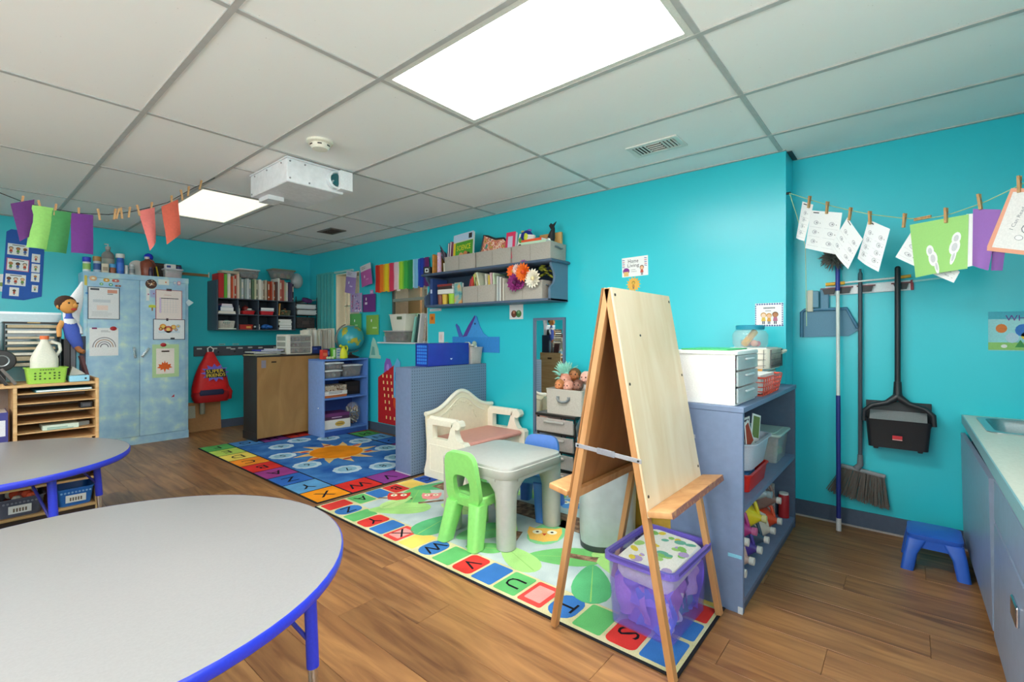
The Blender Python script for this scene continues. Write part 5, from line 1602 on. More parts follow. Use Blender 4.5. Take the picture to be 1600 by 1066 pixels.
t = thing('toy', 'round dark red pot behind the white plate in the cubby', 'toy', (x + .125, y + .13, z + .046)); MB().lathe([(.02, 0), (.038, .025), (.036, .05), (.018, .066)], 14).build('pot', C('#8c2a26', .5), t); MB().ball(.008, 0, 0, .072).build('knob', C('#6a1c1a', .5), t)
t = thing('toy', 'white plate tipped over the red tray in the cubby', 'toy', (x + .15, y + .06, z + .0465)); MB().lathe([(.03, .0), (.062, .008), (.06, .010), (.03, .003)], 18).build('plate', WHITE, t); MB().lathe([(.02, .004), (.03, .03), (.028, .03), (.018, .006)], 14).build('cup', C('#dcdcd6', .5), t)
x, y, z = cub(2, 1)
t = thing('basket', 'bright red tray in the cubby\'s upper third compartment', 'tray', (x + .115, y + .10, z)); tub(MB(), .17, .16, .05, .9, .015).build('tray_body', C('#d02a38', .4), t)
for k, (c_, lab, h) in enumerate((('#3f86a8', 'teal flat book on the red tray in the cubby', .012), ('#1f2e58', 'navy box on the red tray in the cubby', .032))):
    flatbook('card_box', lab, (x + .115, y + .10, z + .0505 + k * .0125), .17, .17, h, C(c_, .6), 0, 'flat boxes in the wall cubby', 'box')
x, y, z = cub(3, 1)
book('book', 'thin yellow orange book standing in the cubby\'s upper right compartment', (x + .012, y + .01, z), .014, .16, .15, C('#d99a4a', .6), tilt=.08)
t = mesh_basket('basket', 'small grey green wire basket in the cubby\'s upper right compartment', (x + .115, y + .08, z), .12, .12, .065, C('#7a7f60', .5), 5, 3); b = MB()
for i in range(8):
    b.ball(.02, random.uniform(-.03, .03), random.uniform(-.03, .03), .025 + i * .008, 6, 4, mat=[C('#5a5a3a', .7), C('#c9663a', .7), C('#2a2a2e', .7)][i % 3])
b.build('contents', None, t)['kind'] = 'stuff'
x, y, z = cub(0, 0)
flatbook('folder', 'pale green sheet under the white basket in the cubby', (x + .105, y + .10, z), .205, .19, .012, C('#c2d0a8', .6), 0, 'flat boxes in the wall cubby', 'folder')
t = mesh_basket('basket', 'white perforated basket in the cubby\'s lower left compartment', (x + .105, y + .09, z + .013), .17, .15, .085, C('#e6e4da', .5), 9, 6, .88)
MB().ball(.045, .02, 0, .075, 10, 6, sz=.6).build('contents', C('#4f9a92', .8), t)
x, y, z = cub(1, 0)
t = thing('basket', 'red box with a yellow label in the cubby\'s lower second compartment', 'tray', (x + .095, y + .09, z)); tub(MB(), .16, .15, .06, .93, .01).build('tray_body', C('#b02820', .5), t); MB().box(.0, -.079, .015, .055, -.0735, .04).build('printed_label', C('#d9a04a', .6), t, 0)
t = thing('toy', 'black camera toy beside the red box in the cubby', 'toy', (x + .205, y + .07, z)); MB().rbox(-.022, -.03, 0, .022, .03, .06, .004).build('body', BLACK, t); MB().cyl(.012, 0, .01, 12, M=frame((0, -.03, .035), (1, 0, 0), (0, 0, 1))).build('lens', C('#c9d0d4', .2), t)
x, y, z = cub(2, 0)
t = thing('cloth', 'crumpled blue cloth bag in the cubby\'s lower third compartment', 'cloth', (x + .115, y + .09, z)); b = MB()
for i in range(14):
    b.ball(.03, random.uniform(-.06, .06), random.uniform(-.04, .04), .03 + random.uniform(0, .02), 8, 5, sz=.7)
b.build('folds', C('#2f6fc0', .6), t, 60)
t = thing('toy', 'white bead at the left of the blue cloth in the cubby', 'toy', (x + .016, y + .04, z)); MB().lathe([(.012, 0), (.014, .03), (.006, .045)], 10).build('body', WHITE, t); MB().ball(.012, 0, 0, .056).build('bead', WHITE, t)
x, y, z = cub(3, 0)
for k, (c_, h, a) in enumerate((('#d5d6ce', .028, 0), ('#4a3a34', .03, .04), ('#d8dccb', .034, -.04), ('#dfe3d2', .02, .10), ('#e8eadf', .024, -.06))):
    flatbook('paper_bundle', ['lowest white paper bundle in the cubby\'s lower right compartment', 'dark brown box above the lowest paper bundle in the cubby', 'third white paper bundle in the cubby\'s lower right compartment', 'pale green paper bundle in the cubby\'s lower right compartment', 'topmost white paper bundle in the cubby\'s lower right compartment'][k], (x + .105, y + .11, z), .17, .19, h, C(c_, .7), a, 'paper bundles in the wall cubby', 'paper'); z += h + .0006
# paper trays to the right of the cubby
pt = thing('paper_organizer', 'dark stacking tray unit of white papers between cubby and corner', 'paper tray', (3.04, CY0 + .02, CZ0 + .03))
for k, z in enumerate((0, .185, .265, .34)):
    MB().box(0, 0, z, .31, .29, z + .006).build('tray', BLACK, pt, 0)
for (px, py) in ((.002, .002), (.30, .002), (.002, .28), (.30, .28)):
    MB().box(px, py, 0, px + .008, py + .008, .44).build('corner_post', BLACK, pt, 0)
t = thing('box', 'dark brown box in the bottom tray beside the cubby', 'box', (3.19, CY0 + .16, CZ0 + .0365)); MB().rbox(-.13, -.12, 0, .13, .12, .15, .004).build('box_body', blotch('dark_pattern', ['#2a2426', '#544846'], 60, .7), t); MB().box(-.05, -.121, .05, .05, -.12, .10).build('printed_label', C('#5a4c48', .7), t, 0)
for k, (z, h, a) in enumerate(((.192, .066, .04), (.272, .062, -.05))):
    t = thing('paper_bundle', ['white paper bundle in the second tray beside the cubby', 'white paper bundle in the third tray beside the cubby'][k], 'paper', (3.19, CY0 + .15, CZ0 + .03 + z), a, 'paper bundles in the tray unit')
    for i in range(5):
        MB().box(-.13 - .006 * (i % 3), -.13 - .01 * ((i * 2) % 3), i * h / 5, .13 + .008 * (i % 2), .13, (i + 1) * h / 5 - .001, M=T(0, 0, 0, .012 * (i - 2))).build('sheet_pile', C('#dfe0e2', .8), t, 0)
t = thing('paper_bundle', 'loose curled white papers and a purple pad in the top tray beside the cubby', 'paper', (3.19, CY0 + .15, CZ0 + .377), 0, 'paper bundles in the tray unit')
for i in range(4):
    MB().sheet(lambda u, v, i=i: ((u - .5) * .26 + .01 * i, (v - .5) * .25, .012 * i + .05 * (u - .3 * i / 3) ** 2 + .02 * v), 6, 4).build('curled_sheet', C('#e2e3e5', .8), t)
MB().box(-.03, -.13, .05, .05, -.02, .10, M=T(0, 0, 0, .2, .3)).build('purple_pad', C('#5a2f6a', .7), t, 0)
t = thing('bag', 'clear plastic bag of white paper against the wall right of the cubby books', 'bag', (3.125, CY0 + .17, CZ0 + .60)); MB().ball(.095, 0, 0, .10, 16, 10, sx=.9, sy=.6, sz=1.15).build('bag_body', clear_plastic('bag_plastic', '#c8ccd0', .7, .25), t, 60); MB().box(-.05, -.02, .02, .05, .02, .15).build('papers', PAPER, t, 0)
# ------------------------------------------------------------------ coat rail, backpack, board
cr = thing('coat_rail', 'dark wall-mounted coat rail with name labels on the back wall', 'coat rail', (1.92, YA - .02, .925)); MB().rbox(0, 0, 0, 1.40, .018, .125, .003).build('rail_board', C('#454852', .6), cr)
for x, z in ((.03, .085), (.20, .085), (.36, .09), (.41, .075), (.50, .085), (.62, .09), (.75, .085), (.95, .085)):
    MB().box(x, -.0015, z, x + .055, .0, z + .018).build('name_label', C('#c9c9c4', .7), cr, 0)
for x in (.14, .26, .45, .56, .68, .82, 1.0, 1.2):
    MB().tube([(x, 0, .05), (x, -.03, .045), (x, -.04, .06)], .005, 6).build('hook', BLACK, cr, 60)
for x in (2.20, 2.36):
    t = thing('name_label', ['clear name label stuck on the wall above the coat rail, left one', 'clear name label stuck on the wall above the coat rail, right one'][x > 2.3], 'label', (x, YA - .0015, 1.06), 0, 'labels above the coat rail'); MB().box(0, 0, 0, .075, .0014, .02).build('label_strip', C('#8fc4c4', .3), t, 0); MB().box(.01, -.0004, .006, .06, 0, .012).build('printed_text', C('#3f7f84', .6), t, 0)
bp = thing('backpack', 'red backpack with a comic burst print hanging on the coat rail', 'backpack', (2.075, YA - .11, .385))
prof = [(.0, .19, .085), (.06, .205, .095), (.16, .20, .10), (.30, .17, .085), (.42, .12, .065), (.52, .07, .045), (.595, .035, .03)]
b = MB(); b.loft([rr(2 * w, 2 * d, min(w, d) * .85, z, (.0 if z < .4 else -.01), 0, 5) for z, w, d in prof]); b.build('bag_body', C('#d3171a', .55, scale=8, bump=.2), bp, 60)
MB().loft([rr(.36, .14, .06, -.02, 0, -.012, 5), rr(.40, .19, .08, .03, 0, -.012, 5), rr(.405, .20, .085, .10, 0, -.012, 5), rr(.33, .185, .08, .125, 0, -.005, 5)]).build('front_pocket', C('#a8151b', .55), bp, 60)
MB().loft([rr(.25, .02, .009, .07, -.02, -.108, 3), rr(.27, .03, .012, .10, -.02, -.110, 3), rr(.24, .02, .009, .135, -.02, -.104, 3)]).build('pocket_mesh', C('#1c2244', .7), bp, 60)
MB().loft([rr(.10, .05, .02, .0, .165, -.05, 3), rr(.12, .08, .03, .10, .165, -.05, 3), rr(.08, .05, .02, .20, .13, -.05, 3)]).build('side_flap', C('#c01a1c', .55), bp, 60)
MB().tube([(-.03, 0, .59), (-.035, .0, .64), (0, .02, .66), (.03, 0, .63), (.02, 0, .585)], .008, 6).build('hang_loop', C('#e8e4e0', .6), bp, 60)
Mp = frame((.02, -.094, .34), (1, 0, .02), (0, .28, .96))
d = MB(); d.add([(px * .145, py * .105, 0) for px, py in star(.72, 1.1, 12)], [tuple(range(24))], C('#6f62c8', .5)); d.build('burst', None, bp, 0, M=Mp)
d = MB(); rect(d, -.105, -.06, .115, .045, C('#151318', .5), .001); d.build('print_panel', None, bp, 0, M=Mp)
d = MB(); d.text('SUPER', 0, .0, .042, C('#f0d23a', .5), w=.19, t=.002, rot=.04); d.text('FRIENDS', .005, -.052, .042, C('#f0d23a', .5), w=.205, t=.002, rot=.04); d.build('lettering', None, bp, 0, M=Mp)
MB().tube([(-.10, -.02, .0), (-.10, -.03, -.06), (-.10, -.03, -.16)], .028, 10).build('hanging_strap', C('#8c8a78', .7), bp, 60)
t = thing('cardboard_sheet', 'brown cardboard panel leaning on the back wall under the backpack', 'cardboard', (1.80, YA - .055, .0)); MB().box(0, 0, .001, .41, .012, .36, M=T(0, 0, 0, 0, -.09)).build('panel', C('#a97c50', .8, scale=8), t, 0); MB().box(.0, -.002, .17, .13, .0, .32, M=T(0, 0, 0, 0, -.09)).build('paper_patch', C('#a8ab98', .8), t, 0)
# ------------------------------------------------------------------ dresser turned with its back to the room
dz = thing('dresser', 'black dresser with a bare brown hardboard back, next to the blue shelf', 'dresser', (2.164, 5.505, .0115), .035)
dw, dd, dh = 1.0, .335, .951
DK = C('#2a2422', .5, scale=6)
MB().rbox(0, 0.004, 0, .018, dd, dh - .02, .002).build('side_panel', DK, dz)
MB().rbox(dw - .018, .004, 0, dw, dd, dh - .02, .002).build('side_panel', DK, dz)
MB().rbox(-.006, 0, dh - .02, dw + .006, dd + .01, dh, .003).build('top_board', DK, dz)
MB().box(.006, 0, .03, dw - .006, .004, dh - .02).build('back_board', HARDBOARD, dz, 0)
MB().box(-.004, .004, 0, 0, dd + .008, .09).build('plinth', DK, dz, 0)
MB().box(.018, .004, .06, dw - .018, dd - .02, .075).build('bottom_board', DK, dz, 0)
MB().box(.018, dd - .02, .06, dw - .018, dd, dh - .02).build('drawer_front', DK, dz, 0)
MB().rbox(.16, -.0012, dh - .085, .215, 0, dh - .07, .004, .0005).build('hand_slot', C('#2a1a10', .9), dz)
MB().rbox(.05, -.0008, dh - .14, .10, 0, dh - .055, .02, .0003).build('tape_patch', C('#8b8694', .7), dz)
DZ = .0115 + dh
def dres(x, y):
    c, s = math.cos(.035), math.sin(.035)
    return (2.164 + c * x - s * y, 5.505 + s * x + c * y)
for k, (x, y, w, d, h, c_, a, lab) in enumerate(((.13, .16, .30, .24, .006, '#d8d2a0', .10, 'yellowed folder at the bottom of the pile on the dresser'), (.17, .16, .34, .26, .010, '#2a2b30', -.06, 'black folder in the pile on the dresser'), (.14, .15, .30, .22, .008, '#e8e6e0', .15, 'white folder in the pile on the dresser'), (.20, .17, .26, .22, .014, '#2c36a8', .05, 'royal blue folder on top of the pile on the dresser'), (.24, .19, .14, .12, .008, '#e9eaf0', -.4, 'small white card lying on the blue folder'))):
    px, py = dres(x, y)
    flatbook('folder', lab, (px, py, DZ + .0005 + .0150 * k - .0 * k), w, d, h, C(c_, .6), a, 'folders piled on the dresser', 'folder')
px, py = dres(.50, .15)
t = thing('craft_drawers', 'white desktop unit of see-through craft drawers on the dresser', 'drawer unit', (px, py, DZ + .0003), .035)
w, d, h = .31, .25, .235
f = MB()
f.rbox(-w / 2, -d / 2, 0, w / 2, d / 2, .012, .006).rbox(-w / 2, -d / 2, h - .012, w / 2, d / 2, h, .006)
f.box(-w / 2, -d / 2, .012, -w / 2 + .012, d / 2, h - .012).box(w / 2 - .012, -d / 2, .012, w / 2, d / 2, h - .012).box(-w / 2 + .012, d / 2 - .006, .012, w / 2 - .012, d / 2, h - .012)
f.box(-w / 2 + .012, -d / 2, .012, -w / 2 + .045, -d / 2 + .01, h - .012)
f.build('case', C('#ece8da', .4), t)
for k in range(3):
    z = .018 + k * .068
    q = MB().rbox(-w / 2 + .05, -d / 2 + .002, z, w / 2 - .016, -d / 2 + .01, z + .060, .003).build('drawer', SMOKE, t)
    MB().box(-w / 2 + .05, -d / 2 - .002, z + .058, w / 2 - .016, -d / 2 + .01, z + .064).build('drawer_lip', C('#cfd2ca', .4), q, 0)
    b = MB(); rnd = random.Random(60 + k)
    for i in range(12):
        s0 = rnd.uniform(.01, .02)
        b.ball(s0, rnd.uniform(-.07, .12), rnd.uniform(-.08, .02), z + s0 + .006, 6, 4, mat=[C('#c9a27a', .7), C('#e9e4da', .7), C('#a04a6a', .7), C('#6a9a5a', .7), C('#4a4a52', .7)][(i + k) % 5])
    b.build('contents', None, q)['kind'] = 'stuff'
for k in range(3):
    MB().box(-w / 2 - .001, -d / 2 + .03, .025 + k * .068, -w / 2 + .0005, d / 2 - .02, .075 + k * .068).build('side_window', C('#a5a698', .3), t, 0)
# upright file folders behind
x0 = .66
rnd = random.Random(77)
nf = 16
for k in range(nf):
    w = rnd.uniform(.014, .026)
    px, py = dres(x0, .12 + .02 * (k % 3))
    book('file', 'upright paper file, %s from the left of the row behind the craft drawers' % ORD[k], (px, py, DZ + .0004), w, rnd.uniform(.27, .315), .19, C(['#e7e3d4', '#d9d4c2', '#c9c6bc', '#efece2', '#b9b4a8'][k % 5], .7), .035, rnd.uniform(-.03, .03), group='files standing on the dresser', cat='file')
    x0 += w + .003
px, py = dres(.70, .04)
t = thing('book', 'dark blue flat case in front of the standing files', 'case', (px + .03, py + .03, DZ + .0004), .1); MB().rbox(-.06, -.025, 0, .06, .025, .09, .004).build('case_body', C('#1f2e6a', .5), t); MB().box(-.05, -.0258, .05, .0, -.025, .07).build('printed_label', C('#4a5aa8', .5), t, 0)
# ------------------------------------------------------------------ blue shelf
sb = thing('blue_shelf', 'bright blue open shelf of games between dresser and teal wall', 'shelf unit', (2.742, 5.141, .0115), .045)
bw_, bd_, bh_ = .605, .325, .895
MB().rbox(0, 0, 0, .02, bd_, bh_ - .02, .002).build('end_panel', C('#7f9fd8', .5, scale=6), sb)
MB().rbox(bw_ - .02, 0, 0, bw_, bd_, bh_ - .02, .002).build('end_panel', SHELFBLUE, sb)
MB().rbox(0, -.002, bh_ - .02, bw_, bd_, bh_, .002).build('top_board', SHELFBLUE, sb)
for z in (.055, .425, .655):
    MB().box(.02, 0, z, bw_ - .02, bd_ - .01, z + .02).build('shelf', SHELFBLUE, sb, 0)
MB().box(.02, .004, 0, bw_ - .02, .02, .055).build('kick_board', C('#2e4f9a', .5), sb, 0)
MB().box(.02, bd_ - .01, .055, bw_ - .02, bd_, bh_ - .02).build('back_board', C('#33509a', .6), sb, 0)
MB().ball(.007, -.003, .10, .33).build('shelf_peg', WHITE, sb)
def bsh(x, y, z):
    c, s = math.cos(.045), math.sin(.045)
    return (2.742 + c * x - s * y, 5.141 + s * x + c * y, .0120 + z)
lidbox('lidded_bin', 'small clear bin with a white lid, lower of two in the blue shelf', 'bin', bsh(.145, .10, .675), .045, .22, .16, .075, SMOKE, WHITE, [C('#8a8a82', .7), C('#c9c4ba', .7)])
lidbox('lidded_bin', 'small clear bin with a white lid, stacked upper one in the blue shelf', 'bin', bsh(.155, .10, .775), .045, .23, .16, .065, SMOKE, WHITE, [C('#6a5a62', .7), C('#a88a92', .7), C('#4a4048', .7)])
lidbox('lidded_bin', 'long smoky bin with a white lid at the right of the blue shelf\'s top level', 'bin', bsh(.43, .17, .675), .045, .26, .22, .125, SMOKE, WHITE, [C('#7a7674', .7)])
t = thing('game_box', 'orange and white flat game box in the blue shelf\'s middle level', 'game box', bsh(.17, .12, .445), .10); MB().rbox(-.15, -.10, 0, .15, .10, .045, .003).build('box_base', C('#c06a34', .6), t); MB().rbox(-.153, -.103, .028, .153, .103, .075, .003).build('box_lid', C('#e9e7e2', .6), t); q = MB(); lines(q, -.10, .062, .12, 2, .016, C('#6a6a70', .7), .006, 9); q.build('printed_text', None, t, 0, M=frame((0, -.1036, 0), (1, 0, 0), (0, 0, 1)))
t = thing('game_box', 'brown patterned puzzle box on the orange game box', 'game box', bsh(.17, .12, .5215), .03); MB().rbox(-.15, -.10, 0, .15, .10, .065, .003).build('box_base', blotch('brown_game_print', ['#3a2822', '#8a6a52', '#d6c9b4', '#2a1d1a'], 45, .6), t); MB().box(-.13, -.1006, .02, .0, -.1, .05).build('printed_label', C('#b9a88e', .6), t, 0)
t = thing('game_box', 'black game box at the back right of the blue shelf\'s middle level', 'game box', bsh(.47, .20, .445), 0); MB().rbox(-.10, -.08, 0, .10, .08, .16, .003).build('box_base', C('#17130f', .6), t); MB().box(-.07, -.0806, .04, .07, -.08, .10).build('printed_label', C('#2a211b', .6), t, 0)
t = thing('game_box', 'white game box with a gold emblem on the blue shelf\'s bottom level', 'game box', bsh(.20, .13, .0755), -.10); MB().rbox(-.17, -.11, 0, .17, .11, .105, .003).build('box_base', C('#e7e4da', .6), t); q = MB(); disc(q, .04, .055, .06, C('#cfa84a', .6), 16, .5); rect(q, .0, .05, .08, .058, C('#7a5a2a', .6), .0012); q.build('printed_emblem', None, t, 0, M=frame((0, -.1106, 0), (1, 0, 0), (0, 0, 1))); MB().box(-.1706, -.10, .01, -.17, .10, .095).build('blue_side', C('#2f6fa0', .6), t, 0)
t = thing('game_box', 'purple game box lying on the white gold-emblem box', 'game box', bsh(.19, .14, .1815), -.06); MB().rbox(-.17, -.11, 0, .17, .11, .07, .003).build('box_base', C('#4a2a48', .6), t); MB().rbox(-.171, -.111, .035, .171, .111, .075, .003).build('box_lid', C('#6a2f6a', .6), t); q = MB(); lines(q, -.05, .02, .10, 1, .016, C('#c9a8c8', .7), .010, 9); q.build('printed_text', None, t, 0, M=frame((0, -.1106, 0), (1, 0, 0), (0, 0, 1)))
t = thing('toy_bag', 'clear bag of brown building pieces at the right of the blue shelf\'s bottom level', 'bag', bsh(.475, .14, .0755), 0)
b = MB(); rnd = random.Random(4)
for i in range(40):
    b.box(-.03, -.006, -.006, .03, .006, .006, [C('#4a3626', .7), C('#8a6a48', .7), C('#cfc8b0', .7), C('#2a2420', .7)][i % 4], T(rnd.uniform(-.05, .05), rnd.uniform(-.05, .05), rnd.uniform(.03, .22), rnd.uniform(0, 3), rnd.uniform(0, 3), rnd.uniform(0, 3)))
b.build('building_piece', None, t, 0)['kind'] = 'stuff'
MB().ball(.10, 0, 0, .14, 14, 10, sx=.95, sy=.9, sz=1.35).build('bag_skin', clear_plastic('toy_bag_plastic', '#d8dcdc', .22, .15), t, 60)
# on top of the blue shelf
zt2 = .895 + .0003
p = bsh(.065, .10, zt2); t = thing('box', 'small red carton at the left of the blue shelf\'s top', 'box', p, .05); MB().rbox(-.035, -.03, 0, .035, .03, .11, .003).build('carton_body', C('#d8392b', .6), t); MB().box(-.025, -.0306, .04, .025, -.03, .075).build('printed_label', C('#e7754a', .6), t, 0)
p = bsh(.125, .14, zt2); t = thing('box', 'dark blue carton behind the red carton on the blue shelf', 'box', p, .05); MB().rbox(-.028, -.03, 0, .028, .03, .12, .003).build('carton_body', C('#2c3f72', .6), t); MB().box(-.02, -.0306, .05, .02, -.03, .09).build('printed_label', C('#7a8ac8', .6), t, 0)
p = bsh(.118, .05, zt2); t = thing('ribbon', 'small crumpled pale green ribbon at the shelf\'s front edge', 'ribbon', p); b = MB(); [b.ball(.016, .02 * i - .03, .006 * (-1) ** i, .016, 7, 5) for i in range(4)]; b.build('bow_loops', C('#cfe0a8', .7), t, 60)
p = bsh(.185, .11, zt2); t = thing('box', 'lime green tall carton on the blue shelf', 'box', p, .05); MB().rbox(-.022, -.035, 0, .022, .035, .13, .003).build('carton_body', C('#6ac23c', .6), t); MB().box(-.012, -.0356, .02, .012, -.035, .11).build('printed_label', C('#d9efc0', .6), t, 0)
p = bsh(.245, .11, zt2); t = thing('box', 'silver grey carton between lime carton and yellow jug', 'box', p, .05); MB().rbox(-.03, -.035, 0, .03, .035, .125, .003).build('carton_body', C('#b4bcc0', .6), t); q = MB(); lines(q, -.02, .095, .02, 3, .03, C('#5a7aa8', .7), .012, 5); q.build('printed_text', None, t, 0, M=frame((0, -.0356, 0), (1, 0, 0), (0, 0, 1)))
p = bsh(.312, .085, zt2); t = thing('watering_jug', 'bright yellow toy watering jug in front of the globe', 'jug', p, .2)
MB().lathe([(.046, 0), (.052, .01), (.052, .06), (.042, .095), (.022, .12), (.02, .15)], 18).build('jug_body', C('#dfe02a', .4), t, 60)
MB().tube([(.03, 0, .145), (.055, 0, .15), (.066, 0, .12), (.05, 0, .08)], .011, 8).build('handle', C('#dfe02a', .4), t, 60)
MB().tube([(-.015, 0, .14), (-.045, 0, .155)], .013, 8, taper=[.014, .017]).build('spout', C('#d2d326', .4), t, 60)
p = bsh(.47, .17, zt2)
gl = thing('globe', 'tabletop world globe on a dark stand on the blue shelf', 'globe', p, 0)
def globe_mat():
    m, nt, p_ = nodes_of('globe_map')
    mp = coord(nt, 'Object', 9)
    nz = nt.nodes.new('ShaderNodeTexNoise'); nz.inputs['Scale'].default_value = 1.0; nz.inputs['Detail'].default_value = 6; nz.inputs['Roughness'].default_value = .45
    link(nt, mp, 'Vector', nz, 'Vector')
    rp = nt.nodes.new('ShaderNodeValToRGB')
    for i, (po, c_) in enumerate(((.0, '#2f93a8'), (.56, '#3aa6b4'), (.575, '#8fa83c'), (.64, '#c9b23a'), (.75, '#9a8a3a'))):
        e = rp.color_ramp.elements[i] if i < 2 else rp.color_ramp.elements.new(po)
        e.position = po
        e.color = hexc(c_) + (1,)
    link(nt, nz, 'Fac', rp, 'Fac'); link(nt, rp, 'Color', p_, 'Base Color'); p_.inputs['Roughness'].default_value = .3
    return m
MB().ball(.162, 0, 0, .245, 32, 20).build('globe_sphere', globe_mat(), gl, 80)
tl = .41
arc = [(.178 * math.sin(a) * .93, .178 * math.sin(a) * -.36, .245 + .178 * math.cos(a)) for a in [(-.35 - i * (PI + .2) / 22) for i in range(23)]]
MB().tube(arc, .007, 8).build('meridian_arm', C('#6d6f70', .3, metal=.6), gl, 60)
MB().lathe([(.10, 0), (.105, .012), (.05, .03), (.018, .045), (.014, .065)], 22).build('stand', C('#3c2a24', .4), gl, 50)
# ------------------------------------------------------------------ hangings around the corner window
def hang(name, label, y0, z0, w, h, col, draw=None, x=3.385, tilt=0.0, curl=.012, cat='paper', hook=None):
    return poster(name, label, cat, on_right(y0, z0, x, tilt), w, h, C(col, .7, var=.03), draw, curl=curl)
hang('hanging_poster', 'lavender paper pocket with a white band hanging over the corner window', 5.66, 2.035, .245, .285, '#9a7fbd', lambda d: (rect(d, .0, -.075, .245, 0, C('#cfcadb', .7)), lines(d, .03, -.03, .2, 2, .02, C('#7a7a8a', .7), .008), disc(d, .09, -.15, .012, WHITE, 10, 1.6), rect(d, .12, -.20, .18, -.185, C('#d8c8e4', .7))), tilt=-.16, x=3.345)
hang('hanging_poster', 'magenta pink paper pocket with a white band hanging left of the streamers', 5.345, 2.055, .235, .27, '#b55aa0', lambda d: (rect(d, .0, -.075, .235, 0, C('#d6cdd0', .7)), lines(d, .03, -.03, .19, 2, .02, C('#7a7a72', .7), .009), disc(d, .09, -.15, .012, C('#e8c8e0', .6), 10, 1.6), rect(d, .12, -.20, .17, -.185, C('#d08ac0', .7))), tilt=.16, x=3.345)
def floral(d):
    rnd = random.Random(9)
    for i in range(46):
        disc(d, rnd.uniform(.02, .25), rnd.uniform(-.23, -.02), rnd.uniform(.006, .014), [C('#b4508a', .7), C('#e0d8ea', .7), C('#6a5a9a', .7), C('#d88ab0', .7)][i % 4], 8, 1, .0004 + i * .00001)
    rect(d, .06, -.2, .075, -.03, C('#8a3a5a', .7), .001)
hang('hanging_poster', 'lilac floral pattern card hanging below the lavender pocket', 5.63, 1.73, .275, .245, '#a99cc4', floral, x=3.380)
hang('hanging_poster', 'plain deep purple card hanging below the pink pocket', 5.345, 1.705, .28, .225, '#6a2f7f', lambda d: (disc(d, .08, -.06, .012, WHITE, 10, 1.8), rect(d, .05, -.13, .11, -.10, C('#d9d0e2', .7))), x=3.386)
hang('hanging_poster', 'green card with a small white bell print beside the window', 5.645, 1.465, .27, .25, '#58a85c', lambda d: (disc(d, .13, -.09, .012, WHITE, 10, 1.6), rect(d, .14, -.16, .20, -.14, C('#9fd8a0', .7))), x=3.383, curl=.02)
hang('hanging_poster', 'yellow green card curling off the wall left of the pass-through', 5.27, 1.44, .27, .245, '#7fb04a', lambda d: (disc(d, .13, -.07, .012, WHITE, 10, 1.6), rect(d, .16, -.17, .24, -.15, C('#b8d89a', .7))), x=3.386, curl=.02)
t = thing('pegged_card', 'small pink card under the pink pocket', 'card', (0, 0, 0)); t.matrix_world = on_right(5.19, 1.755, 3.39); MB().box(0, -.05, 0, .07, 0, .002).build('card_sheet', C('#c98ac0', .7), t, 0); MB().box(.01, -.03, .002, .05, -.02, .0026).build('printed_text', C('#e9d0e6', .7), t, 0)
# pale green sail-like cut-out on the wall
t = thing('wall_cutout', 'pale mint iron-shaped cutout on the wall beside the globe', 'cutout', (0, 0, 0)); t.matrix_world = on_right(5.22, .90, 3.396)
MB().prism([(0, 0), (.25, 0), (.25, .035), (.215, .045), (.20, .12), (.13, .235), (.09, .26), (.06, .20), (.02, .05)], .006).build('cutout', C('#a8d4c4', .6), t); MB().prism([(.05, .04), (.14, .04), (.12, .14), (.08, .15)], .002, M=T(0, 0, .006)).build('printed_shape', C('#6fb0a6', .6), t)
# streamers: crepe strips on a cord across the pass-through
sr = thing('streamer_curtain', 'rainbow crepe paper streamers on a cord above the pass-through', 'streamers', (3.375, 5.04, 2.045))
SC = ['#d02a1c', '#e0401c', '#ef7a1c', '#f3a81e', '#f2d020', '#f0b41c', '#e0385a', '#d84a6a', '#f2c8d0', '#f2ddd8', '#a9dd3a', '#7ccc3a', '#3fae4c', '#2a9a48', '#1f8a4a', '#a9d8ea', '#7fc0e4', '#1f4fc0', '#1a3aa8', '#4a2a8a', '#6a1f6a']
sw = .995 / len(SC)
MB().tube([(0, .02, .003), (0, -.5, -.006), (0, -1.02, .005)], .002, 6).build('cord', WHITE, sr, 60)
rnd = random.Random(31)
for k, c_ in enumerate(SC):
    ln = .345 - .03 * (k / len(SC)) + rnd.uniform(-.012, .012)
    ph = rnd.uniform(0, 6)
    b = MB()
    def fn(u, v, k=k, ln=ln, ph=ph):
        return (-.004 - .0012 * math.sin(v * 9 + ph) - .004 * math.sin(u * PI) + (k % 2) * .005, -k * sw - u * (sw + .02) + .006 + .0015 * math.sin(v * 7 + ph), .004 - v * ln)
    b.sheet(fn, 4, 14).build('streamer', C(c_, .7, scale=90, var=.2), sr)
# ------------------------------------------------------------------ on the pass-through sill
SZ = 1.1055
t = thing('bin', 'grey see-through bin of odds and ends on the pass-through sill', 'bin', (3.49, 4.72, SZ)); tub(MB(), .17, .40, .125, .9, .02).build('bin_body', SMOKE, t); MB().rbox(-.095, -.215, .125, .095, .215, .138, .02, .004).build('lid', C('#b9b4b4', .4), t); b = MB(); rnd = random.Random(14)
for i in range(16):
    b.ball(.028, rnd.uniform(-.04, .04), rnd.uniform(-.15, .15), .035 + rnd.uniform(0, .05), 7, 5, mat=[C('#5a4a5a', .7), C('#8a6a8a', .7), C('#4a4a52', .7), C('#c9c4c0', .7)][i % 4])
b.build('contents', None, t)['kind'] = 'stuff'
t = thing('bin', 'white tapered bin standing on the grey bin in the pass-through', 'bin', (3.49, 4.66, SZ + .1385)); tub(MB(), .17, .32, .195, .78, .02).build('bin_body', C('#e4e2d4', .5), t); MB().box(-.093, -.10, .13, -.088, -.01, .165).build('label_slot', C('#5a6a4a', .6), t, 0)
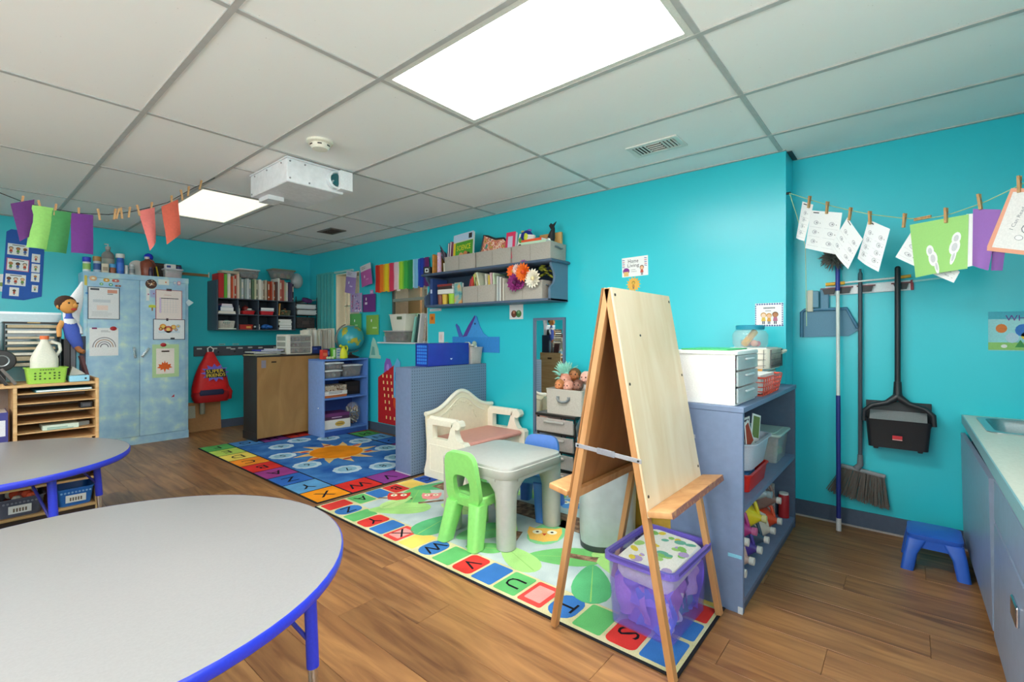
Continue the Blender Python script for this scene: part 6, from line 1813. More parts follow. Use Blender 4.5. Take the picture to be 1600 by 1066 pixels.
t = thing('toy', 'pale green soft toy at the left end of the sill', 'toy', (3.47, 4.955, SZ)); MB().box(-.03, -.02, 0, .03, .02, .07).build('blue_base', C('#8fc4d8', .6), t, 0); MB().ball(.032, 0, -.005, .095, 10, 8, sy=.8).build('head', C('#c9e08a', .7), t)
for k, (y, c_, h, tl_, lab) in enumerate(((4.395, '#8fd0c0', .30, .22, 'mint green book leaning on the pass-through sill'), (4.335, '#2c4a48', .33, .20, 'dark green framed book leaning on the pass-through sill'), (4.285, '#d9d8d6', .335, .17, 'white board book leaning at the right of the sill'))):
    t = thing('book', lab, 'book', (3.42, y, SZ + .0005), 0, 'books on the pass-through sill')
    M_ = Matrix.Rotation(tl_, 4, 'X'); MB().box(0, -.014, 0, .16, .014, h, M=M_).build('cover', C(c_, .5), t, 0); MB().box(.002, -.011, .002, .162, .011, h + .002, M=M_).build('page_block', PAPER, t, 0)
t = thing('framed_photo', 'small framed photo print leaning at the right end of the sill', 'picture', (3.43, 4.20, SZ + .0005)); M_ = Matrix.Rotation(.14, 4, 'X') ; MB().box(0, -.012, 0, .15, .012, .30, M=M_).build('frame', C('#c9c9cc', .4), t, 0); MB().box(-.001, -.0075, .02, 0, .0075, .28, M=M_).build('photo_edge', blotch('photo_print', ['#3a2f2a', '#8a8a4a', '#c9a89a', '#7a3a34'], 60, .4), t, 0)
MB().box(.01, -.0125, .02, .14, -.012, .28, M=M_).build('photo', blotch('photo_print_b', ['#3a2f2a', '#8a8a4a', '#c9a89a', '#7a3a34'], 60, .4), t, 0)
# ------------------------------------------------------------------ painted wall cut-outs low on the right wall
t = thing('wall_cutout', 'red skyscraper cutout with lit windows on the wall behind the divider', 'cutout', (0, 0, 0)); t.matrix_world = on_right(5.02, .115, 3.397)
MB().prism([(0, 0), (.42, -.0), (.42, .60), (.385, .56), (.37, .40), (.345, .56), (.335, .72), (0, .555)], .006).build('building', C('#c01820', .6, scale=12), t)
wn_ = MB()
for i in range(3):
    for j in range(7):
        if (i == 2 and j in (1, 2)):
            continue
        x_, y_ = .09 + i * .08 + .012 * (6 - j), .06 + j * .078 + (.03 if j else 0)
        wn_.box(x_, y_, .006, x_ + .022, y_ + .038, .007)
wn_.build('lit_window', C('#f0d48a', .6), t, 0)['kind'] = 'stuff'
disc(MB(), .36, .27, .05, C('#e2541c', .6), 12, 1.5, .0072).build('orange_figure', None, t, 0)
t = thing('wall_cutout', 'purple figure cutout above the red skyscraper', 'cutout', (0, 0, 0)); t.matrix_world = on_right(4.90, .70, 3.3955); MB().prism([(0, 0), (.13, .0), (.16, .12), (.12, .20), (.05, .21), (.01, .14)], .004).build('cutout', C('#8a62c0', .6), t); disc(MB(), .08, .10, .03, C('#b48ad8', .6), 12, 1.4, .0045).build('printed_shape', None, t, 0)
t = thing('wall_cutout', 'light blue rocket shaped cutout right of the red skyscraper', 'cutout', (0, 0, 0)); t.matrix_world = on_right(4.70, .45, 3.391); MB().prism([(0, .0), (.03, -.01), (.12, .25), (.13, .42), (.07, .47), (.0, .36)], .003).build('cutout', C('#6fb4e0', .6), t); MB().prism([(.03, .2), (.07, .2), (.07, .3), (.03, .3)], .001, M=T(0, 0, .003)).build('printed_shape', C('#3a7fc0', .6), t)
# painted shark on the wall
t = thing('wall_cutout', 'blue shark cutout leaping above the divider', 'cutout', (0, 0, 0)); t.matrix_world = on_right(3.68, 1.02, 3.397)
MB().box(0, 0, 0, .66, .155, .004).build('sea_panel', C('#2f86d2', .6, scale=10), t, 0)
MB().prism([(.10, .15), (.05, .27), (.06, .29), (.10, .26), (.13, .20), (.16, .155)], .006).build('tail_fin', C('#4a62b8', .6), t)
MB().prism([(.155, .15), (.24, .27), (.33, .37), (.355, .36), (.40, .26), (.45, .19), (.52, .15)], .006).build('shark_body', C('#3f96dc', .6, scale=10), t)
MB().prism([(.155, .15), (.24, .27), (.33, .37), (.34, .355), (.28, .25), (.22, .16)], .0015, M=T(0, 0, .006)).build('shark_outline', C('#5a3a9a', .6), t)
MB().cyl(.01, .006, .0085, 10, .335, .285).build('eye', C('#1c2a5a', .5), t)
# outlet, small signs
t = thing('wall_switch', 'white switch plate on the wall right of the pass-through', 'switch', (0, 0, 0)); t.matrix_world = on_right(3.90, 1.225, 3.399); MB().rbox(0, -.115, 0, .085, 0, .006, .006, .003).build('plate', C('#e9e4e2', .4), t); MB().rbox(.025, -.085, .006, .06, -.03, .009, .003).build('rocker', C('#e8d2ce', .4), t)
poster('sign', 'small orange oval sticker beside the pass-through', 'sticker', on_right(4.055, 1.425, 3.399), .09, .11, C('#e88f28', .6), lambda d: disc(d, .045, -.05, .02, C('#c05a1c', .6)))
poster('sign', 'narrow white label strip under the wall shelf\'s left end', 'label', on_right(4.05, 1.478, 3.399, .01), .19, .028, C('#d8dce0', .6), lambda d: rect(d, .02, -.018, .15, -.010, C('#b0b8c0', .6)))
poster('sign', 'white card with brown and green children\'s handprints below the wall shelf', 'card', on_right(2.895, 1.475, 3.399), .165, .135, PAPER, lambda d: (disc(d, .055, -.085, .034, C('#7a4430', .7)), disc(d, .112, -.085, .034, C('#4a8a4a', .7)), disc(d, .055, -.07, .014, C('#c98a6a', .7), 10, 1, .001), disc(d, .112, -.07, .014, C('#8fc08a', .7), 10, 1, .001)))
poster('sign', 'small brown triangle sticker just above the blue storage box', 'sticker', on_right(3.80, 1.115, 3.399), .05, .06, C('#d8b48a', .6), lambda d: poly(d, [(.005, -.05), (.045, -.05), (.025, -.01)], C('#a87a4a', .6)))
def homesign(d):
    d.text('Home', .095, -.045, .030, INK, w=.085); d.text('Living', .095, -.085, .034, INK, w=.095)
    for s in (0, 1):
        for k in range(5):
            x_ = .004 if s == 0 else .186
            poly(d, [(x_, -.012 - k * .014), (x_ + .02, -.018 - k * .014), (x_ + .02, -.023 - k * .014), (x_, -.018 - k * .014)], [C('#4a5a9a', .7), C('#c05a7a', .7)][k % 2])
    disc(d, .035, -.105, .028, C('#8a3a90', .7), 14, .9); rect(d, .015, -.145, .055, -.11, C('#e8c07a', .7), .0007); kid(d, .165, -.145, .075, SKIN[0], C('#c05a4a', .8), HAIR[1]); lines(d, .075, -.10, .125, 2, .014, GREYINK, .003)
poster('sign', 'Home Living centre sign on the teal wall above the easel', 'sign', on_right(1.733, 1.795, 3.399, .02), .215, .15, PAPER, homesign)
t = thing('sign', 'yellow paper sun cutout on the wall just above the easel', 'cutout', (0, 0, 0)); t.matrix_world = on_right(1.635, 1.585, 3.399); MB().prism(star(.042, .062, 14), .002).build('cutout', C('#eab552', .7), t); q = MB(); kid(q, 0, -.035, .06, C('#d8b04a', .7), C('#c98a3a', .8), C('#8a6a2a', .8)); q.build('printed_figure', None, t, 0, M=T(0, 0, .002))
def welcome(d):
    for k in range(11):
        for (x_, y_) in ((.006 + k * .0145, -.004), (.006 + k * .0145, -.142)):
            poly(d, [(x_, y_ - .004), (x_ + .007, y_ + .004), (x_ + .0145, y_ - .004), (x_ + .007, y_ - .008)], C('#3a5a9a', .7))
    for k in range(9):
        for x_ in (.003, .157):
            poly(d, [(x_, -.012 - k * .0145), (x_ + .005, -.019 - k * .0145), (x_, -.026 - k * .0145), (x_ - .003, -.019 - k * .0145)], C('#3a5a9a', .7))
    [rect(d, .05 + i * .0085, -.036, .0565 + i * .0085, -.027, C('#6a6a72', .8)) for i in range(8)]; lines(d, .06, -.052, .105, 1, .01, GREYINK, .004)
    kid(d, .05, -.135, .075, SKIN[3], C('#e0c05a', .8), HAIR[2]); kid(d, .082, -.135, .07, SKIN[0], C('#d9a04a', .8), HAIR[2]); kid(d, .118, -.135, .078, SKIN[1], C('#c0708a', .8), HAIR[1])
poster('sign', 'zigzag bordered sign with three children above the bookcase', 'sign', on_right(.777, 1.40, 3.399), .163, .15, PAPER, welcome)
# ------------------------------------------------------------------ wall shelf with bins
SX, SY0, SY1 = 3.143, 2.24, 3.835
ws = thing('wall_shelf', 'slate blue two-level wall shelf with scrolled ends on the teal wall', 'shelf', (SX, SY0, 1.475))
WD = XB - SX
MB().rbox(-.025, -.03, .318, WD, SY1 - SY0 + .03, .343, .010, .010).build('top_board', SLATE, ws, 60)
MB().rbox(0, .0, 0, WD, SY1 - SY0, .022, .003).build('bottom_board', SLATE, ws)
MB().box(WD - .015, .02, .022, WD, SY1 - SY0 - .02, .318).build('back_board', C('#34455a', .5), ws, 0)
prf = [(WD, 0), (.0, 0), (.0, .10), (.012, .12), (.045, .14), (.065, .17), (.07, .21), (.055, .25), (.03, .275), (.018, .30), (.018, .318), (WD, .318)]
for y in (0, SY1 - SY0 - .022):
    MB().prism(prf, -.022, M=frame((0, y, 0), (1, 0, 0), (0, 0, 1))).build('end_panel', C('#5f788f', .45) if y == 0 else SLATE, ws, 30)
def fabbin(label, y0, y1, z, h, depth=.235, handle=True):
    t = thing('fabric_bin', label, 'bin', (SX + .012 + depth / 2, (y0 + y1) / 2, z), 0, 'grey fabric bins on the wall shelf')
    tub(MB(), depth, y1 - y0 - .008, h, .985, .008, .006, .002, lip=.008).build('bin_body', GREYFAB, t)
    if handle:
        MB().tube([(.05, -(y1 - y0) / 2 - .001, h * .72), (.02, -(y1 - y0) / 2 - .012, h * .66), (-.04, -(y1 - y0) / 2 - .012, h * .74), (-.06, -(y1 - y0) / 2 - .001, h * .76)], .007, 6).build('handle', C('#6d7578', .6), t, 60)
    MB().box(-depth / 2 - .0026, -.001, .004, -depth / 2 - .001, .001, h - .012).build('seam', C('#8d877e', .9), t, 0)
    return t
zu, zl = 1.475 + .3435, 1.475 + .0225
fabbin('grey fabric bin on the shelf\'s upper level, leftmost, holding the science book', 3.115, 3.545, zu, .145)
fabbin('grey fabric bin on the shelf\'s upper level, middle one with the tote bag', 2.678, 3.108, zu, .145, handle=False)
fabbin('grey fabric bin on the shelf\'s upper level, right end with a side handle', 2.245, 2.671, zu, .145)
fabbin('grey fabric bin on the shelf\'s lower level, left one full of books', 2.862, 3.29, zl, .155, .22)
fabbin('grey fabric bin on the shelf\'s lower level, right one under the flowers', 2.33, 2.752, zl, .155, .22)
# upper level contents
t = thing('book', 'green science book standing in the left upper bin', 'book', (3.20, 3.46, zu + .10), 0)
M_ = frame((0, 0, 0), (0, -1, .06), (.12, .06, 1)); MB().box(0, 0, -.02, .27, .26, 0, M=M_).build('page_block', PAPER, t, 0); MB().box(-.004, -.004, 0, .274, .264, .003, M=M_).build('cover', C('#d8d4c8', .5), t, 0)
d = MB(); rect(d, .0, .0, .27, .18, C('#4f9a2c', .5), .0034); rect(d, .0, .19, .27, .262, C('#b9d0e8', .5), .0034); rect(d, -.0, .0, .03, .18, C('#e2c52a', .5), .0038); d.text('SCIENCE', .145, .095, .052, C('#e9e02a', .5), w=.19, t=.0042); disc(d, .11, .045, .03, C('#e09a6a', .5), 12, 1, .0042); disc(d, .17, .05, .03, C('#c97a4a', .5), 12, 1, .0042); disc(d, .215, .045, .02, C('#3a2a2a', .5), 10, 1, .0042); rect(d, .21, .2, .255, .25, INK, .0042); lines(d, .04, .225, .16, 1, .02, C('#3a5a9a', .5), .016); d.build('printed_cover', None, t, 0, M=M_)
for k, (y, z, h, c_, lab) in enumerate(((3.53, .05, .27, '#5a4a6a', 'dark purple book beside the science book'), (3.50, .06, .28, '#8a4a6a', 'plum book beside the science book'))):
    book('book', lab, (3.24, y, zu + .02), .02, h, .05, C(c_, .6), PI / 2, -.10, group='books in the left upper bin')
t = thing('plant_pot', 'dark artificial sprigs sticking up at the shelf\'s left end', 'artificial plant', (3.24, 3.60, zu + .0005)); MB().lathe([(.03, 0), (.036, .10), (.034, .10), (.028, .004)], 14).build('pot', C('#efe4d0', .6), t); b = MB(); rnd = random.Random(71)
for i in range(22):
    a, l = rnd.uniform(0, 6.28), rnd.uniform(.10, .22)
    b.tube([(0, 0, .09), (.03 * math.cos(a), .03 * math.sin(a), .09 + l * .6), (.07 * math.cos(a), .07 * math.sin(a), .09 + l)], .006, 5, taper=[.003, .012, .002], mat=[C('#2c3f5c', .7), C('#4a5a6a', .7), C('#5a4a5a', .7)][i % 3])
b.build('sprig', None, t, 60)['kind'] = 'stuff'
t = thing('toy_hat', 'orange yellow toy dome behind the science book', 'toy', (3.33, 3.42, zu + .15)); MB().lathe([(.07, .13), (.072, .15), (.05, .19), (.015, .205)], 16).build('dome', C('#e8a420', .5), t); MB().cyl(.085, .122, .13, 18).build('brim', C('#c97a1c', .5), t); MB().cyl(.05, 0, .122, 12).build('body', C('#9a4a2a', .6), t)
t = thing('wood_board', 'orange brown wooden board standing at the shelf\'s left end', 'board', (3.17, 3.735, zu + .0005)); MB().rbox(0, -.012, 0, .18, .012, .20, .008).build('board', wood('orange_board', '#b5742c', '#cf9244', (3, 3, 20), .5), t); MB().cyl(.012, -.002, .0, 12, M=frame((.09, -.012, .17), (1, 0, 0), (0, 0, 1))).build('hang_hole', C('#5a3a1a', .7), t)
t = thing('paper_roll', 'pink and white patterned paper roll beside the wooden board', 'paper roll', (3.20, 3.665, zu + .0005)); MB().cyl(.022, 0, .21, 16).build('roll', blotch('pink_wrap', ['#efe9e2', '#e9a8b4', '#c9b0dc', '#f0e4c8'], 50, .6), t); MB().cyl(.008, .21, .212, 10).build('core', C('#b99a7a', .7), t)
t = thing('dice_box', 'black cube with white marks at the shelf\'s far left end', 'box', (3.20, 3.835, zu + .0005), .4); MB().rbox(-.04, -.04, 0, .04, .04, .08, .006).build('cube', BLACK, t)
q = MB(); q.ring([(-.02, .02), (.02, .02), (.02, .06), (-.02, .06)], [(-.012, .028), (.012, .028), (.012, .052), (-.012, .052)], .001); q.build('white_mark', WHITE, t, 0, M=frame((-.0405, 0, 0), (0, -1, 0), (0, 0, 1)))
tote = thing('tote_bag', 'colourful patterned tote bag with black trim in the middle upper bin', 'tote bag', (3.22, 2.90, zu + .02))
TB = blotch('tote_pattern', ['#3a8a7a', '#d0503a', '#efe6d6', '#d87a3a', '#b04a6a', '#e2c04a', '#2a2a30'], 26, .7, [.33, .40, .46, .52, .58, .64, .70])
pl = [(-.17, 0), (.18, 0), (.19, .10), (.10, .175), (.0, .18), (-.10, .22), (-.15, .235), (-.165, .14), (-.195, .05)]
Mt = frame((0, 0, .05), (0, -1, 0), (.08, 0, 1)); MB().prism(pl, .03, M=Mt).build('bag_body', TB, tote); b = MB(); b.tube([(x_, y_, .026) for x_, y_ in pl[1:]], .011, 6, M=Mt); b.build('trim', BLACK, tote, 60)
MB().box(.02, .02, .031, .09, .085, .032, M=Mt).build('blue_patch', C('#8fd0e0', .6), tote, 0)
t = thing('crown_craft', 'small grey paper crown poking up behind the tote bag', 'paper craft', (3.34, 2.86, zu + .10)); MB().prism([(0, 0), (.07, 0), (.075, .16), (.055, .10), (.045, .17), (.028, .10), (.01, .15)], .003, M=frame((0, .03, 0), (0, -1, 0), (0, 0, 1))).build('crown', C('#5f7f8a', .6), t); MB().box(-.003, -.04, 0, -.0005, .03, .05).build('band', C('#8aa0a8', .6), t, 0)
t = thing('book', 'hot pink book standing between tote bag and blue toy', 'book', (3.175, 2.755, zu + .05)); M_ = frame((0, 0, 0), (0, -1, 0), (.1, 0, 1)); MB().box(0, 0, -.03, .10, .235, 0, M=M_).build('page_block', PAPER, t, 0); MB().box(-.003, -.003, 0, .103, .238, .003, M=M_).build('cover', C('#dd3560', .5), t, 0); MB().box(.02, .08, .003, .075, .20, .0036, M=M_).build('printed_panel', C('#c9c4d8', .5), t, 0)
t = thing('book', 'white book with green and black animal pictures right of the pink book', 'book', (3.18, 2.645, zu + .05)); M_ = frame((0, 0, 0), (0, -1, -.18), (.1, -.18, 1)); MB().box(0, 0, -.02, .16, .21, 0, M=M_).build('page_block', PAPER, t, 0); MB().box(-.002, -.002, 0, .162, .212, .002, M=M_).build('cover', C('#e6e2dc', .5), t, 0); q = MB(); disc(q, .03, .16, .03, C('#5a9a3a', .5), 12, 1, .0028); disc(q, .065, .16, .022, C('#2a1f1a', .5), 12, 1, .0028); disc(q, .03, .09, .028, C('#2f2422', .5), 12, 1.2, .0028); disc(q, .09, .09, .04, C('#c9d0e0', .5), 12, 1, .0028); q.build('printed_cover', None, t, 0, M=M_)
pg = thing('plush_toy', 'dark blue plush bird with a yellow patch in the right upper bin', 'plush toy', (3.24, 2.56, zu + .05)); MB().lathe([(.05, 0), (.062, .05), (.05, .11), (.046, .13)], 16).build('body', C('#1f2f94', .8), pg, 60); MB().ball(.058, 0, 0, .18, 14, 10).build('head', C('#1f2a86', .8), pg, 60); MB().ball(.024, -.045, -.02, .175, 10, 8, sx=.5, sz=1.3).build('face_patch', C('#c9cf3a', .8), pg, 60); MB().ball(.02, -.03, .02, .225, 10, 6, sz=.5).build('brow', C('#b9b06a', .8), pg, 60); MB().ball(.022, .01, -.02, .238, 10, 6, sz=.6).build('crest', C('#8a6fb4', .8), pg, 60); MB().tube([(0, .05, .10), (-.02, .085, .05), (-.025, .08, .0)], .02, 8).build('wing', C('#1f2f94', .8), pg, 60)
flatbook('book', 'flat pale green book lying on the right upper bin', (3.25, 2.43, zu + .1465), .19, .26, .020, C('#b9d8bc', .6), .05, 'books lying on the right upper bin'); flatbook('book', 'flat red orange book on the pale green book, right upper bin', (3.25, 2.45, zu + .1670), .18, .22, .022, C('#e2552c', .6), -.03, 'books lying on the right upper bin')
t = thing('wood_board', 'tan wooden board standing at the right end of the wall shelf', 'board', (3.34, 2.375, zu + .1465)); MB().rbox(-.012, -.115, 0, .012, .115, .105, .004).build('board', wood('tan_board', '#c39250', '#d6aa6a', (3, 20, 3), .5), t); disc(MB(), 0, 0, .018, C('#a5743c', .6)).build('burned_mark', None, t, 0, M=frame((-.0125, .07, .06), (0, -1, 0), (0, 0, 1)))
oc = thing('plush_toy', 'black and white whale plush standing tail up on the right upper bin', 'plush toy', (3.275, 2.33, zu + .1465)); MB().loft([circ(r_, z_, 12, x_, y_) for r_, z_, x_, y_ in ((.012, 0, 0, .0), (.03, .02, 0, .0), (.034, .05, 0, -.004), (.026, .09, 0, -.012), (.014, .13, 0, -.026), (.006, .145, 0, -.03))]).build('body', C('#16161a', .6), oc, 60); MB().prism([(-.012, 0), (.012, 0), (.045, .055), (.01, .035), (-.01, .05), (-.03, .03)], .008, M=frame((-.004, -.018, .125), (0, -1, 0), (0, 0, 1))).build('tail', C('#16161a', .6), oc); MB().ball(.02, -.022, .0, .035, 10, 8, sx=.6, sz=1.5).build('belly', WHITE, oc, 60)
# lower level contents
t = thing('book', 'tall navy blue board at the left end of the lower shelf', 'book', (3.17, 3.755, zl)); MB().box(0, -.02, 0, .20, .02, .27).build('cover', C('#2f4a86', .6), t, 0); MB().box(-.0006, -.012, .12, 0, .012, .16).build('printed_text', C('#c9d2e6', .6), t, 0)
flatbook('game_box', 'white game box on top of the small cups, lower shelf left', (3.25, 3.54, zl + .105), .17, .22, .045, C('#e2e0da', .6), .05, 'games on the lower shelf', 'game box'); flatbook('game_box', 'dark game box above the white one, lower shelf left', (3.25, 3.54, zl + .1505), .17, .22, .03, C('#3a2f2c', .6), -.05, 'games on the lower shelf', 'game box'); flatbook('game_box', 'dark red game box topmost, lower shelf left', (3.25, 3.56, zl + .181), .16, .2, .022, C('#8a2f2a', .6), .08, 'games on the lower shelf', 'game box')
for k, (y, c_, r_, lab) in enumerate(((3.655, '#8a4a3a', .03, 'brown cup at the left of the lower shelf'), (3.585, '#d8b23c', .032, 'yellow cup on the lower shelf'), (3.475, '#9fcc2a', .045, 'lime green cup on the lower shelf'))):
    t = thing('cup', lab, 'cup', (3.21, y, zl), 0, 'cups on the lower shelf'); MB().lathe([(r_ * .85, 0), (r_, .10), (r_ * .92, .10), (r_ * .8, .004)], 18).build('cup_body', C(c_, .5), t, 40); MB().lathe([(r_ * 1.02, .092), (r_ * 1.04, .103), (r_ * .95, .1035)], 18, cap0=False, cap1=False).build('rim', C(c_, .4), t)
t = thing('book', 'orange and teal picture folder next to the lime cup', 'book', (3.17, 3.36, zl)); MB().box(0, -.05, 0, .012, .05, .205).build('cover', blotch('orange_teal', ['#4a8a9a', '#7fb4b0', '#d8a86a', '#e06a2c'], 14, .6), t, 0); MB().box(.012, -.048, .003, .03, .048, .20).build('page_block', PAPER, t, 0)
rnd = random.Random(91)
for k, (y, h, c_, tl_) in enumerate(((3.245, .20, '#b03a44', .25), (3.20, .215, '#d84a3a', .12), (3.15, .205, '#e0d6b8', .1), (3.115, .235, '#b9c86a', -.18), (3.085, .25, '#c9b878', -.22), (3.05, .255, '#d9dcc0', -.28), (2.985, .225, '#d8cfc0', -.10), (2.955, .21, '#d6b94a', -.05), (2.925, .23, '#d8b4b8', -.08), (2.895, .225, '#c9d8b8', -.06))):
    book('book', '%s book from the left in the lower shelf\'s left bin' % ORD[k], (3.175, y, zl + .035), .018, h, .15, C(c_, .6), -PI / 2, tl_, group='books in the lower left bin')
for k in range(5):
    book('magazine', '%s upright white magazine between the two lower bins' % ORD[k], (3.16, 2.845 - k * .018, zl), .014, .225 - .006 * k, .2, C(['#cfd4d0', '#9aa0a0', '#e6e6e0', '#8a7f74', '#d8d2c4'][k], .6), -PI / 2, 0, group='magazines on the lower shelf', cat='magazine')
t = thing('paper_bundle', 'pale teal paper laid across the magazines on the lower shelf', 'paper', (3.25, 2.80, zl + .226)); MB().sheet(lambda u, v: ((u - .5) * .2, (v - .5) * .16, .014 * math.sin(u * 3) + .01), 6, 4).build('sheet', C('#8fb4ac', .7), t); MB().sheet(lambda u, v: ((u - .5) * .18, (v - .5) * .12, .014 * math.sin(u * 3) + .014), 6, 4).build('second_sheet', C('#a9c8c0', .7), t)
t = thing('card_box', 'yellow card standing in the lower right bin', 'card', (3.20, 2.68, zl + .10)); MB().box(0, -.045, 0, .004, .045, .115).build('card_sheet', C('#e2d48a', .7), t, 0); MB().box(-.0006, -.03, .03, 0, .03, .08).build('printed_panel', C('#d8c468', .7), t, 0)
def flower(label, y, z, r, c1, c2, x=3.15, n=14):
    r *= 1.18
    t = thing('artificial_flower', label, 'flower', (x, y, z), 0, 'artificial flowers on the lower shelf')
    p_ = MB(); rnd = random.Random(int(y * 1000))
    for ring_ in range(3):
        for i in range(n):
            a = 2 * PI * (i + .5 * ring_) / n
            rr_ = r * (1 - .22 * ring_)
            d_ = Vector((-.25 - .3 * ring_, math.cos(a), math.sin(a))).normalized()
            s_ = Vector((0, -math.sin(a), math.cos(a))) * r * .17
            p0 = d_ * r * .15
            p1 = d_ * rr_ * .7 + Vector((-.01, 0, 0))
            p2 = d_ * rr_
            p_.add([tuple(p0), tuple(p1 + s_), tuple(p2), tuple(p1 - s_)], [(0, 1, 2, 3)])
    p_.build('petals', C(c1, .7), t, 0)
    MB().ball(r * .2, -.02, 0, 0, 8, 6).build('flower_centre', C(c2, .7), t, 60)
    MB().tube([(0, 0, 0), (.04, 0, -.05), (.07, 0, -.12)], .004, 5).build('stem', C('#4a7a3a', .7), t, 60)
    return t
flower('orange artificial flower, upper left of the bunch', 2.625, 1.745, .07, '#ef6a22', '#d9a04a'); flower('orange artificial flower, lower centre of the bunch', 2.505, 1.725, .075, '#f2761e', '#e0562a', 3.13); flower('magenta artificial flower at the lower left of the bunch', 2.60, 1.645, .075, '#8a2270', '#5a1a4a', 3.135); flower('pale pink artificial flower in the middle of the bunch', 2.575, 1.755, .045, '#efcfc8', '#e8b0a8', 3.13); flower('violet artificial flower at the top of the bunch', 2.53, 1.785, .05, '#9a4aa0', '#6a2a7a', 3.165); flower('large white artificial flower at the right of the bunch', 2.40, 1.665, .075, '#efe9d8', '#e6d8a8', 3.13, 16); flower('dark red artificial flower at the bottom of the bunch', 2.545, 1.635, .05, '#a83a8a', '#6a1f5a', 3.14)
t = thing('artificial_leaves', 'olive artificial leaves at the right end of the lower shelf', 'artificial plant', (3.22, 2.32, zl + .156)); rnd = random.Random(6)
for i in range(16):
    MB().ball(.022, rnd.uniform(-.04, .04), rnd.uniform(-.03, .05), rnd.uniform(.02, .13), 7, 4, sx=1.2, sz=.4, M=T(0, 0, 0, 0, rnd.uniform(-.8, .8))).build('leaf', C('#8a8a2a', .7, scale=60, var=.3), t, 60)
# ------------------------------------------------------------------ wooden organizer on the left
og = thing('wooden_organizer', 'light wood classroom organizer with thin paper shelves behind the far table', 'shelf unit', (-.55, 4.185, 0), 0)
OW, OD, OH = 1.19, .40, .885
MB().rbox(OW - .018, 0, 0, OW, OD, OH + .02, .003).build('end_panel', BEECH, og)
MB().rbox(0, 0, 0, .018, OD, OH + .02, .003).build('end_panel', BEECH, og)
MB().rbox(.018, 0, OH - .018, OW - .018, OD, OH, .003).build('top_board', BEECH, og)
MB().box(.018, OD - .008, .05, OW - .018, OD, OH - .018).build('back_board', C('#a9968c', .7), og, 0)
MB().box(.018, .02, 0, OW - .018, .035, .055).build('plinth', C('#3a2a20', .7), og, 0)
MB().rbox(.018, 0, .055, OW - .018, OD - .008, .073, .003).build('bottom_board', BEECH, og)
xd = .79
MB().rbox(xd, 0, .40, xd + .018, OD - .008, OH - .018, .002).build('divider', BEECH, og)
MB().rbox(.018, 0, .385, OW - .018, OD - .008, .403, .003).build('mid_shelf', BEECH, og)
for k in range(7):
    MB().box(xd + .018, .004, .455 + k * .0615, OW - .018, OD - .008, .462 + k * .0615).build('paper_shelf', BEECH, og, 0)
xe = .955
MB().rbox(xe, 0, .073, xe + .016, OD - .008, .385, .002).build('divider', BEECH, og)
MB().box(.018, .004, .235, OW - .018, OD - .008, .247).build('lower_shelf', BEECH, og, 0)
MB().rbox(OW - .0005, .17, .80, OW + .001, .25, .83, .01, .0002).build('hand_slot', C('#4a2f18', .8), og)
ox = lambda x: -.55 + x
flatbook('folder', 'teal folder on the organizer\'s upper thin shelf', (ox(1.02), 4.32, .832), .27, .24, .014, C('#2f7f8f', .6), .03, 'papers in the organizer', 'folder')
t = thing('box', 'small black box at the right of the organizer\'s thin shelves', 'box', (ox(1.13), 4.26, .7085)); MB().rbox(-.03, -.05, 0, .03, .05, .04, .003).build('box_body', BLACK, t); MB().box(-.02, -.0506, .01, .02, -.05, .03).build('printed_label', C('#4a4a50', .6), t, 0)
t = thing('paper_bundle', 'printed pale green and white sheets on the organizer\'s lower thin shelf', 'paper', (ox(1.03), 4.30, .5865)); MB().box(-.11, -.10, 0, .06, .10, .030).build('sheet_pile', C('#c9d8c8', .7), t, 0); q = MB(); lines(q, -.09, .012, .04, 2, .009, C('#5a8f86', .7), .004); q.build('printed_text', None, t, 0, M=frame((0, -.1006, 0), (1, 0, 0), (0, 0, 1))); MB().box(.05, -.06, 0, .11, .06, .026, M=T(0, 0, 0, .3)).build('magazine', C('#9aa4a4', .7), t, 0)
t = thing('wooden_tray', 'pale wooden tray slid into the organizer\'s lowest thin shelf', 'tray', (ox(.99), 4.33, .4635)); f = MB(); f.box(-.165, -.135, 0, .165, .135, .008).box(-.165, -.135, .008, .165, -.123, .052).box(-.165, .123, .008, .165, .135, .052).box(-.165, -.123, .008, -.153, .123, .052).box(.153, -.123, .008, .165, .123, .052); f.build('tray_body', wood('tray_wood', '#d6ac6c', '#e2bd84', (3, 20, 20), .5), t, 0); MB().cyl(.012, 0, .0004, 10, M=frame((-.14, -.1352, .03), (1, 0, 0), (0, 0, 1))).build('knot', C('#b8884a', .6), t)
for k, (x, w, h, c_, lab) in enumerate(((.715, .055, .32, '#3a3a86', 'dark blue ring binder standing in the organizer'), (.675, .03, .31, '#c83a3a', 'red ring binder beside the dark blue one in the organizer'), (.62, .045, .31, '#8a8a94', 'grey ring binder in the organizer at the picture edge'))):
    book('binder', lab, (ox(x), 4.20, .4035), w, h, .26, C(c_, .5), spine=C('#dcdce4', .5), group='binders in the organizer', cat='binder')
def bluebin(label, x, z, w, c_, lab_c):
    t = thing('bin', label, 'bin', (ox(x), 4.315, z)); tub(MB(), w, .24, .115, .86, .03, .004, .008, n=4).build('bin_body', C(c_, .4), t, 50)
    q = MB(); rect(q, -.05, .025, .05, .075, PAPER); 
    for i in range(5):
        rect(q, -.03 + i * .013, .035, -.022 + i * .013, .058, C('#7a6a5a', .7), .0006)
    q.build('name_card', None, t, 0, M=frame((0, -.1165, 0), (1, 0, 0), (0, -.14, 1)))
    hl = MB()
    for i in range(9):
        hl.cyl(.006, -.001, .0012, 8, -.07 + i * .0175, .092, M=frame((0, -.1175, 0), (1, 0, 0), (0, -.14, 1)))
    hl.build('vent_hole', C(lab_c, .6), t)['kind'] = 'stuff'
    return t
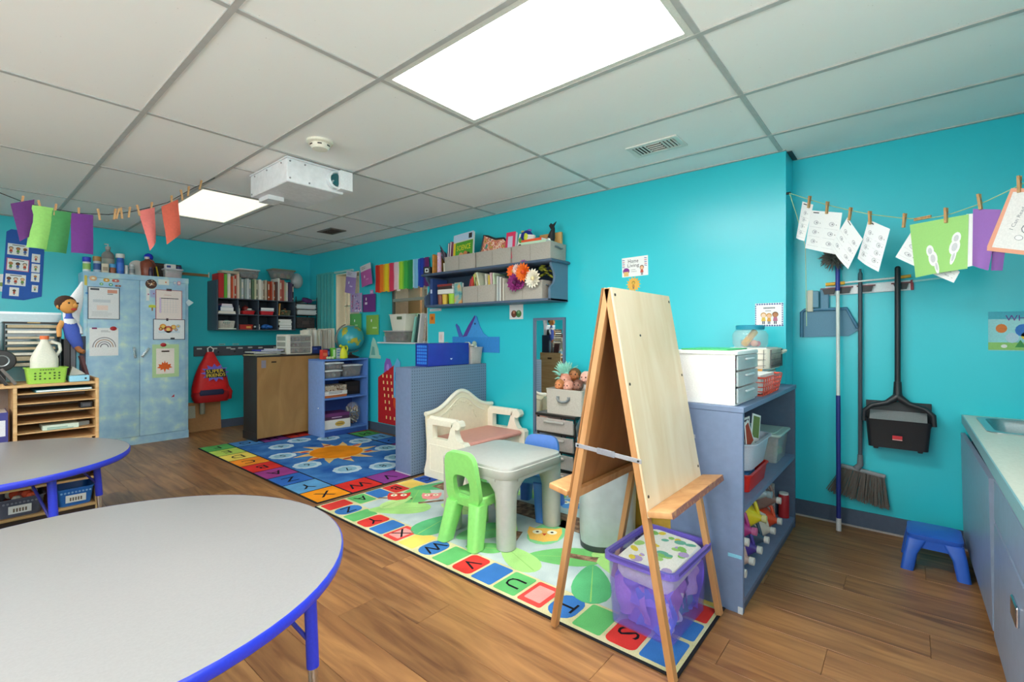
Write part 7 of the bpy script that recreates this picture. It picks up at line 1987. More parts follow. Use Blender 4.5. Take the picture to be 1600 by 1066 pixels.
bluebin('blue plastic bin with a white name card at the organizer\'s bottom right', 1.075, .0735, .185, '#2a72c8', '#8fc0ea')
t = bluebin('clear grey bin of orange toys at the organizer\'s bottom left', .82, .0735, .22, '#5a5f72', '#8a8fa0'); b = MB(); rnd = random.Random(15)
for i in range(12):
    b.ball(.028, rnd.uniform(-.06, .06), rnd.uniform(-.07, .05), .06 + rnd.uniform(0, .06), 7, 5, mat=[C('#d8502c', .6), C('#a83a2a', .6), C('#d8d2c4', .6)][i % 3])
b.build('contents', None, t)['kind'] = 'stuff'
bluebin('blue plastic bin on the organizer\'s lower shelf, left half', .82, .2475, .22, '#2f6fc0', '#8fc0ea')
t = thing('bin', 'black bin with a white label on the organizer\'s lower shelf, right half', 'bin', (ox(1.07), 4.315, .2475)); tub(MB(), .18, .24, .095, .9, .02).build('bin_body', C('#2a201c', .5), t); MB().box(-.05, -.1225, .03, .05, -.1165, .08).build('name_card', PAPER, t, 0)
# on top of the organizer
OT = .8855
t = thing('basket', 'lime green plastic basket holding the white jug on the organizer', 'basket', (.392, 4.275, OT + .0004), .0)
gm = C('#9ccb4a', .45)
tub(MB(), .19, .15, .10, .9, .015, .004, .006).build('basket_body', gm, t)
hl = MB()
for j in range(3):
    for i in range(6):
        if j == 1 and i in (2, 3):
            continue
        hl.cyl(.0055, -.001, .0012, 8, -.055 + i * .022, .03 + j * .018, M=frame((0, -.0695, 0), (1, 0, 0), (0, -.075, 1)))
hl.build('vent_hole', C('#3f5a1e', .7), t)['kind'] = 'stuff'
q = MB(); [rect(q, -.035 + i * .012, .084, -.027 + i * .012, .090, C('#5a7030', .7)) for i in range(6)]; q.build('handwriting', None, t, 0, M=frame((0, -.0712, 0), (1, 0, 0), (0, -.075, 1)))
jg = thing('jug', 'translucent white gallon jug with an orange cap in the lime basket', 'jug', (.385, 4.28, OT + .0055)); MB().loft([rr(.115, .115, .03, 0, n=4), rr(.128, .128, .035, .02, n=4), rr(.128, .128, .035, .15, n=4), rr(.11, .11, .035, .18, n=4), rr(.04, .04, .019, .262, n=4), rr(.036, .036, .0175, .275, n=4)]).build('jug_body', C('#d6d6c6', .4), jg, 50); MB().cyl(.022, .275, .298, 16).build('cap', C('#e2703a', .5), jg); MB().tube([(.03, .0, .262), (.07, 0, .245), (.075, 0, .205), (.055, 0, .165)], .010, 8).build('handle', C('#dcdccd', .4), jg, 60)
t = thing('box', 'light blue shallow box with a grey bag at the organizer\'s right end', 'box', (.545, 4.265, OT + .0004)); MB().rbox(-.05, -.06, 0, .05, .06, .04, .003).build('box_body', C('#8fc8e0', .6), t); MB().cyl(.006, -.001, .001, 8, M=frame((.03, -.0602, .02), (1, 0, 0), (0, 0, 1))).build('thumb_hole', BLACK, t); MB().prism([(-.045, .04), (.035, .045), (.02, .06), (-.03, .10)], .05, M=frame((0, .03, 0), (1, 0, 0), (0, 0, 1))).build('grey_bag', C('#b4b0a6', .7), t)
t = thing('book', 'dark maroon book leaning at the organizer\'s right end', 'book', (.60, 4.30, OT + .0004)); MB().box(-.008, -.05, 0, .008, .05, .17, M=Matrix.Rotation(-.22, 4, 'Y')).build('cover', C('#4a2428', .6), t, 0); MB().box(-.006, -.048, .002, .006, .052, .168, M=Matrix.Rotation(-.22, 4, 'Y')).build('page_block', C('#d8d0c0', .8), t, 0)
# black paper sorter with stacks
ps = thing('paper_sorter', 'black wire paper sorter stuffed with worksheets at the back of the organizer', 'paper sorter', (.09, 4.45, OT + .0004))
for k in range(8):
    MB().box(.13, 0, .10 + k * .036, .385, .13, .103 + k * .036).build('sorter_shelf', BLACK, ps, 0)
MB().box(.385, 0, 0, .39, .13, .39).build('sorter_side', BLACK, ps, 0)
MB().box(.125, 0, 0, .13, .13, .39).build('sorter_side', BLACK, ps, 0)
MB().box(.12, -.004, .385, .395, .134, .395).build('sorter_top', C('#2a2420', .5), ps, 0)
MB().box(.23, -.0046, .387, .29, -.004, .393).build('brand_plate', C('#a88a4a', .4), ps, 0)
rnd = random.Random(19)
for k in range(8):
    MB().box(.14, -.004 + rnd.uniform(0, .01), .1035 + k * .036, .375 + rnd.uniform(-.02, .005), .12, .1035 + k * .036 + rnd.uniform(.012, .028)).build('worksheet_stack', C(['#d8d0bc', '#c2b498', '#e6e2d6', '#b8a888'][k % 4], .8), ps, 0)
t = thing('plastic_sleeve', 'shiny clear plastic sleeve propped up behind the paper sorter', 'plastic sheet', (.20, 4.60, OT)); MB().box(0, -.002, 0, .30, .002, .46).build('sheet', clear_plastic('sleeve_plastic', '#a8c0c8', .75, .08), t, 0); MB().box(0, -.004, .45, .30, .004, .465).build('top_edge', C('#d8e4e8', .15), t, 0)
bk_c = [('#2a2a30', .02), ('#d8d2c8', .012), ('#8a7a6a', .016), ('#3a3a44', .014), ('#b0444a', .012), ('#a83a40', .014)]
x = .095
for k, (c_, w) in enumerate(bk_c):
    book('book', '%s book from the left beside the paper sorter' % ORD[k], (x, 4.44, OT + .09), w, .24 - .008 * k, .13, C(c_, .6), group='books beside the paper sorter'); x += w + .001
t = thing('riser', 'dark low riser under the books at the organizer\'s back', 'riser', (.05, 4.42, OT + .0004)); MB().box(0, 0, .06, .16, .16, .088).build('riser_top', C('#2c2420', .5), t, 0); MB().box(0, 0, 0, .02, .16, .06).build('riser_leg', C('#2c2420', .5), t, 0); MB().box(.14, 0, 0, .16, .16, .06).build('riser_leg', C('#2c2420', .5), t, 0)
t = thing('toy_tractor', 'black toy with a big wheel and silver hub at the picture\'s left edge', 'toy', (.20, 4.385, OT + .0004)); Mw = frame((0, 0, .145), (1, 0, 0), (0, 0, 1)); MB().lathe([(.04, -.018), (.062, -.016), (.068, 0), (.062, .016), (.04, .018)], 24, M=Mw).build('tyre', BLACK, t, 60); MB().lathe([(.001, .012), (.03, .018), (.036, .02), (.038, .016)], 20, M=Mw).build('hub', C('#9aa0a4', .3, metal=.6), t, 60); MB().box(-.02, .0, 0, .02, .03, .085).build('wheel_stand', BLACK, t, 0)
for k, (x, a) in enumerate(((.245, .5), (.285, .55))):
    t = thing('video_case', ['black and white plastic case slanting left of the lime basket', 'grey plastic case slanting against the lime basket'][k], 'case', (x - .03, 4.25, OT + .0004), 0, 'cases beside the lime basket'); M_ = Matrix.Rotation(-a, 4, 'Y'); MB().rbox(-.008, -.05, 0.004, .008, .05, .115, .002, M=M_).build('case_body', [C('#2a2624', .5), C('#6a6460', .5)][k], t); MB().box(.0082, -.045, .01, .009, .045, .10, M=M_).build('case_label', C('#cfcac4', .5), t, 0)
for k, (x, w, h, c_, lab) in enumerate(((.495, .03, .28, '#2a262a', 'black tall magazine file beside the sorter'), (.53, .024, .30, '#6a6a72', 'grey tall magazine file beside the sorter'), (.558, .016, .29, '#5fa0b4', 'light teal tall magazine file beside the sorter'), (.578, .03, .30, '#1f2a44', 'navy tall magazine file at the right of the sorter row'))):
    book('magazine_file', lab, (x, 4.44, OT + .0004), w, h, .13, C(c_, .5), group='magazine files beside the sorter', cat='file')
# puppet sitting on the files
pu = thing('puppet', 'brown haired hand puppet in blue overalls sitting on the magazine files', 'puppet', (.535, 4.46, OT + .295))
b = MB(); b.loft([[(x_ + r_ * math.cos(2 * PI * i / 14), y_ + r_ * .8 * math.sin(2 * PI * i / 14), z_) for i in range(14)] for r_, z_, x_, y_ in ((.022, -.085, .03, -.05), (.034, -.05, .022, -.05), (.042, .0, .006, -.035), (.044, .06, -.004, -.025), (.034, .115, -.012, -.018), (.018, .142, -.014, -.015), (.016, .17, -.015, -.015))]); b.build('body', C('#3f57b0', .8, bump=.3), pu, 60)
h = MB(); h.ball(.052, -.018, -.02, .215, 14, 10, sx=.95, sz=1.05); h.ball(.016, .012, -.066, .215, 8, 6); h.ball(.018, -.07, -.02, .21, 8, 6, sx=.5); h.build('head', C('#cf9248', .7), pu, 60)
MB().ball(.058, -.030, -.004, .232, 14, 9, sx=1.0, sy=.95, sz=.95).build('hair', C('#3a2216', .9, scale=60, var=.3), pu, 60)
for s in (-1, 1):
    MB().ball(.007, -.008 + s * .022 + .01, -.066, .232, 8, 5).build('eye', C('#1c1410', .2), pu)
MB().ball(.017, .006, -.064, .19, 10, 6, sz=.5, sy=.4).build('mouth', C('#b8382c', .6), pu)
MB().loft([circ(.03, .125, 12, -.012, -.018), circ(.038, .105, 12, -.01, -.02), circ(.03, .085, 12, -.008, -.022)]).build('collar', C('#d9dce0', .8), pu, 60)
MB().tube([(-.045, -.02, .105), (-.066, -.035, .06), (-.066, -.05, .0)], .016, 10, taper=[.018, .015, .012]).build('arm', C('#c8904e', .7), pu, 60)
MB().tube([(.02, -.01, .10), (.04, -.02, .06), (.045, -.04, .02)], .016, 10, taper=[.018, .015, .012]).build('arm', C('#d9dce0', .8), pu, 60)
MB().tube([(.025, -.055, -.07), (.035, -.065, -.095), (.055, -.08, -.105)], .015, 10, taper=[.02, .017, .014]).build('leg', C('#a86a3c', .7), pu, 60)
t = thing('cloth_cone', 'white pointed cloth standing up behind the puppet', 'cloth', (.575, 4.545, OT + .0005)); b = MB(); b.loft([[(x_ + w_ * math.cos(2 * PI * i / 10), w_ * .4 * math.sin(2 * PI * i / 10), z_) for i in range(10)] for w_, z_, x_ in ((.03, 0, -.02), (.045, .45, -.03), (.05, .52, -.02), (.03, .60, .005), (.015, .655, .02), (.006, .69, .028))]); b.build('cloth', C('#e3e6ea', .8), t, 60)
# ------------------------------------------------------------------ cleaning tools on the recessed wall
rk = thing('tool_rack', 'white wall rack with black grips holding broom and dustpan', 'rack', (0, 0, 0)); rk.matrix_world = on_right(.415, 1.475, 3.629, .03)
MB().rbox(0, -.03, 0, .43, .03, .012, .004).build('rail', C('#e8eaee', .4), rk)
MB().rbox(.418, -.03, -.001, .432, .03, .016, .003).build('end_cap', C('#a02a38', .4), rk)
for k, x in enumerate((.02, .10, .21, .375)):
    g = MB().prism([(-.035, .012), (.035, .012), (.025, -.022), (-.025, -.022)], .022, M=T(x, 0, .012)).build('grip', BLACK, rk)
    MB().box(x - .045, .012, .012, x + .045, .019, .026).build('grip_lever', C('#7a2530', .5), g, 0)
t = thing('squeegee_rod', 'thin white and yellow rod resting across the tool rack', 'rod', (3.585, 0, 0)); MB().tube([(0, .41, 1.515), (0, .31, 1.520)], .011, 10).build('yellow_grip', C('#e0a62c', .5), t, 60); MB().tube([(0, .31, 1.520), (0, .06, 1.532)], .006, 8).build('rod', WHITE, t, 60); MB().tube([(0, .06, 1.532), (0, -.005, 1.538)], .010, 10).build('yellow_tip', C('#d89a2a', .5), t, 60); MB().prism([(0, 0), (.15, .014), (.15, .022), (0, .012)], .002, M=on_right(-.01, 1.502, .03)).build('plastic_blade', C('#8fd4d4', .3), t)
# hand dustpan with whisk
dp = thing('hand_dustpan', 'slate blue hand dustpan with a whisk hanging left on the recessed wall', 'dustpan', (0, 0, 0)); dp.matrix_world = on_right(.548, 1.18, 3.624)
MB().prism([(0, .0), (.255, .008), (.31, .05), (.25, .178), (.018, .175), (.002, .16)], .006).build('pan_plate', C('#4f809a', .5), dp)
MB().tube([(.002, .0, .012), (.002, .165, .014), (.02, .178, .014), (.245, .180, .014), (.30, .06, .012)], .010, 8).build('pan_wall', C('#3f7290', .5), dp, 60)
MB().rbox(.105, .17, .004, .155, .315, .022, .012, .006).build('handle', C('#4f809a', .5), dp)
MB().rbox(.065, .19, .006, .10, .30, .03, .008, .004).build('whisk_back', C('#5a8aa0', .5), dp)
MB().rbox(.035, .165, .004, .068, .305, .032, .006, .004).build('whisk_bristles', C('#cfc8b4', .9, scale=200, var=.3), dp)
# lamb duster
du = thing('duster_pole', 'long blue and white pole with a fluffy grey duster head upturned', 'duster', (0, 0, 0))
A_, B_ = Vector((3.485, .332, .001)), Vector((3.585, .347, 1.72))
P_ = lambda z: tuple(A_ + (B_ - A_) * (z / 1.72))
for (a, b_, r_, c_, nm) in ((.0, .075, .0135, '#d4d4d6', 'pole_tip'), (.075, .82, .0125, '#1f2a78', 'pole_sleeve'), (.82, 1.47, .0105, '#d2d8d2', 'pole_shaft'), (1.47, 1.66, .0125, '#27348c', 'pole_collar')):
    MB().tube([P_(a), P_(b_)], r_, 12).build(nm, C(c_, .4), du, 60)
b = MB(); rnd = random.Random(88); c0 = Vector(P_(1.685)) + Vector((-.01, .015, 0))
for i in range(260):
    d = Vector((rnd.gauss(0, .7), rnd.gauss(0, 1), rnd.gauss(0, .8))).normalized()
    if d.x > .55:
        continue
    l = rnd.uniform(.05, .095)
    m = c0 + d * l * .55 + Vector((0, rnd.uniform(-.01, .01), rnd.uniform(-.01, .01)))
    b.tube([tuple(c0), tuple(m), tuple(c0 + d * l + Vector((0, 0, -.008)))], .004, 4, taper=[.004, .006, .001])
b.build('duster_fluff', C('#6a6660', .9, scale=60, var=.4), du, 60)['kind'] = 'stuff'
# angle broom
bm = thing('broom', 'grey angled broom hanging from the tool rack', 'broom', (3.592, .233, 0)); MB().tube([(0, 0, .40), (0, 0, 1.55)], .0115, 12).build('handle', C('#41464e', .45), bm, 60); MB().lathe([(.0115, 1.53), (.012, 1.57), (.006, 1.585), (.006, 1.60)], 12).build('hang_cap', C('#3f5f66', .45), bm, 60); MB().tube([(0, 0, .46), (0, 0, .40), (0, .018, .372)], .016, 12, taper=[.014, .017, .020]).build('socket', C('#6a6f74', .5), bm, 60)
Mh = on_right(.095, .372, .012, -.15); hb = MB(); hb.rbox(0, -.012, -.016, .225, .012, .016, .008, .006, M=on_right(.1, .375, .012, -.14)); hb.build('head_block', C('#8a8c8e', .5), bm, 60)
b = MB(); rnd = random.Random(55)
for i in range(190):
    u = rnd.uniform(0, 1); y0, z0 = .095 - .215 * u, .368 - .031 * u
    y1 = y0 + (.075 * (1 - u) - .025 * u) + rnd.uniform(-.008, .008); z1 = .205 - .055 * u + rnd.uniform(-.006, .012)
    x0 = rnd.uniform(-.012, .012)
    b.tube([(x0, y0, z0), (x0 * 1.6, (y0 + y1) / 2 + rnd.uniform(-.004, .004), (z0 + z1) / 2), (x0 * 2.0, y1, z1)], .0022, 3)
b.build('bristles', C('#66605a', .9, scale=90, var=.4), bm, 60)['kind'] = 'stuff'
# lobby dustpan
lb = thing('lobby_dustpan', 'black upright lobby dustpan with a long handle on the recessed wall', 'dustpan', (3.575, .055, 0)); MB().tube([(0, 0, .86), (0, 0, 1.585)], .0145, 14).build('handle', C('#1d2126', .45), lb, 60); MB().ball(.0145, 0, 0, 1.585, 12, 8).build('handle_end', C('#16191d', .45), lb, 60)
MB().tube([(0, 0, .92), (0, 0, .855), (0, 0, .82)], .02, 14, taper=[.018, .021, .028]).build('handle_socket', C('#1d2126', .45), lb, 60)
yk = MB(); yk.tube([(-.01, 0, .835), (-.02, .05, .795), (-.03, .12, .775), (-.03, .155, .74), (-.03, .158, .68)], .014, 10, taper=[.022, .016, .014, .014, .014]); yk.tube([(-.01, 0, .835), (-.02, -.05, .795), (-.03, -.12, .775), (-.03, -.155, .74), (-.03, -.158, .68)], .014, 10, taper=[.022, .016, .014, .014, .014]); yk.build('yoke', C('#1d2126', .45), lb, 60)
pn = MB(); L_ = [rr(.085, .27, .02, .535, -.01, 0, 4), rr(.10, .295, .022, .69, -.012, 0, 4), rr(.105, .30, .022, .70, -.012, 0, 4), rr(.095, .29, .018, .70, -.012, 0, 4), rr(.075, .26, .015, .55, -.01, 0, 4)]; pn.loft(L_); pn.build('pan_body', C('#1b1c20', .42), lb, 50)
MB().rbox(.025, -.15, .66, .035, .15, .80, .003, .002).build('pan_back', C('#2a2c30', .42), lb); MB().sheet(lambda u, v: (-.055 + .075 * v, -.13 + .26 * u, .70 + .045 * v - .02 * math.sin(u * PI) * (1 - v)), 8, 4).build('pan_ramp', C('#7d7f80', .6, bump=.5), lb)
q = MB(); rect(q, -.022, .598, .022, .618, C('#c22a34', .5)); rect(q, -.022, .592, .022, .597, C('#d8a09a', .5), .0005); q.build('maker_badge', None, lb, 0, M=frame((-.0605, 0, 0), (0, -1, 0), (-.05, 0, 1)))
for y in (-.10, .10):
    MB().rbox(-.04, y - .012, .522, .02, y + .012, .537, .004).build('foot', BLACK, lb)
# ------------------------------------------------------------------ stool
st = thing('step_stool', 'blue plastic step stool by the sink cabinet', 'stool', (3.275, -.095, 0)); SB = C('#2a5fc4', .38, scale=8, var=.04)
MB().loft([rr(.215, .205, .03, .15, n=4), rr(.225, .215, .03, .165, n=4), rr(.225, .215, .03, .178, n=4), rr(.205, .195, .03, .183, n=4)]).build('step_top', SB, st, 50)
for sx in (-1, 1):
    for sy in (-1, 1):
        MB().loft([rr(.06, .052, .014, 0, sx * .112, sy * .106, 3), rr(.066, .056, .014, .09, sx * .098, sy * .092, 3), rr(.075, .08, .014, .155, sx * .075, sy * .068, 3)]).build('leg', SB, st, 50)
for sx in (-1, 1):
    MB().prism([(-.10, .10), (-.07, .115), (.07, .115), (.10, .10), (.10, .16), (-.10, .16)], .012, M=frame((sx * .103 - .006, 0, 0), (0, 1, 0), (0, 0, 1))).build('apron', SB, st)
    MB().prism([(-.10, .10), (-.07, .115), (.07, .115), (.10, .10), (.10, .16), (-.10, .16)], .012, M=frame((0, sx * .098 + .006, 0), (1, 0, 0), (0, 0, 1))).build('apron', SB, st)
# ------------------------------------------------------------------ sink cabinet
sk = thing('sink_cabinet', 'slate painted sink base cabinet along the right edge', 'cabinet', (1.0, -.86, 0)); SKL = 2.625
SLT = C('#8495ad', .32, scale=5)
MB().box(0, 0, .07, SKL, .60, .09).box(0, 0, .09, SKL, .012, .70).box(0, .012, .09, .018, .60, .70).box(SKL - .018, .012, .09, SKL, .60, .70).box(1.49, .012, .09, 1.508, .60, .70).build('cabinet_case', SLATE, sk, 0)
MB().box(0, .05, 0, SKL, .56, .07).build('toe_kick', C('#2c3038', .6), sk, 0)
MB().box(0, .59, .665, SKL, .605, .71).build('face_rail', SLT, sk, 0)
d = MB().box(0, 0, 0, 1.07, .018, .575, M=T(1.53, .603, .08, .012, -.02)).build('door', SLT, sk, 0)
MB().rbox(1.05, .015, .34, 1.075, .03, .40, .003, M=T(1.53, .603, .08)).build('latch', CHROME, d); MB().rbox(1.03, .018, .35, 1.10, .026, .375, .003, M=T(1.53, .603, .08)).build('latch_bar', CHROME, d)
d = MB().box(.02, .605, .08, 1.485, .622, .50).build('door', SLT, sk, 0); MB().rbox(.95, .622, .36, 1.05, .63, .42, .004).build('latch', CHROME, d)
MB().box(.02, .605, .515, 1.485, .622, .66).build('drawer', SLT, sk, 0)
for k, x in enumerate((2.05, 2.12, 2.18, 2.24)):
    MB().rbox(x, .57, .645, x + .05, .612, .668, .004).build('sink_tool', [BLACK, C('#c8c8ca', .3, metal=.6), C('#4a3a34', .5), BLACK][k], sk)
ct = thing('countertop', 'beige countertop with a set-in sink at the right edge', 'countertop', (1.0, -.86, .711))
CTM = blotch('beige_laminate', ['#cdc8b8', '#d9d4c6'], 90, .35)
sx0, sx1, sy0, sy1 = 2.05, 2.545, .14, .575
f = MB(); f.box(0, 0, 0, sx0, .635, .04).box(sx1, 0, 0, SKL, .635, .04).box(sx0, 0, 0, sx1, sy0, .04).box(sx0, sy1, 0, sx1, .635, .04); f.build('worktop', CTM, ct, 0)
MB().box(0, .635, -.004, SKL, .640, .041).build('edge_band', C('#7fa8b0', .4), ct, 0)
MB().box(0, -.0, .04, SKL, .018, .12).build('backsplash', CTM, ct, 0)
snk = thing('sink', 'stainless steel sink basin set in the countertop', 'sink', (1.0 + (sx0 + sx1) / 2, -.86 + (sy0 + sy1) / 2, .7515)); w, d_ = sx1 - sx0, sy1 - sy0
MB().loft([rr(w + .03, d_ + .03, .05, 0, n=5), rr(w + .03, d_ + .03, .05, .004, n=5), rr(w - .03, d_ - .03, .06, .004, n=5), rr(w - .05, d_ - .05, .07, -.02, n=5), rr(w - .09, d_ - .09, .07, -.15, n=5), rr(w - .12, d_ - .12, .06, -.16, n=5)], cap0=False).build('basin', C('#a9adb0', .28, metal=.9), snk, 50); MB().cyl(.03, -.1598, -.157, 16).build('drain', C('#6a6e70', .3, metal=.9), snk)
# poster on the recessed wall
def when(d):
    rect(d, .0, -.205, .45, -.165, C('#8fc06a', .7)); rect(d, 0, -.04, .45, 0, C('#4fb0c4', .7)); d.text('WHEN', .13, -.05, .03, C('#6a3a8a', .6), t=.001)
    for (x, y, r, c_) in ((.05, -.09, .022, '#e07a3a'), (.13, -.10, .03, '#3a7ac8'), (.14, -.13, .018, '#e8c040'), (.21, -.11, .03, '#d8584a'), (.09, -.14, .025, '#b8d0e0'), (.18, -.155, .02, '#3a6ab8'), (.30, -.10, .03, '#e09a3a')):
        disc(d, x, y, r, C(c_, .7), 12, 1.1, .0008)
    disc(d, .06, -.185, .012, C('#e8e4e0', .7), 10, .8, .001); poly(d, [(.10, -.19), (.12, -.15), (.14, -.19)], C('#3f8a4a', .7), .001)
poster('book_cover', 'laminated picture poster headed WHEN on the recessed wall', 'poster', on_right(-.325, 1.32, 3.629), .45, .21, C('#7fc4c8', .2), when)
# ------------------------------------------------------------------ clothesline on the right
def zline(s):
    K = [(0, 2.088), (.088, 2.004), (.153, 1.945), (.227, 1.885), (.29, 1.838), (.389, 1.778), (.443, 1.758), (.491, 1.756), (.565, 1.778), (.628, 1.815), (.8, 1.93), (1.0, 2.08)]
    for (a, za), (b_, zb) in zip(K, K[1:]):
        if s <= b_:
            return za + (zb - za) * (s - a) / (b_ - a)
    return K[-1][1]
LA, LB = Vector((3.40, .58, 0)), Vector((2.58, -.878, 0))
def lp(s):
    p = LA + (LB - LA) * s
    return Vector((p.x, p.y, zline(s)))
LD = (LB - LA).normalized()
LN = Vector((LD.y, -LD.x, 0))          # towards the room
if LN.x > 0:
    LN = -LN
cl_ = thing('clothesline', 'pale green cord strung across the cleaning corner at right', 'clothesline', (0, 0, 0)); MB().tube([tuple(lp(i / 40)) for i in range(41)], .0022, 6).build('cord', TWINE, cl_, 60); MB().cyl(.008, -.012, .012, 10, M=frame((3.415, .588, 2.092), (1, 0, 0), (0, 0, 1))).build('wall_hook', BLACK, cl_)
MB().tube([(3.40, .58, 2.088), (3.42, .545, 1.95), (3.44, .50, 1.75), (3.45, .495, 1.25)], .002, 6).build('loose_end', TWINE, cl_, 60)
def clothespin(label, p, d, tilt=0.0, group='clothespins'):
    t = thing('clothespin', label, 'clothespin', tuple(p), 0, group)
    n = Vector(d).cross(Vector((0, 0, 1)))
    up = (Vector((0, 0, 1)) * math.cos(tilt) + Vector(d) * math.sin(tilt)).normalized()
    M_ = frame((0, 0, 0), n, up)
    for s in (-1, 1):
        MB().prism([(s * .001, -.042), (s * .006, -.042), (s * .0075, .0), (s * .010, .028), (s * .006, .028), (s * .002, .004)], .010, M=M_ @ T(0, .008, -.005)).build('prong', PIN, t)
    MB().loft([circ(.004, -.006, 8), circ(.004, .006, 8)], M=M_ @ T(0, .010, 0)).build('spring', C('#9a9aa0', .3, metal=.9), t)
    return t
for k, (p, tl, lab) in enumerate((((3.328, .452, 1.985), .15, 'clothespin on the narrow first worksheet beside the wall corner'), ((3.274, .356, 1.923), .1, 'clothespin on the large white worksheet'), ((3.211, .243, 1.856), .15, 'dark clothespin on the diamond-hung worksheet'), ((3.16, .153, 1.811), 0, 'clothespin on the slanted fourth worksheet'), ((3.081, .012, 1.760), .1, 'empty clothespin left of the green bird sheet'), ((2.997, -.138, 1.745), 0, 'clothespin at the top of the green bird sheet'), ((2.937, -.245, 1.776), -.1, 'clothespin on the purple sheet'), ((2.874, -.357, 1.815), 0, 'clothespin on the peach framed worksheet'))):
    clothespin(lab, Vector(p) + LN * .020 + Vector((0, 0, .006)), LD, tl, 'clothespins on the right line')
t = thing('clothespin', 'clothespin lying flat along the cord above the green sheet', 'clothespin', tuple(lp(.43)), 0, 'clothespins on the right line')
for s in (-1, 1):
    MB().box(-.005, -.035, s * .004 - .003, .005, .035, s * .004 + .003, M=frame((0, 0, .002), LN, LD)).build('prong', PIN, t, 0)
def hung(label, Q, w, h, col, draw=None, curl=.01, out=.0):
    """sheet pegged to the right line, given by its four corners (tl, tr, br, bl)"""
    t = thing('worksheet', label, 'worksheet', (0, 0, 0), 0, 'papers on the right line')
    Q = [Vector(q) for q in Q]
    def f(u, v, o=0.0):
        p = (Q[0] * (1 - u) + Q[1] * u) * (1 - v) + (Q[3] * (1 - u) + Q[2] * u) * v
        return tuple(p + LN * (.006 + out + o + curl * math.sin(u * PI) * (.15 + v)))
    MB().sheet(f, 10, 8).build('sheet', C(col, .8, var=.02), t)
    if draw:
        d = MB()
        draw(d)
        d.v = [f(x / w, -y / h, .0006 + z) for x, y, z in d.v]
        d.build('printed_picture', None, t, 0)
    return t
def sums(nc, nr, w, h):
    def f(d):
        rect(d, .02, -.016, .06, -.010, INK)
        rnd = random.Random(int(w * 1000))
        for i in range(nc):
            for j in range(nr):
                x, y = w * (i + .5) / nc, -.045 - (h - .07) * (j + .5) / nr
                disc(d, x, y, .017, C('#b9b9be', .8), 12, .8); disc(d, x, y, .013, C('#e4e4e6', .8), 12, .8, .0006); disc(d, x + .004, y, .005, GREYINK, 8, 1, .0008)
                d.text('+', x + .028, y - .005, .008, INK, t=.0006)
                rect(d, w * i / nc + .01, y - .030, w * (i + 1) / nc - .01, y - .0285, C('#c9c9cc', .8))
    return f
hung('narrow white picture-sum worksheet nearest the wall corner', [(3.354, .499, 2.011), (3.32, .438, 1.973), (3.348, .488, 1.766), (3.375, .536, 1.796)], .125, .245, '#f0f0f0', sums(1, 4, .125, .245))
hung('large white picture-sum worksheet hanging second on the right line', [(3.326, .448, 1.942), (3.235, .286, 1.882), (3.253, .317, 1.653), (3.344, .481, 1.722)], .205, .25, '#f2f2f2', sums(2, 3, .205, .25), out=.004)
hung('white picture-sum worksheet hung by one corner like a diamond', [(3.219, .258, 1.849), (3.179, .187, 1.712), (3.218, .255, 1.56), (3.267, .343, 1.706)], .20, .25, '#f2f2f2', sums(2, 3, .20, .25), out=.009)
hung('white picture-sum worksheet hung by its left corner, fourth on the right line', [(3.168, .167, 1.814), (3.116, .075, 1.741), (3.143, .123, 1.527), (3.196, .216, 1.614)], .20, .25, '#f0f0f2', sums(2, 4, .20, .25), .016)
def birds(d):
    for (x, y, a) in ((.115, -.17, .25), (.235, -.13, -.35)):
        for (px, py, r, sy) in ((0, .03, .022, 1.3), (.006, -.01, .026, 1.4), (.016, -.055, .012, 3.0)):
            c, s = math.cos(a), math.sin(a)
            disc(d, x + c * px - s * py, y + s * px + c * py, r, PAPER, 14, sy, .0008 + r * .001, a)
            disc(d, x + c * px - s * py, y + s * px + c * py, r * .55, C('#cfcfd2', .8), 12, sy, .0012 + r * .001, a)
hung('white worksheet showing behind the green bird sheet', [(3.071, -.005, 1.709), (2.976, -.175, 1.485), (2.987, -.155, 1.437), (3.106, .057, 1.593)], .25, .19, '#eeeeef', sums(3, 2, .25, .19), out=-.006)
hung('light green folded sheet with two bird drawings on the right line', [(3.071, -.005, 1.741), (2.958, -.208, 1.739), (2.96, -.204, 1.495), (3.059, -.027, 1.477)], .30, .25, '#9fd47c', birds, .016, .006)
hung('white scalloped sheet edge between the green and purple sheets', [(2.963, -.200, 1.742), (2.951, -.22, 1.739), (2.949, -.224, 1.506), (2.964, -.198, 1.501)], .06, .21, '#f0f0f0', None, .004, .003)
hung('plain purple construction paper on the right line', [(2.95, -.222, 1.759), (2.903, -.305, 1.732), (2.924, -.268, 1.477), (2.951, -.22, 1.507)], .17, .23, '#9a6ab8', None, .012, .008)
hung('darker purple paper behind the peach framed worksheet', [(2.918, -.279, 1.65), (2.894, -.321, 1.64), (2.902, -.306, 1.471), (2.921, -.273, 1.476)], .12, .24, '#84579f')
def mouse(d):
    rect(d, .016, -.262, .21, -.016, C('#ece8e6', .8)); d.text('I Can Read', .075, -.13, .014, GREYINK, w=.10, t=.001, rot=1.35)
    for (x, y, r) in ((.12, -.17, .03), (.15, -.12, .018), (.09, -.21, .014), (.135, -.215, .014), (.17, -.07, .022)):
        disc(d, x, y, r, GREYINK, 12, .8, .001); disc(d, x, y, r * .86, C('#f2efee', .8), 12, .8, .0014)
hung('peach framed worksheet with animal line drawings at the right picture edge', [(2.886, -.335, 1.813), (2.810, -.47, 1.765), (2.810, -.47, 1.49), (2.927, -.262, 1.565)], .225, .28, '#eda88c', mouse, .0, .014)
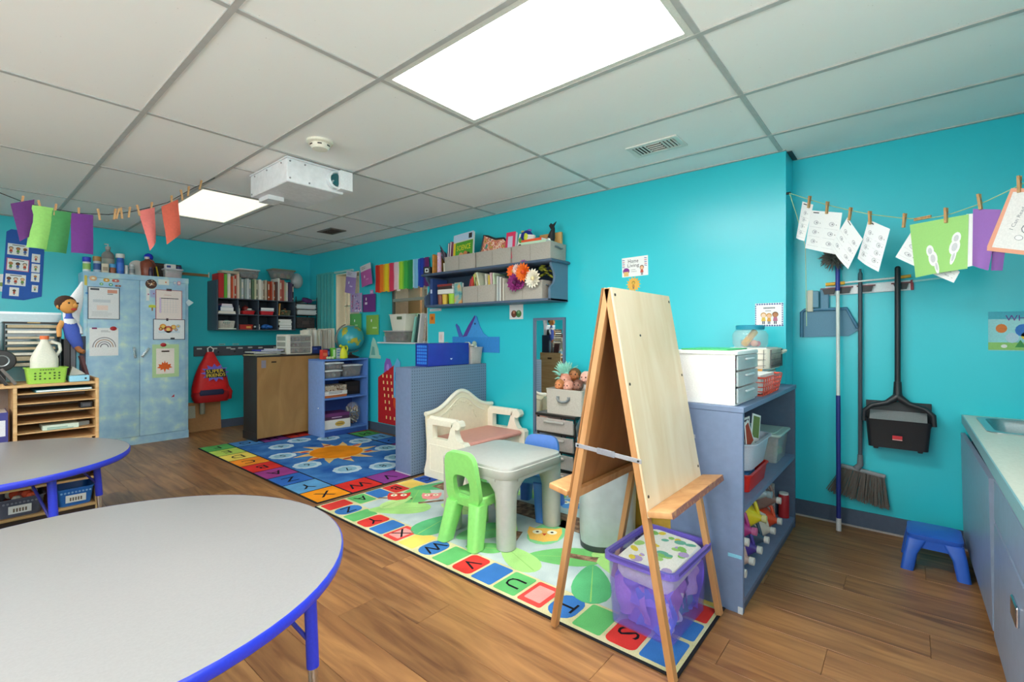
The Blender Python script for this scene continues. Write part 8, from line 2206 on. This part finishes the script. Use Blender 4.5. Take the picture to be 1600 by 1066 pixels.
# ------------------------------------------------------------------ clothesline on the left, hung from the ceiling grid
LY = 3.93
KL = [(-.35, 2.30), (-.05, 2.12), (.175, 1.998), (.276, 1.962), (.396, 1.950), (.511, 1.948), (.648, 1.967), (.762, 2.008), (.848, 2.050), (.963, 2.112), (1.057, 2.195), (1.119, 2.250), (1.254, 2.357)]
cl2 = thing('clothesline', 'black cord sagging from the ceiling grid at left', 'clothesline', (0, 0, 0)); MB().tube([(x, LY, z) for x, z in KL], .0025, 6).build('cord', C('#22252a', .7), cl2, 60)
def zl2(x):
    for (a, za), (b_, zb) in zip(KL, KL[1:]):
        if x <= b_:
            return za + (zb - za) * (x - a) / (b_ - a)
    return KL[-1][1]
for k, (x, lab) in enumerate(((.262, 'leftmost clothespin, on the dark purple paper'), (.335, 'clothespin on the light green paper'), (.40, 'clothespin on the dark green paper'), (.505, 'clothespin on the second purple paper'), (.60, 'lone empty clothespin right of the purple papers'), (.678, 'tan clothespin, left of a pair at the cord\'s lowest point'), (.692, 'tan clothespin, middle of the bunch at the cord\'s low point'), (.712, 'whitish clothespin right of the bunch on the left cord'), (.752, 'small clothespin before the pink paper'), (.80, 'clothespin at the left of the pink paper'), (.87, 'clothespin at the right of the pink paper'), (.985, 'clothespin on the coral paper'), (1.045, 'first empty clothespin on the rising left cord'), (1.085, 'second empty clothespin on the rising left cord'), (1.16, 'dark clothespin near the ceiling end of the left cord'))):
    clothespin(lab, (x, LY, zl2(x) - .003), (1, 0, 0), [.1, -.2, .12, 0, -.15, .1, .2, -.1][k % 8], 'clothespins on the left line')
def hang2(label, pts, col, sway=.012):
    """paper with four given corners (tl, tr, br, bl) in the plane of the left cord"""
    t = thing('hanging_paper', label, 'paper', (0, 0, 0), 0, 'coloured papers on the left line')
    tl, tr, br_, bl = pts
    def f(u, v):
        a = (tl[0] + (tr[0] - tl[0]) * u, tl[1] + (tr[1] - tl[1]) * u); b_ = (bl[0] + (br_[0] - bl[0]) * u, bl[1] + (br_[1] - bl[1]) * u)
        return (a[0] + (b_[0] - a[0]) * v, LY - .006 - sway * math.sin(u * PI) * (.2 + v) + .004 * math.sin(v * 7), a[1] + (b_[1] - a[1]) * v)
    MB().sheet(f, 8, 8).build('front_sheet', C(col, .8, scale=14, var=.06), t)
    MB().sheet(lambda u, v: tuple(Vector(f(u, v)) + Vector((0, .0025, .0))), 8, 8).build('back_sheet', C(col, .8, scale=14, var=.10), t)
    return t
hang2('dark purple paper at the left end of the ceiling cord', [(.215, 1.945), (.312, 1.99), (.300, 1.775), (.252, 1.735)], '#5d2a6e')
hang2('light green paper second on the ceiling cord', [(.302, 1.955), (.392, 1.955), (.372, 1.70), (.278, 1.705)], '#8fc96a', .02)
hang2('dark green paper third on the ceiling cord', [(.388, 1.942), (.475, 1.945), (.448, 1.69), (.352, 1.69)], '#3f8a4e', .02)
hang2('violet purple paper fourth on the ceiling cord', [(.468, 1.942), (.572, 1.948), (.572, 1.70), (.470, 1.70)], '#6a2f80')
hang2('salmon pink folded paper hanging right of the bare clothespins', [(.80, 2.02), (.888, 2.062), (.895, 1.83), (.862, 1.765)], '#d8726c', .02)
hang2('coral red paper at the right end of the ceiling cord', [(.925, 2.075), (1.022, 2.145), (1.038, 1.905), (.957, 1.82)], '#cf5f4a')
bpy.context.view_layer.update()
